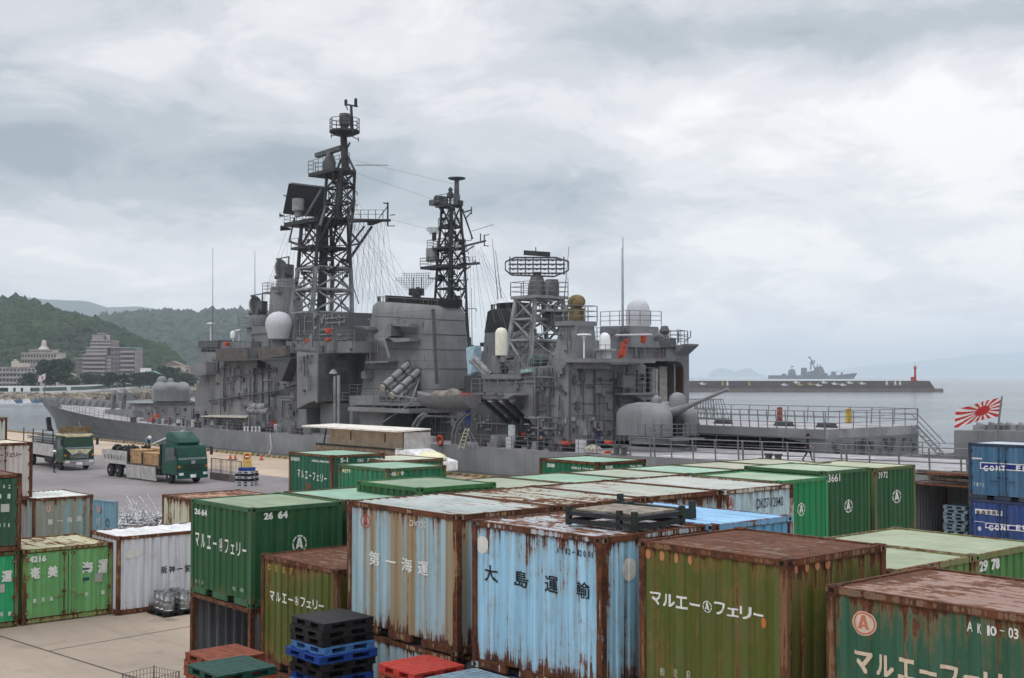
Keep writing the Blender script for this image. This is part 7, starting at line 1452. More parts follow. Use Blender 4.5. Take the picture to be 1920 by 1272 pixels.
# ================================================================== LORRIES
M_TYRE = plain('tyre_rubber', (0.018, 0.018, 0.019), 0.85); M_CHROME = plain('chrome', (0.55, 0.55, 0.56), 0.25, 0.1, 4, metal=0.85); M_GLASS = plain('windscreen_glass', (0.14, 0.16, 0.17), 0.06, 0.1, 2, metal=0.55); M_LAMP = plain('lamp_glass', (0.62, 0.62, 0.60), 0.2)
M_GALV = plain('galvanised_steel', (0.36, 0.37, 0.38), 0.35, 0.35, 8, metal=0.7); M_WOOD = plain('pine_boards', (0.40, 0.245, 0.125), 0.8, 0.25, 5); M_WOODG = plain('weathered_boards', (0.25, 0.215, 0.175), 0.9, 0.3, 6); M_WOODD = plain('dark_boards', (0.11, 0.085, 0.065), 0.9, 0.35, 5)
M_GATE = plain('aluminium_gate', (0.40, 0.385, 0.37), 0.5, 0.15, 2); M_CHASS = plain('chassis_black', (0.025, 0.026, 0.028), 0.7); M_ORLAMP = plain('indicator_orange', (0.6, 0.2, 0.02), 0.4)
def wheel(t, x, y, r=0.5, w=0.28, rim=M_CHROME):
    e = empty('wheel', (x, y, r)); e.parent = t; sg = 1 if y > 0 else -1
    mb = MB(); rot = Matrix.Rotation(-sg * math.pi / 2, 3, 'X'); mb.lathe([(r * 0.55, -w / 2), (r * 0.92, -w / 2), (r, -w * 0.36), (r, w * 0.36), (r * 0.92, w / 2), (r * 0.6, w / 2)], (0, 0, 0), 24, rot); mb.build('tyre', M_TYRE, e, smooth=40)
    mb = MB(); mb.lathe([(r * 0.6, w * 0.2), (r * 0.58, w * 0.5), (r * 0.4, w * 0.32), (r * 0.22, w * 0.34), (r * 0.2, w * 0.6), (0.02, w * 0.62)], (0, 0, 0), 20, rot); mb.build('rim', rim, e, smooth=40)
def cab(t, x0, x1, hw_, zt, mat, trim, old=False, deflector=True):
    """x1 = front"""
    mb = MB(); pr = [(x0, 0.62), (x0, zt), (x1 - 0.75, zt + 0.03), (x1 - 0.32, zt - 0.12), (x1 - 0.03, zt - 1.05), (x1, 1.35), (x1, 0.62)]
    mb.prism(pr, -hw_, hw_); mb.build('cab', mat, t, bevel=0.07, smooth=35)
    mb = MB(); a, b = (x1 - 0.335, zt - 0.17), (x1 - 0.045, zt - 1.03)
    mb.add([(b[0] + 0.012, -hw_ * 0.92, b[1]), (b[0] + 0.012, hw_ * 0.92, b[1]), (a[0] + 0.012, hw_ * 0.88, a[1]), (a[0] + 0.012, -hw_ * 0.88, a[1]), (b[0] - 0.03, -hw_ * 0.92, b[1]), (b[0] - 0.03, hw_ * 0.92, b[1]), (a[0] - 0.03, hw_ * 0.88, a[1]), (a[0] - 0.03, -hw_ * 0.88, a[1])], [(0, 1, 2, 3), (0, 4, 5, 1), (2, 6, 7, 3), (0, 3, 7, 4), (1, 5, 6, 2)]); mb.build('windscreen', M_GLASS, t)
    for sg in (-1, 1):
        mb = MB(); mb.prism([(x0 + 0.55, zt - 0.25), (x1 - 0.55, zt - 0.22), (x1 - 0.3, zt - 1.0), (x1 - 0.75, zt - 1.12), (x0 + 0.55, zt - 1.12)], sg * hw_ - 0.012, sg * hw_ + 0.012); mb.build('side_window', M_GLASS, t)
        d = MB(); d.prism([(x0 + 0.45, 0.9), (x0 + 0.45, zt - 0.15), (x1 - 0.55, zt - 0.14), (x1 - 0.2, zt - 1.0), (x1 - 0.2, 0.9)], sg * hw_ - 0.004, sg * hw_ + 0.008); dr = d.build('door', mat, t)
        hd = MB(); hd.box(x0 + 0.55, x0 + 0.72, sg * hw_ + (0.008 if sg > 0 else -0.05), sg * hw_ + (0.05 if sg > 0 else -0.008), 1.55, 1.6); hd.build('handle', M_CHROME, dr)
        mb = MB(); mb.bar((x1 - 0.15, sg * (hw_ - 0.05), zt - 0.15), (x1 + 0.12, sg * (hw_ + 0.2), zt - 0.2), 0.02, 5); mb.box(x1 + 0.07, x1 + 0.13, sg * (hw_ + 0.2) - 0.1, sg * (hw_ + 0.2) + 0.1, zt - 0.75, zt - 0.22); mb.build('mirror', M_CHASS, t)
        mb = MB(); mb.box(x1 + 0.055, x1 + 0.085, sg * (hw_ - 0.42), sg * (hw_ - 0.08), 0.62, 0.8); mb.build('headlight', M_LAMP, t)
        mb = MB(); mb.box(x1 + 0.005, x1 + 0.03, sg * (hw_ - 0.2), sg * (hw_ - 0.04), 1.15, 1.3); mb.build('indicator', M_ORLAMP, t)
    mb = MB(); mb.box(x1 - 0.1, x1 + 0.055, -hw_, hw_, 0.38, 0.85); mb.build('bumper', trim, t, bevel=0.04)
    mb = MB()
    for i in range(4): mb.box(x1 + 0.004, x1 + 0.03, -hw_ * 0.6, hw_ * 0.6, 0.98 + i * 0.11, 1.03 + i * 0.11)
    mb.build('grille', M_CHROME if old else M_CHASS, t)
    mb = MB(); mb.box(x1 + 0.057, x1 + 0.07, -0.22, 0.22, 0.45, 0.67); mb.build('number_plate', M_WHITE, t)
    mb = MB(); mb.box(x1 + 0.03, x1 + 0.06, -0.16, 0.16, 1.38, 1.62); mb.build('badge', M_CHROME, t, bevel=0.02)
    for sg in (-1, 1): mb = MB(); mb.bar((x1 - 0.08, sg * 0.4 - 0.3, zt - 1.0), (x1 - 0.16, sg * 0.4 + 0.25, zt - 0.75), 0.012, 4); mb.build('wiper', M_CHASS, t)
    if deflector:
        mb = MB(); mb.loft([[Vector((x0 + 0.1, -hw_ * 0.85, zt + 0.04)), Vector((x1 - 0.45, -hw_ * 0.8, zt + 0.04)), Vector((x1 - 0.45, hw_ * 0.8, zt + 0.04)), Vector((x0 + 0.1, hw_ * 0.85, zt + 0.04))], [Vector((x0 + 0.1, -hw_ * 0.83, zt + 0.5)), Vector((x1 - 0.7, -hw_ * 0.72, zt + 0.38)), Vector((x1 - 0.7, hw_ * 0.72, zt + 0.38)), Vector((x0 + 0.1, hw_ * 0.83, zt + 0.5))], [Vector((x0 + 0.1, -hw_ * 0.75, zt + 0.85)), Vector((x1 - 1.2, -hw_ * 0.6, zt + 0.8)), Vector((x1 - 1.2, hw_ * 0.6, zt + 0.8)), Vector((x0 + 0.1, hw_ * 0.75, zt + 0.85))]]); mb.build('wind_deflector', mat, t, bevel=0.1, smooth=60)
M_LGREEN = plain('lorry_green', (0.006, 0.058, 0.036), 0.35, 0.12); M_DGREEN = plain('old_lorry_green', (0.012, 0.045, 0.022), 0.4, 0.15); M_CREAMT = plain('cab_cream', (0.56, 0.52, 0.34), 0.5)
# -- flatbed lorry with crates
f = G(365, 908); hd = R(-46); dv = Vector((math.cos(hd), math.sin(hd), 0)); lv = Vector((-dv.y, dv.x, 0))
T2 = thing('flatbed_lorry', 'dark green flatbed lorry with a pale side gate hanging open', 'lorry', f - dv * 0.2, hd)
cab(T2, -2.3, -0.06, 1.18, 2.72, M_LGREEN, M_LGREEN)
mb = MB(); mb.box(-11.3, -0.6, -0.42, 0.42, 0.62, 0.9); mb.box(-3.4, -2.6, -1.15, -0.5, 0.5, 1.0); mb.bar((-4.6, -0.85, 0.72), (-3.5, -0.85, 0.72), 0.27, 12); mb.build('chassis', M_CHASS, T2)
mb = MB(); mb.box(-11.4, -2.5, -1.2, 1.2, 0.98, 1.16); mb.build('load_bed', M_WOODD, T2)
mb = MB(); mb.box(-2.56, -2.44, -1.2, 1.2, 1.16, 2.7); mb.build('headboard', M_CHASS, T2)
mb = MB(); mb.box(-11.4, -2.6, 1.16, 1.22, 1.0, 1.95); mb.build('side_gate', M_GATE, T2)
gt = MB(); gt.box(-11.4, -7.4, -1.24, -1.18, 1.0, 1.98); g_ = gt.build('side_gate', M_GATE, T2)
bt = MB()
for i, ch in enumerate('奄美運輸会社㊉'):
    vs_, fs_ = text2d(ch, 0, 0.36, 1.28, 1.66, 0.03); x_ = -11.0 + i * 0.5; bt.add([(x_ + u, -1.244, z) for u, z in vs_], fs_)
bt.build('lettering', letter_mat(BLACK_L, 0.1), T2)
for i in range(2): mb = MB(); x_ = -7.3 + i * 2.25; mb.obox((x_ + 1.1, -1.3, 0.58), (1.1, 0.03, 0.48), Matrix.Rotation(R(6), 3, 'X')); mb.build('dropped_gate', M_GATE, T2, bevel=0.01)
mb = MB(); mb.box(-11.46, -11.4, -1.2, 1.2, 1.0, 1.95); mb.build('tail_gate', M_GATE, T2)
for x_ in (-7.3, -5.1, -2.6): mb = MB(); mb.box(x_ - 0.06, x_ + 0.06, -1.22, -1.14, 1.16, 1.98); mb.build('gate_post', M_CHASS, T2)
for y_ in (-0.98, 0.98): wheel(T2, -1.35, y_, 0.48); wheel(T2, -9.0, y_, 0.48); wheel(T2, -10.3, y_, 0.48)
def crate(label, x, y, z, L_, W_, Hh, mat, t=T2, group='crates on the flatbed lorry'):
    m_ = Matrix.Translation(t.location) @ Matrix.Rotation(t.rotation_euler[2], 4, 'Z'); p_ = m_ @ Vector((x, y, z))
    c = thing('wooden_crate', label, 'crate', p_, t.rotation_euler[2], group); mb = MB(); n = max(2, int(Hh / 0.16))
    for i in range(n): z0 = Hh * i / n; mb.box(-L_ / 2, L_ / 2, -W_ / 2, W_ / 2, z0 + 0.006, z0 + Hh / n - 0.006)
    mb.build('boards', mat, c); mb = MB()
    for sx in (-1, 0, 1): mb.box(sx * L_ * 0.46 - 0.045, sx * L_ * 0.46 + 0.045, -W_ / 2 - 0.02, W_ / 2 + 0.02, 0, Hh)
    mb.build('battens', mat, c); mb = MB(); mb.box(-L_ / 2 - 0.01, L_ / 2 + 0.01, -W_ / 2 - 0.01, W_ / 2 + 0.01, Hh, Hh + 0.03); mb.build('lid', mat, c); return c
crate('pine crate nearest the rear on the flatbed lorry', -6.45, -0.45, 1.16, 1.75, 1.1, 0.95, M_WOOD); crate('pine crate in the middle of the flatbed row', -4.75, -0.45, 1.16, 1.45, 1.1, 0.8, M_WOOD); crate('pine crate next to the cab of the flatbed lorry', -3.35, -0.45, 1.16, 1.3, 1.1, 0.8, M_WOOD)
crate('tall dark olive crate behind the pine crates on the lorry', -3.9, 0.6, 1.16, 2.2, 1.0, 1.35, plain('olive_board', (0.13, 0.10, 0.035), 0.8)); crate('flat board crate lying on the rear pine crates', -5.4, 0.55, 1.16, 2.0, 0.9, 1.02, M_WOOD)
mb = MB(); V, F = ico(); rn = random.Random(4)
for _ in range(46):
    c = Vector((-11.0 + 3.6 * rn.random(), -0.8 + 1.7 * rn.random(), 1.75 + 0.45 * rn.random())); r_ = 0.12 + 0.14 * rn.random(); mb.add([c + q * r_ * (0.7 + 0.6 * rn.random()) for q in V], F)
mb.box(-11.2, -7.5, -1.05, 1.05, 1.17, 1.8); o = mb.build('scrap_load', plain('scrap_black', (0.03, 0.028, 0.028), 0.8, 0.5, 3), loc=T2.location, rz=hd); tag(o, 'heap of black scrap filling the rear of the flatbed lorry', 'scrap', kind='thing')
# -- older lorry with pipes behind it
f = G(151, 883); h1_ = R(-52); d1 = Vector((math.cos(h1_), math.sin(h1_), 0))
T1 = thing('stake_lorry', 'older green and cream lorry with pipes racked on its bed', 'lorry', f - d1 * 0.3, h1_)
cab(T1, -2.2, -0.06, 1.2, 2.75, M_DGREEN, M_CHROME, True, False)
mb = MB(); mb.box(-2.2, -0.35, -1.22, 1.22, 2.72, 2.86); mb.box(-0.62, -0.28, -1.0, 1.0, 2.62, 2.8); mb.build('sun_visor', M_CREAMT, T1, bevel=0.05)
mb = MB(); mb.prism([(-1.0, 0), (1.0, 0), (0.55, 0.42), (0.2, 0.3), (0, 0.05), (-0.2, 0.3), (-0.55, 0.42)], -0.012, 0.012); o = mb.build('front_emblem', M_CREAMT, T1, loc=(-0.02, 0, 1.32)); o.rotation_euler = (math.pi, 0, math.pi / 2); o.location = (0.0, 0, 1.68)
mb = MB(); mb.box(-2.0, -0.9, -1.1, 1.1, 2.98, 3.02); mb.box(-0.95, -0.8, -1.25, 1.25, 2.95, 3.45); mb.bar((-0.87, -1, 2.8), (-0.87, -1, 3.0), 0.04); mb.bar((-0.87, 1, 2.8), (-0.87, 1, 3.0), 0.04); mb.build('roof_rack', plain('rack_brown', (0.16, 0.11, 0.06), 0.8, 0.4, 3), T1)
mb = MB(); mb.box(-11.0, -0.6, -0.42, 0.42, 0.62, 0.9); mb.bar((-5.0, -0.9, 0.7), (-3.2, -0.9, 0.7), 0.28, 12); mb.build('chassis', M_CHASS, T1)
mb = MB(); mb.box(-11.0, -2.5, -1.2, 1.2, 0.98, 1.16); mb.build('load_bed', M_WOODD, T1)
for sg in (-1, 1): mb = MB(); mb.box(-11.0, -2.6, sg * 1.2 - 0.03, sg * 1.2 + 0.03, 1.0, 1.95); mb.build('side_gate', M_GATE, T1)
for x_ in (-3.0, -5.6, -8.2, -10.8):
    for y_ in (-1.12, 1.12): mb = MB(); mb.bar((x_, y_, 1.1), (x_, y_, 3.1), 0.05, 6); mb.build('stake', M_CHASS, T1)
for y_ in (-0.98, 0.98): wheel(T1, -1.4, y_, 0.5, rim=M_CHASS); wheel(T1, -8.6, y_, 0.5, rim=M_CHASS); wheel(T1, -9.9, y_, 0.5, rim=M_CHASS)
mb = MB(); rn = random.Random(8)
for i in range(60): y_, z_ = -1.0 + 2 * rn.random(), 1.3 + 1.5 * rn.random(); mb.bar((-10.8 + 0.6 * rn.random(), y_, z_), (-2.9 - 0.5 * rn.random(), y_ + 0.1 * rn.random(), z_ + 0.08 * rn.random()), 0.05, 6)
tag(mb.build('pipe_bundle', M_GALV, loc=T1.location, rz=h1_), 'bundle of grey steel pipes loaded on the older lorry', 'pipes', kind='thing')
# -- wing truck, its near side panel swung up over the cream lined body
WT = thing('wing_truck', 'white wing sided truck with its side panel raised, close to the hull', 'lorry', (P0.x, P0.y, 0), YAW)
VW = 6.6; sa, sb_ = S(604, 830, VW)[0], S(757, 830, VW)[0]; ztop = S(680, 806, VW)[1]; zmid = S(680, 837, VW)[1]
mb = MB(); mb.box(sb_, sa, VW - 2.4, VW, 0.95, 1.12); mb.build('load_bed', M_CHASS, WT)
mb = MB(); mb.box(sb_, sa, VW - 0.75, VW - 0.69, 1.12, ztop - 0.05); mb.build('lining', plain('plywood_lining', (0.50, 0.40, 0.29), 0.8, 0.12, 1.5), WT)
mb = MB(); mb.box(sb_ - 0.1, sb_, VW - 2.4, VW, 1.0, ztop - 0.05); mb.build('front_wall', M_GATE, WT)
s_l = S(568, 800, VW + 0.6)[0]
mb = MB(); mb.add([(s_l, VW + 0.7, ztop + 0.12), (sb_ - 0.15, VW + 0.7, ztop + 0.12), (sb_ - 0.15, VW - 2.4, ztop + 0.2), (s_l, VW - 2.4, ztop + 0.2), (s_l, VW + 0.7, ztop), (sb_ - 0.15, VW + 0.7, ztop), (sb_ - 0.15, VW - 2.4, ztop + 0.1), (s_l, VW - 2.4, ztop + 0.1)], [(0, 1, 2, 3), (7, 6, 5, 4), (0, 4, 5, 1), (1, 5, 6, 2), (2, 6, 7, 3), (3, 7, 4, 0)]); mb.build('wing_panel', plain('wing_white', (0.74, 0.70, 0.63), 0.5), WT)
mb = MB()
for f_ in (0.3, 0.72): q = sb_ + (sa - sb_) * f_; mb.box(q - 0.06, q + 0.06, VW - 0.69, VW - 0.66, zmid + 0.35, ztop - 0.25)
mb.bar((sa - 0.1, VW - 0.1, zmid), (sa - 0.5, VW - 0.1, ztop), 0.06, 6); mb.bar((sb_ + 0.1, VW - 0.05, 1.1), (sb_ + 0.1, VW - 0.05, ztop), 0.06, 6); mb.build('door_frame', M_CHASS, WT)
mb = MB(); mb.box(sb_, sa + 0.9, VW - 0.05, VW + 0.02, 1.05, zmid - 0.15); mb.build('side_gate', plain('faded_wood_gate', (0.20, 0.15, 0.10), 0.8, 0.3, 3), WT); mb = MB(); mb.box(sb_, sa + 0.9, VW - 0.07, VW + 0.06, zmid - 0.15, zmid); mb.build('gate_rail', M_CHASS, WT)
for i, x_ in enumerate((sa - 1.5, sa - 2.7, sb_ + 1.4)):
    for y_ in (VW - 2.1, VW - 0.3):
        e = empty('wheel', (x_, y_, 0.48)); e.parent = WT; mb = MB(); mb.lathe([(0.3, -0.14), (0.46, -0.14), (0.48, 0), (0.46, 0.14), (0.3, 0.14), (0.1, 0.08)], (0, 0, 0), 20, Matrix.Rotation(-math.pi / 2, 3, 'X')); mb.build('tyre', M_TYRE, e)
c0_, c1_ = S(734, 850, VW + 0.4)[0], S(806, 852, VW + 0.4)[0]; zc = S(770, 848, VW + 0.4)[1] - 0.3
mb = MB(); mb.prism([(c0_, 0.6), (c0_, zc + 0.45), (c0_ - 1.6, zc + 0.4), (c1_ + 1.4, zc - 0.1), (c1_ + 0.2, zc - 0.3), (c1_, 1.3), (c1_, 0.6)], VW - 2.2, VW + 0.1); mb.build('cab', M_WHITE, WT, bevel=0.06, smooth=40)
mb = MB(); mb.ball(((c0_ + c1_) / 2 - 0.7, VW - 0.9, zc - 0.2), 1.0, 18, abs(c0_ - c1_) * 0.34, 0.95, 0.55, z0=0.0); mb.build('wind_deflector', plain('deflector_cream', (0.66, 0.63, 0.42), 0.4, 0.06), WT, smooth=60)
mb = MB(); mb.prism([(c1_ + 1.1, zc - 0.1), (c1_ + 0.18, zc - 0.35), (c1_ + 0.02, 1.5), (c1_ + 1.3, 1.5)], VW + 0.1, VW + 0.115); mb.build('side_window', M_GLASS, WT)
# ================================================================== PALLETS, KEGS, CAGE, PIPES
M_PB, M_PBL, M_PLB, M_PGR, M_PRED, M_PBR, M_PGB = plain('black_plastic', (0.014, 0.013, 0.015), 0.55, 0.2, 6), plain('blue_plastic', (0.012, 0.045, 0.22), 0.5, 0.2, 6), plain('light_blue_plastic', (0.06, 0.16, 0.36), 0.5, 0.2, 6), plain('dark_green_plastic', (0.006, 0.05, 0.036), 0.5, 0.2, 6), plain('red_plastic', (0.42, 0.045, 0.032), 0.5, 0.15, 6), plain('rust_red_plastic', (0.20, 0.05, 0.025), 0.65, 0.2, 6), plain('grey_blue_plastic', (0.17, 0.24, 0.29), 0.6, 0.2, 6)
M_PWH = plain('pale_plastic', (0.42, 0.43, 0.46), 0.6, 0.15, 6)
_pal = {}
def pallet(label, loc, rz, mat, size=1.1, group=None, h=0.14, tex=True):
    key = (mat.name, size, h)
    if key in _pal: t = copy_tree(_pal[key]); t.location = loc; t.rotation_euler = (0, 0, rz)
    else:
        t = thing('pallet', label, 'pallet', loc, rz); _pal[key] = t; s = size / 2
        mb = MB(); n = 9; w = size / n
        for i in range(n): mb.box(-s + i * w + 0.012, -s + (i + 1) * w - 0.012, -s + 0.01, s - 0.01, h - 0.022, h)
        for y_ in (-s, -s * 0.35, s * 0.35 - 0.06, s - 0.06): mb.box(-s, s, y_, y_ + 0.06, h - 0.03, h - 0.004)
        for x_ in (-s, s - 0.05): mb.box(x_, x_ + 0.05, -s + 0.06, s - 0.06, h - 0.032, h + 0.003)
        mb.build('top_deck', mat, t)
        bl = MB(); bl.box(-0.09, 0.09, -0.085, 0.085, 0.021, h - 0.033); b0 = None
        for x_ in (-s + 0.1, 0, s - 0.1):
            for y_ in (-s + 0.09, 0, s - 0.09):
                if b0 is None: b0 = bl.build('block', mat, t); b_ = b0
                else: b_ = b0.copy(); COL.objects.link(b_); b_.parent = t
                b_.location = (x_, y_, 0)
        mb = MB()
        for x_ in (-s, -0.08, s - 0.16): mb.box(x_, x_ + 0.16, -s, s, 0, 0.02)
        for y_ in (-s, -0.08, s - 0.16): mb.box(-s, s, y_, y_ + 0.16, 0.002, 0.0215)
        mb.build('bottom_deck', mat, t)
    t['label'] = label; t['category'] = 'pallet'
    if group: t['group'] = group
    elif 'group' in t: del t['group']
    return t
def col_at(px, Y): d = ray(px, 900); return Vector((d.x / d.y * Y, Y, 0))
c = col_at(625, 22.55); H_ = 0.14; top = 3.075; n = int(round(top / H_)); rn = random.Random(12)
seq = [M_PB, M_PB, M_PB, M_PLB, M_PBL, M_PB, M_PB, M_PBL, M_PLB, M_PB, M_PBL]
labs = ['black plastic pallet on top of the tall mixed stack', 'second black pallet from the top of the mixed stack', 'third black pallet, resting on the light blue one', 'light blue pallet under the three black ones', 'wider blue pallet below the light blue one in the mixed stack', 'black pallet just under the wider blue one', 'second black pallet under the wider blue one', 'blue pallet above the lower light blue one', 'lower light blue pallet near the bottom edge of the picture', 'black pallet under the lower light blue one', 'blue pallet just at the bottom edge of the picture in the tall stack']
for i in range(n):
    k_ = n - 1 - i
    m_ = seq[i] if i < len(seq) else rn.choice([M_PB, M_PBL]); lb = labs[i] if i < len(labs) else 'pallet low in the tall mixed stack'
    pallet(lb, c + Vector((rn.uniform(-.03, .03), rn.uniform(-.03, .03), top - H_ * (i + 1))), YAW + rn.uniform(-.05, .05), m_, 1.22 if i == 4 else (1.1 if i != 0 else 1.08), 'pallets stacked beside the olive container')
def stack(px, Y, topz, mats, lab0, lab1, labn, rz, size=1.1, group=''):
    c = col_at(px, Y); n = int(round(topz / H_)); rn = random.Random(int(px))
    for i in range(n): pallet(lab0 if i == 0 else (lab1 if i == 1 else labn), c + Vector((rn.uniform(-.025, .025), rn.uniform(-.025, .025), topz - H_ * (i + 1))), rz + rn.uniform(-.03, .03), mats[min(i, len(mats) - 1)], size, group)
stack(440, 21.3, 2.48, [M_PGR, M_PBR, M_PGR], 'dark green pallet on the low stack in front of the open container', 'rust red pallet just under the dark green one', 'pallet low in the dark green pallet stack', YAW, 1.12, 'dark green pallet stack')
stack(424, 23.4, 2.22, [M_PBR], 'rust red pallet behind the dark green one', 'second rust red pallet behind the dark green one', 'pallet low in the rust red stack', YAW, 1.1, 'rust red pallet stack')
stack(790, 21.0, 2.56, [M_PRED, M_PBR], 'bright red pallet below the tan streaked container', 'darker pallet just under the bright red one', 'pallet low in the bright red stack', YAW, 1.05, 'bright red pallet stack')
stack(880, 19.4, 2.70, [M_PGB], 'grey blue pallet in front of the sky blue container', 'second grey blue pallet under the top one', 'pallet low in the grey blue stack', YAW, 1.1, 'grey blue pallet stack')
# steel kegs on a black pallet
kc = G(322, 1150); pallet('black pallet carrying steel kegs beside the long white container', Vector((kc.x, kc.y, 0.004)), YAW + 0.06, M_PB, 1.1)
km = None; kl = ['keg at the front left corner of the black pallet', 'keg in the front middle of the black pallet', 'keg at the front right corner of the pallet', 'keg at the back left of the black pallet', 'keg in the back middle of the pallet', 'keg at the back right of the pallet']
for i in range(6):
    p_ = Vector((kc.x, kc.y, 0.149)) + AX * (0.32 - 0.32 * (i % 3)) + BX * (-0.26 + 0.5 * (i // 3)) 
    if km is None:
        km = thing('beer_keg', kl[0], 'keg', p_, 0, 'steel kegs on the black pallet'); mb = MB(); mb.lathe([(0.17, 0), (0.18, 0.03), (0.165, 0.06), (0.18, 0.09), (0.18, 0.19), (0.187, 0.2), (0.18, 0.21), (0.18, 0.33), (0.187, 0.34), (0.18, 0.35), (0.18, 0.45), (0.15, 0.5), (0.02, 0.505)], (0, 0, 0), 24); mb.build('barrel', M_GALV, km, smooth=40)
        mb = MB(); mb.lathe([(0.165, 0.46), (0.185, 0.47), (0.185, 0.56), (0.172, 0.56), (0.165, 0.5)], (0, 0, 0), 24); mb.build('top_rim', M_GALV, km, smooth=40); mb = MB(); mb.bar((0, 0, 0.5), (0, 0, 0.55), 0.035, 10); mb.build('valve', M_CHROME, km)
    else: k2 = copy_tree(km); k2.location = p_; k2['label'] = kl[i]
# wire cage
cg = G(283, 1262, 0.95); cg.z = 0.004; wc = thing('wire_cage', 'empty wire mesh cage standing on the yard at the bottom edge', 'cage', cg, YAW + 0.25); mb = MB(); s = 0.42
for i in range(10):
    q = -s + 2 * s * i / 9
    for e in (-s, s): mb.bar((q, e, 0.1), (q, e, 0.95), 0.006, 4); mb.bar((e, q, 0.1), (e, q, 0.95), 0.006, 4)
    mb.bar((q, -s, 0.1), (q, s, 0.1), 0.006, 4)
for j in range(8):
    z = 0.1 + 0.85 * j / 7
    for e in (-s, s): mb.bar((-s, e, z), (s, e, z), 0.006, 4); mb.bar((e, -s, z), (e, s, z), 0.006, 4)
mb.build('wire_panel', M_STEEL, wc); mb = MB()
for x_ in (-s, s):
    for y_ in (-s, s): mb.bar((x_, y_, 0), (x_, y_, 0.97), 0.018, 6)
mb.build('corner_post', M_STEEL, wc)
# heap of galvanised bent pipes
pc_ = G(268, 992); mb = MB(); rn = random.Random(21)
for i in range(170):
    a = rn.uniform(-0.5, 0.5) + (0.4 if rn.random() < 0.5 else 2.4); L_ = 0.7 + 1.1 * rn.random(); c = pc_ + Vector((rn.gauss(0, 0.75), rn.gauss(0, 0.7), 0.05)); hgt = max(0.05, 0.85 - (abs(c.x - pc_.x) + abs(c.y - pc_.y)) * 0.42); c.z = rn.random() * hgt + 0.05
    d = Vector((math.cos(a), math.sin(a), rn.uniform(-0.25, 0.3))).normalized() * L_ / 2; u = Vector((rn.gauss(0, 1), rn.gauss(0, 1), abs(rn.gauss(0, 1.2)))).normalized() * (0.25 + 0.3 * rn.random())
    p_ = [c - d + u, c - d + u * 0.25, c - d * 0.8, c + d * 0.8, c + d + u * 0.25, c + d + u]
    for q in p_: q.z = max(0.03, q.z)
    mb.path(p_, 0.03, 6)
for i in range(40): c = pc_ + Vector((-1.1 + 0.25 * rn.random(), -0.5 + 0.9 * rn.random(), 0.1 + 0.55 * rn.random())); mb.bar(c, c + Vector((1.2, -0.25, -0.02)), 0.03, 6)
for i in range(5): c = pc_ + Vector((-0.3 + rn.random() * 1.2, rn.uniform(-.4, .4), 0.6)); mb.bar(c, c + Vector((-0.5 - 0.3 * rn.random(), 0.1, 0.75 + 0.4 * rn.random())), 0.035, 6)
tag(mb.build('pipe_heap', plain('bright_zinc', (0.52, 0.53, 0.54), 0.3, 0.3, 8, metal=0.35)), 'tangled heap of bent galvanised pipes on the yard', 'pipes', kind='stuff')
# folded flat rack on the sky blue container
rk = o_l + AX * 0.86 + BX * 1.42; rk.z = 5.005
fr_ = thing('flat_rack', 'low dark steel rack with a board deck lying on the rusty sky blue container', 'rack', rk, YAW + 0.1); mb = MB(); a_, b_ = 0.68, 0.64
for z in (0.03, 0.16):
    for y_ in (-b_, b_): mb.box(-a_, a_, y_ - 0.04, y_ + 0.04, z, z + 0.07)
    for x_ in (-a_, a_): mb.box(x_ - 0.04, x_ + 0.04, -b_ + 0.04, b_ - 0.04, z, z + 0.07)
mb.build('frame', M_CHASS, fr_)
for i in range(7): mb = MB(); y_ = -b_ + 0.1 + i * (2 * b_ - 0.2) / 7; mb.box(-a_ + 0.05, a_ - 0.05, y_ + 0.01, y_ + (2 * b_ - 0.2) / 7 - 0.01, 0.232, 0.262); mb.build('deck_board', M_WOODG, fr_)
M_DKG = plain('rack_green_black', (0.022, 0.03, 0.026), 0.6)
for x_, y_ in ((-a_, -b_), (a_, -b_), (-a_, b_), (a_, b_), (-a_ + 0.3, b_), (a_ - 0.3, -b_)): mb = MB(); mb.box(x_ - 0.04, x_ + 0.04, y_ - 0.04, y_ + 0.04, 0, 0.31); mb.build('stub_post', M_DKG, fr_)
r2_ = lane(-3.3, 2.55, 5.02); mb = MB(); mb.box(-0.9, 0.9, -0.06, 0.06, 0.0, 0.16); mb.box(-0.9, -0.82, -0.05, 0.05, 0.16, 0.3); mb.box(0.82, 0.9, -0.05, 0.05, 0.16, 0.3)
tag(mb.build('steel_beam', M_DKG, loc=lane(-2.2, 2.75, 5.0), rz=YAW), 'dark green steel beam lying across the light blue roof', 'beam')
# open fronted store by the blue containers, planks on its roof
pl_ = G(1704, 903, 2.6); pn_ = pl_ - AX * 5.6
container('open fronted rusty store with timber piled on its roof', Vector((pn_.x, pn_.y, 0)), 5.6, 3.2, 2.6, (0.20, 0.20, 0.21), R_RUST, 0.25, (0.12, 0.07, 0.045), 1.0, opened='L', group='freight containers stacked in the yard', pitch=0.25)
rn = random.Random(31)
for i in range(26):
    L_ = 1.6 + 2.2 * rn.random(); a_ = rn.uniform(0.3, 4.6); b_ = 0.15 + 2.5 * rn.random(); lay_ = i // 7; q = pn_ + AX * a_ + BX * b_
    mb = MB(); w_ = 0.1 + 0.16 * rn.random(); mb.box(-L_ / 2, L_ / 2, -w_, w_, 0, 0.07 + 0.04 * rn.random()); o = mb.build('timber_plank', rn.choice([M_WOODG, M_WOODD, M_WOODD, plain('reddish_board', (0.16, 0.06, 0.04), 0.9, 0.3, 4)]), loc=(q.x, q.y, 2.605 + lay_ * 0.13), rz=YAW + rn.uniform(-0.12, 0.12))
    tag(o, 'weathered timber plank in the pile on the open store roof', 'plank', 'timber planks piled on the store roof')
q = pn_ + AX * 3.6 + BX * 1.0
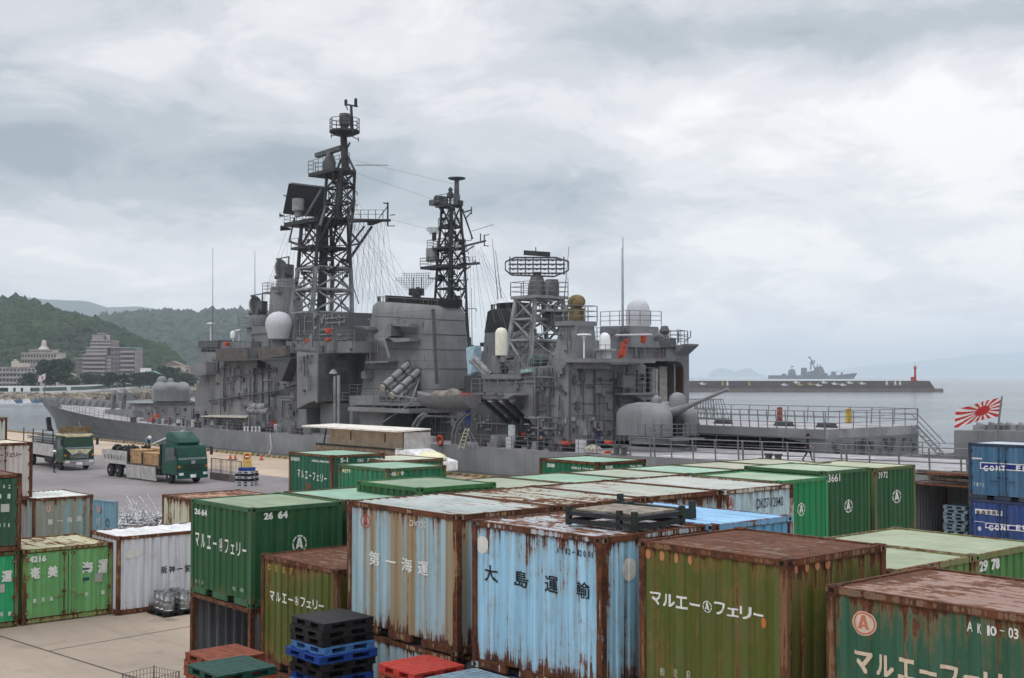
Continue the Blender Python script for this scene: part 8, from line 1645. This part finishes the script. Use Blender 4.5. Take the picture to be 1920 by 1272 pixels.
for j in range(9): pallet(['pale blue pallet on top of the stack inside the open store', 'second pale blue pallet inside the store', 'third pale blue pallet inside the store'][j] if j < 3 else 'pale blue pallet low in the stack inside the open store', Vector((q.x, q.y, 0.165 + j * 0.16)), YAW + 0.1 * math.sin(j * 2.0), M_PGB, 1.1, 'pallets inside the open store', 0.155)
q = pn_ + AX * 1.0 + BX * 0.75; pallet('dark pallet with a pale top inside the open store', Vector((q.x, q.y, 0.165)), YAW, M_PB, 1.1, None, 0.155)
crate('low slatted timber crate inside the open store', 0, 0, 0, 1.1, 1.0, 0.5, M_WOODG, T2, None); crt = [o for o in COL.objects if o.get('label', '').startswith('low slatted')][0]; crt.location = (q.x, q.y, 0.33); crt.rotation_euler = (0, 0, YAW)
# ------------------------------------------------------------------ by the quay road: sign, pallets, railing, cones
sg_ = G(463, 911); 
for j in range(6): pallet(['white pallet directly under the yellow notice board', 'second pallet of the white stack under the notice', 'third pallet of the white stack under the notice', 'third pallet up in the white stack by the railing', 'second pallet from the ground in the white stack', 'bottom pallet of the white stack by the railing'][5 - j], Vector((sg_.x, sg_.y, 0.005 + j * 0.17)), YAW + 0.5 + 0.06 * math.sin(j * 3), M_PB if j in (2, 4) else M_PWH, 1.15, 'white pallets under the notice board', 0.16)
ns = thing('notice_board', 'yellow notice board with a red no entry disc on a blue stand', 'sign', (sg_.x, sg_.y, 1.03), R(8)); mb = MB(); mb.box(-0.55, 0.55, -0.35, 0.35, 0, 0.22); mb.build('stand', M_PBL, ns, bevel=0.03)
mb = MB(); mb.prism([(-0.34, 0.22), (0.34, 0.22), (0.26, 1.25), (-0.26, 1.25)], -0.04, 0.04); mb.build('board', plain('notice_yellow', (0.60, 0.43, 0.13), 0.6, 0.08), ns)
mb = MB(); vs_, fs_ = disc2d(0, 0.95, 0.2, 0.2); mb.add([(u, -0.046, z) for u, z in vs_], fs_); mb.build('red_disc', M_RED, ns); mb = MB(); vs_, fs_ = rect2d(-0.14, 0.14, 0.91, 0.99); mb.add([(u, -0.05, z) for u, z in vs_], fs_); mb.build('white_bar', M_WHITE, ns)
mb = MB(); vs_, fs_ = text2d('立入禁止', -0.24, 0.24, 0.5, 0.63, 0.02); mb.add([(u, -0.046, z) for u, z in vs_], fs_); mb.build('lettering', M_RED, ns)
ra, rb_ = G(396, 898), G(452, 906); d = rb_ - ra; lw = thing('low_wall', 'low concrete wall with a dark railing between lorry and notice board', 'wall', ra, math.atan2(d.y, d.x)); L_ = d.length; mb = MB(); mb.box(0, L_, -0.12, 0.12, 0, 0.5); mb.build('base', M_BW1, lw); mb = MB(); mb.rail([(0, 0, 0.5), (L_, 0, 0.5)], 1.0, 1, 1.4, 0.03)
for i in range(int(L_ / 0.22)): mb.bar((i * 0.22, 0, 0.55), (i * 0.22, 0, 1.5), 0.014, 4)
mb.build('railing', M_CHASS, lw)
for i, px in enumerate((432, 441, 490)):
    q = G(px, 862 + i * 0.6); tc_ = thing('traffic_cone', ['orange cone nearest the lorry cab by the quay edge', 'orange cone just left of the notice board by the quay edge', 'orange cone farthest right by the quay edge'][i], 'cone', q, 0, 'cones along the quay edge'); mb = MB(); mb.lathe([(0.14, 0.04), (0.05, 0.45), (0.02, 0.46)], (0, 0, 0), 14); mb.build('cone', M_ORANGE, tc_, smooth=40); mb = MB(); mb.box(-0.2, 0.2, -0.2, 0.2, 0, 0.04); mb.build('foot', M_CHASS, tc_)
# step ladder under the boat
la = wp(876, 803, 0.55); lb = wp(864, 842, 0.9); lc = wp(894, 842, 0.2); sl_ = thing('step_ladder', 'yellow and grey step ladder under the ship boat', 'ladder', lb, 0); mb = MB()
for q in (-0.22, 0.22): mb.bar(Vector((q, 0, 0)), la - lb + Vector((q * 0.6, 0, 0)), 0.035, 6)
for i in range(6): c = (la - lb) * ((i + 0.5) / 6); mb.bar(c + Vector((-0.2, 0, 0)), c + Vector((0.2, 0, 0)), 0.03, 5)
mb.build('steps', M_CREAMT, sl_); mb = MB()
for q in (-0.2, 0.2): mb.bar(lc - lb + Vector((q, 0, 0)), la - lb + Vector((q * 0.6, 0, 0)), 0.03, 6)
mb.build('rear_frame', M_GALV, sl_)
# ================================================================== PEOPLE
M_SKIN = plain('skin', (0.36, 0.21, 0.14), 0.6, 0.05); M_HAIR = plain('black_hair', (0.015, 0.013, 0.012), 0.6); M_NAVY = plain('navy_cloth', (0.018, 0.022, 0.045), 0.85); M_NAVY2 = plain('work_blue', (0.012, 0.05, 0.26), 0.85); M_SKYC = plain('pale_blue_jacket', (0.16, 0.27, 0.42), 0.85); M_SHOE = plain('black_boot', (0.012, 0.012, 0.012), 0.6); M_HELM = plain('white_helmet', (0.68, 0.68, 0.68), 0.35)
def person(label, loc, heading, pose, top, legs, hat, h=1.70):
    J = {'pel': (0, 0, .93), 'wai': (0, 0, 1.08), 'che': (0.0, 0, 1.28), 'nk': (0.01, 0, 1.45), 'hd': (0.03, 0, 1.56), 'ht': (0.02, 0, 1.68),
         'ls': (0, .18, 1.40), 'le': (-.02, .24, 1.13), 'lh': (.08, .23, .90), 'rs': (0, -.18, 1.40), 're': (-.02, -.24, 1.13), 'rh': (.08, -.23, .90),
         'lp': (0, .09, .88), 'lk': (.02, .10, .48), 'la': (0, .11, .08), 'lt': (.16, .13, .035), 'rp': (0, -.09, .88), 'rk': (.02, -.10, .48), 'ra': (0, -.11, .08), 'rt': (.16, -.13, .035)}
    if pose == 'reach': J.update({'le': (.2, .25, 1.5), 'lh': (.38, .2, 1.72), 're': (.22, -.28, 1.42), 'rh': (.42, -.3, 1.58)})
    if pose == 'walk': J.update({'lk': (.18, .1, .5), 'la': (.26, .1, .1), 'lt': (.42, .11, .07), 'rk': (-.06, -.1, .48), 'ra': (-.3, -.1, .12), 'rt': (-.16, -.11, .03), 'lh': (-.12, .24, .93), 'rh': (.2, -.22, .97)})
    if pose == 'work': J.update({'le': (.12, .24, 1.15), 'lh': (.34, .12, 1.14), 're': (.12, -.24, 1.15), 'rh': (.34, -.1, 1.1), 'hd': (.07, 0, 1.55), 'ht': (.08, 0, 1.67)})
    if pose == 'hip': J.update({'le': (-.1, .36, 1.16), 'lh': (.04, .2, 1.0)})
    if pose == 'bend': J.update({'wai': (.12, 0, 1.02), 'che': (.32, 0, 1.10), 'nk': (.47, 0, 1.13), 'hd': (.57, 0, 1.12), 'ht': (.68, 0, 1.12), 'ls': (.40, .18, 1.09), 'le': (.48, .2, .82), 'lh': (.56, .14, .60), 'rs': (.40, -.18, 1.09), 're': (.48, -.2, .82), 'rh': (.56, -.14, .60), 'lk': (.1, .12, .48), 'rk': (.1, -.12, .48), 'pel': (-.03, 0, .92)})
    RAD = {'pel': .135, 'wai': .125, 'che': .145, 'nk': .055, 'hd': .095, 'ht': .075, 'ls': .07, 'le': .048, 'lh': .032, 'rs': .07, 're': .048, 'rh': .032, 'lp': .095, 'lk': .062, 'la': .048, 'lt': .035, 'rp': .095, 'rk': .062, 'ra': .048, 'rt': .035}
    ED = [('pel', 'wai'), ('wai', 'che'), ('che', 'nk'), ('nk', 'hd'), ('hd', 'ht'), ('che', 'ls'), ('ls', 'le'), ('le', 'lh'), ('che', 'rs'), ('rs', 're'), ('re', 'rh'), ('pel', 'lp'), ('lp', 'lk'), ('lk', 'la'), ('la', 'lt'), ('pel', 'rp'), ('rp', 'rk'), ('rk', 'ra'), ('ra', 'rt')]
    J = {k: Vector(v) for k, v in J.items()}; hv = (J['ht'] - J['nk']).normalized(); fw = Vector((1, 0, 0)) - hv * hv.x
    if fw.length < 0.3: fw = Vector((0, 0, -1))
    fw.normalize(); J['no'] = J['hd'] + fw * 0.1 - hv * 0.01; RAD['no'] = .014; ED.append(('hd', 'no'))
    for sd, sg in (('l', 1), ('r', -1)):
        d = (J[sd + 'h'] - J[sd + 'e']).normalized(); sx = d.cross(Vector((1, 0, 0)));  sx = Vector((1, 0, 0)) if sx.length < 0.2 else (Vector((1, 0, 0)) - d * d.x).normalized()
        pm = J[sd + 'h'] + d * 0.06; J[sd + 'm'] = pm; RAD[sd + 'm'] = .03; ED.append((sd + 'h', sd + 'm'))
        for i in range(4):
            o_ = sx * (0.03 - 0.02 * i); ln = (.058, .07, .065, .05)[i]; n1, n2 = f'{sd}f{i}', f'{sd}g{i}'; J[n1] = pm + o_ + d * 0.04; J[n2] = J[n1] + d * ln * 0.8 + Vector((0, -sg * 0.02, 0)); RAD[n1] = .0095; RAD[n2] = .008; ED += [(sd + 'm', n1), (n1, n2)]
        J[sd + 'th'] = J[sd + 'h'] + d * 0.05 + sx * 0.055; RAD[sd + 'th'] = .01; ED.append((sd + 'h', sd + 'th'))
    ks = list(J); me = bpy.data.meshes.new('person_body'); me.from_pydata([tuple(J[k]) for k in ks], [(ks.index(a), ks.index(b)) for a, b in ED], [])
    bm = bmesh.new(); bm.from_mesh(me); sl_ = bm.verts.layers.skin.verify(); bm.verts.ensure_lookup_table()
    for i, k in enumerate(ks): q = bm.verts[i][sl_]; q.radius = (RAD[k] * (0.8 if k == 'che' else 1.0), RAD[k] * (1.15 if k == 'che' else 1.0)); q.use_root = (k == 'pel')
    bm.to_mesh(me); bm.free()
    o = bpy.data.objects.new('tmp', me); COL.objects.link(o); o.modifiers.new('skin', 'SKIN'); sm = o.modifiers.new('sub', 'SUBSURF'); sm.levels = 1; sm.render_levels = 1
    m2 = bpy.data.meshes.new_from_object(o.evaluated_get(bpy.context.evaluated_depsgraph_get())); bpy.data.objects.remove(o)
    for m_ in (M_SKIN, top, legs, M_SHOE): m2.materials.append(m_)
    for pl in m2.polygons:
        c = pl.center; near = min(ED, key=lambda e: ((J[e[0]] + J[e[1]]) / 2 - c).length + 0.0); a, b = near
        if a in ('nk', 'hd') or b in ('no',) or a[0] in 'lr' and a[1:2] in ('h', 'm', 'f') or b[1:2] in ('f', 'g', 'm') and b[0] in 'lr' or b in ('lth', 'rth'): pl.material_index = 0
        elif b in ('lk', 'rk', 'la', 'ra', 'lp', 'rp'): pl.material_index = 2
        elif b in ('lt', 'rt'): pl.material_index = 3
        else: pl.material_index = 1
        pl.use_smooth = True
    body = bpy.data.objects.new('person', m2); COL.objects.link(body); body.location = loc; body.rotation_euler = (0, 0, heading); k_ = h / 1.70; body.scale = (k_, k_, k_); tag(body, label, 'person')
    rot = hv.to_track_quat('Z', 'Y').to_matrix(); mb = MB(); hc = J['hd'] + hv * 0.045
    if hat: mb.lathe([(0.125, 0.0), (0.15, 0.005), (0.125, 0.02), (0.118, 0.07), (0.085, 0.115), (0.02, 0.135)], hc, 18, rot); mb.build('helmet' if hat is M_HELM else 'cap', hat, body, smooth=50)
    mb = MB(); mb.lathe([(0.104, -0.05), (0.108, 0.0), (0.1, 0.05), (0.07, 0.09), (0.01, 0.105)], J['hd'] + hv * 0.03 - fw * 0.02, 16, rot); mb.build('hair', M_HAIR, body, smooth=50)
    sd = hv.cross(fw)
    for sg in (-1, 1):
        mb = MB(); mb.ball(J['hd'] + fw * 0.086 + sd * sg * 0.035 + hv * 0.02, 0.011, 8); mb.build('eye', M_HAIR, body)
    return body
TOCAM = -math.pi / 2
person('sailor in bright blue overalls reaching up from the step ladder under the boat', wp(877, 802, 0.35), R(100), 'reach', M_NAVY2, M_NAVY2, M_HELM, 1.66)
def deckp(px, v): s, z = S(px, 848, v); q = Vector((s, v, dz(s) + 0.012)); return Vector((P0.x, P0.y, 0)) + AX * q.x - BX * q.y + Vector((0, 0, q.z))
person('sailor with hands together facing the quay, left of the pair on deck', deckp(991, -0.7), R(-80), 'work', M_NAVY, M_NAVY, M_NAVY)
person('sailor with one hand on the hip, right of the pair on deck', deckp(1014, -0.6), R(-150), 'hip', M_NAVY, M_NAVY, M_NAVY)
person('sailor in blue standing by the stern facing wall of the deckhouse', deckp(1122, -4.2), R(60), 'work', M_NAVY, plain('faded_blue_cloth', (0.03, 0.07, 0.16), 0.85), None)
person('dark dressed sailor walking on the after flight deck', deckp(1514, -2.8), R(-20), 'walk', M_NAVY, M_NAVY, M_NAVY)
person('sailor in navy at the left end of the awning', deckp(370, -0.9), R(-70), 'stand', M_NAVY, M_NAVY, None); person('sailor standing right of the first one under the awning', deckp(385, -1.2), R(-120), 'hip', M_NAVY, M_NAVY, M_NAVY)
person('workman in a pale blue jacket bending over the flatbed lorry load', T2.matrix_basis @ Vector((-7.5, 0.45, 1.82)), R(-60), 'bend', M_SKYC, plain('grey_trousers', (0.06, 0.07, 0.09), 0.85), M_HELM)
person('workman in navy with a white helmet standing beside the older lorry', G(101, 887), R(20), 'stand', M_NAVY, M_NAVY, M_HELM, 1.72)
# ------------------------------------------------------------------ haze: one box of pale air round the whole scene
def haze():
    mb = MB(); e = 26000.0; mb.box(-e, e, -e, e, SEA_Z - 6.0, 420.0)
    m = bpy.data.materials.new('haze_air'); m.use_nodes = True; nt = m.node_tree; nt.nodes.clear()
    o = nt.nodes.new('ShaderNodeOutputMaterial'); v = nt.nodes.new('ShaderNodeVolumePrincipled')
    v.inputs['Color'].default_value = (0.80, 0.90, 0.99, 1); v.inputs['Density'].default_value = HAZE; v.inputs['Anisotropy'].default_value = 0.2
    nt.links.new(v.outputs[0], o.inputs['Volume'])
    tag(mb.build('haze', m), kind='stuff')
HAZE = 1.35e-4
haze()
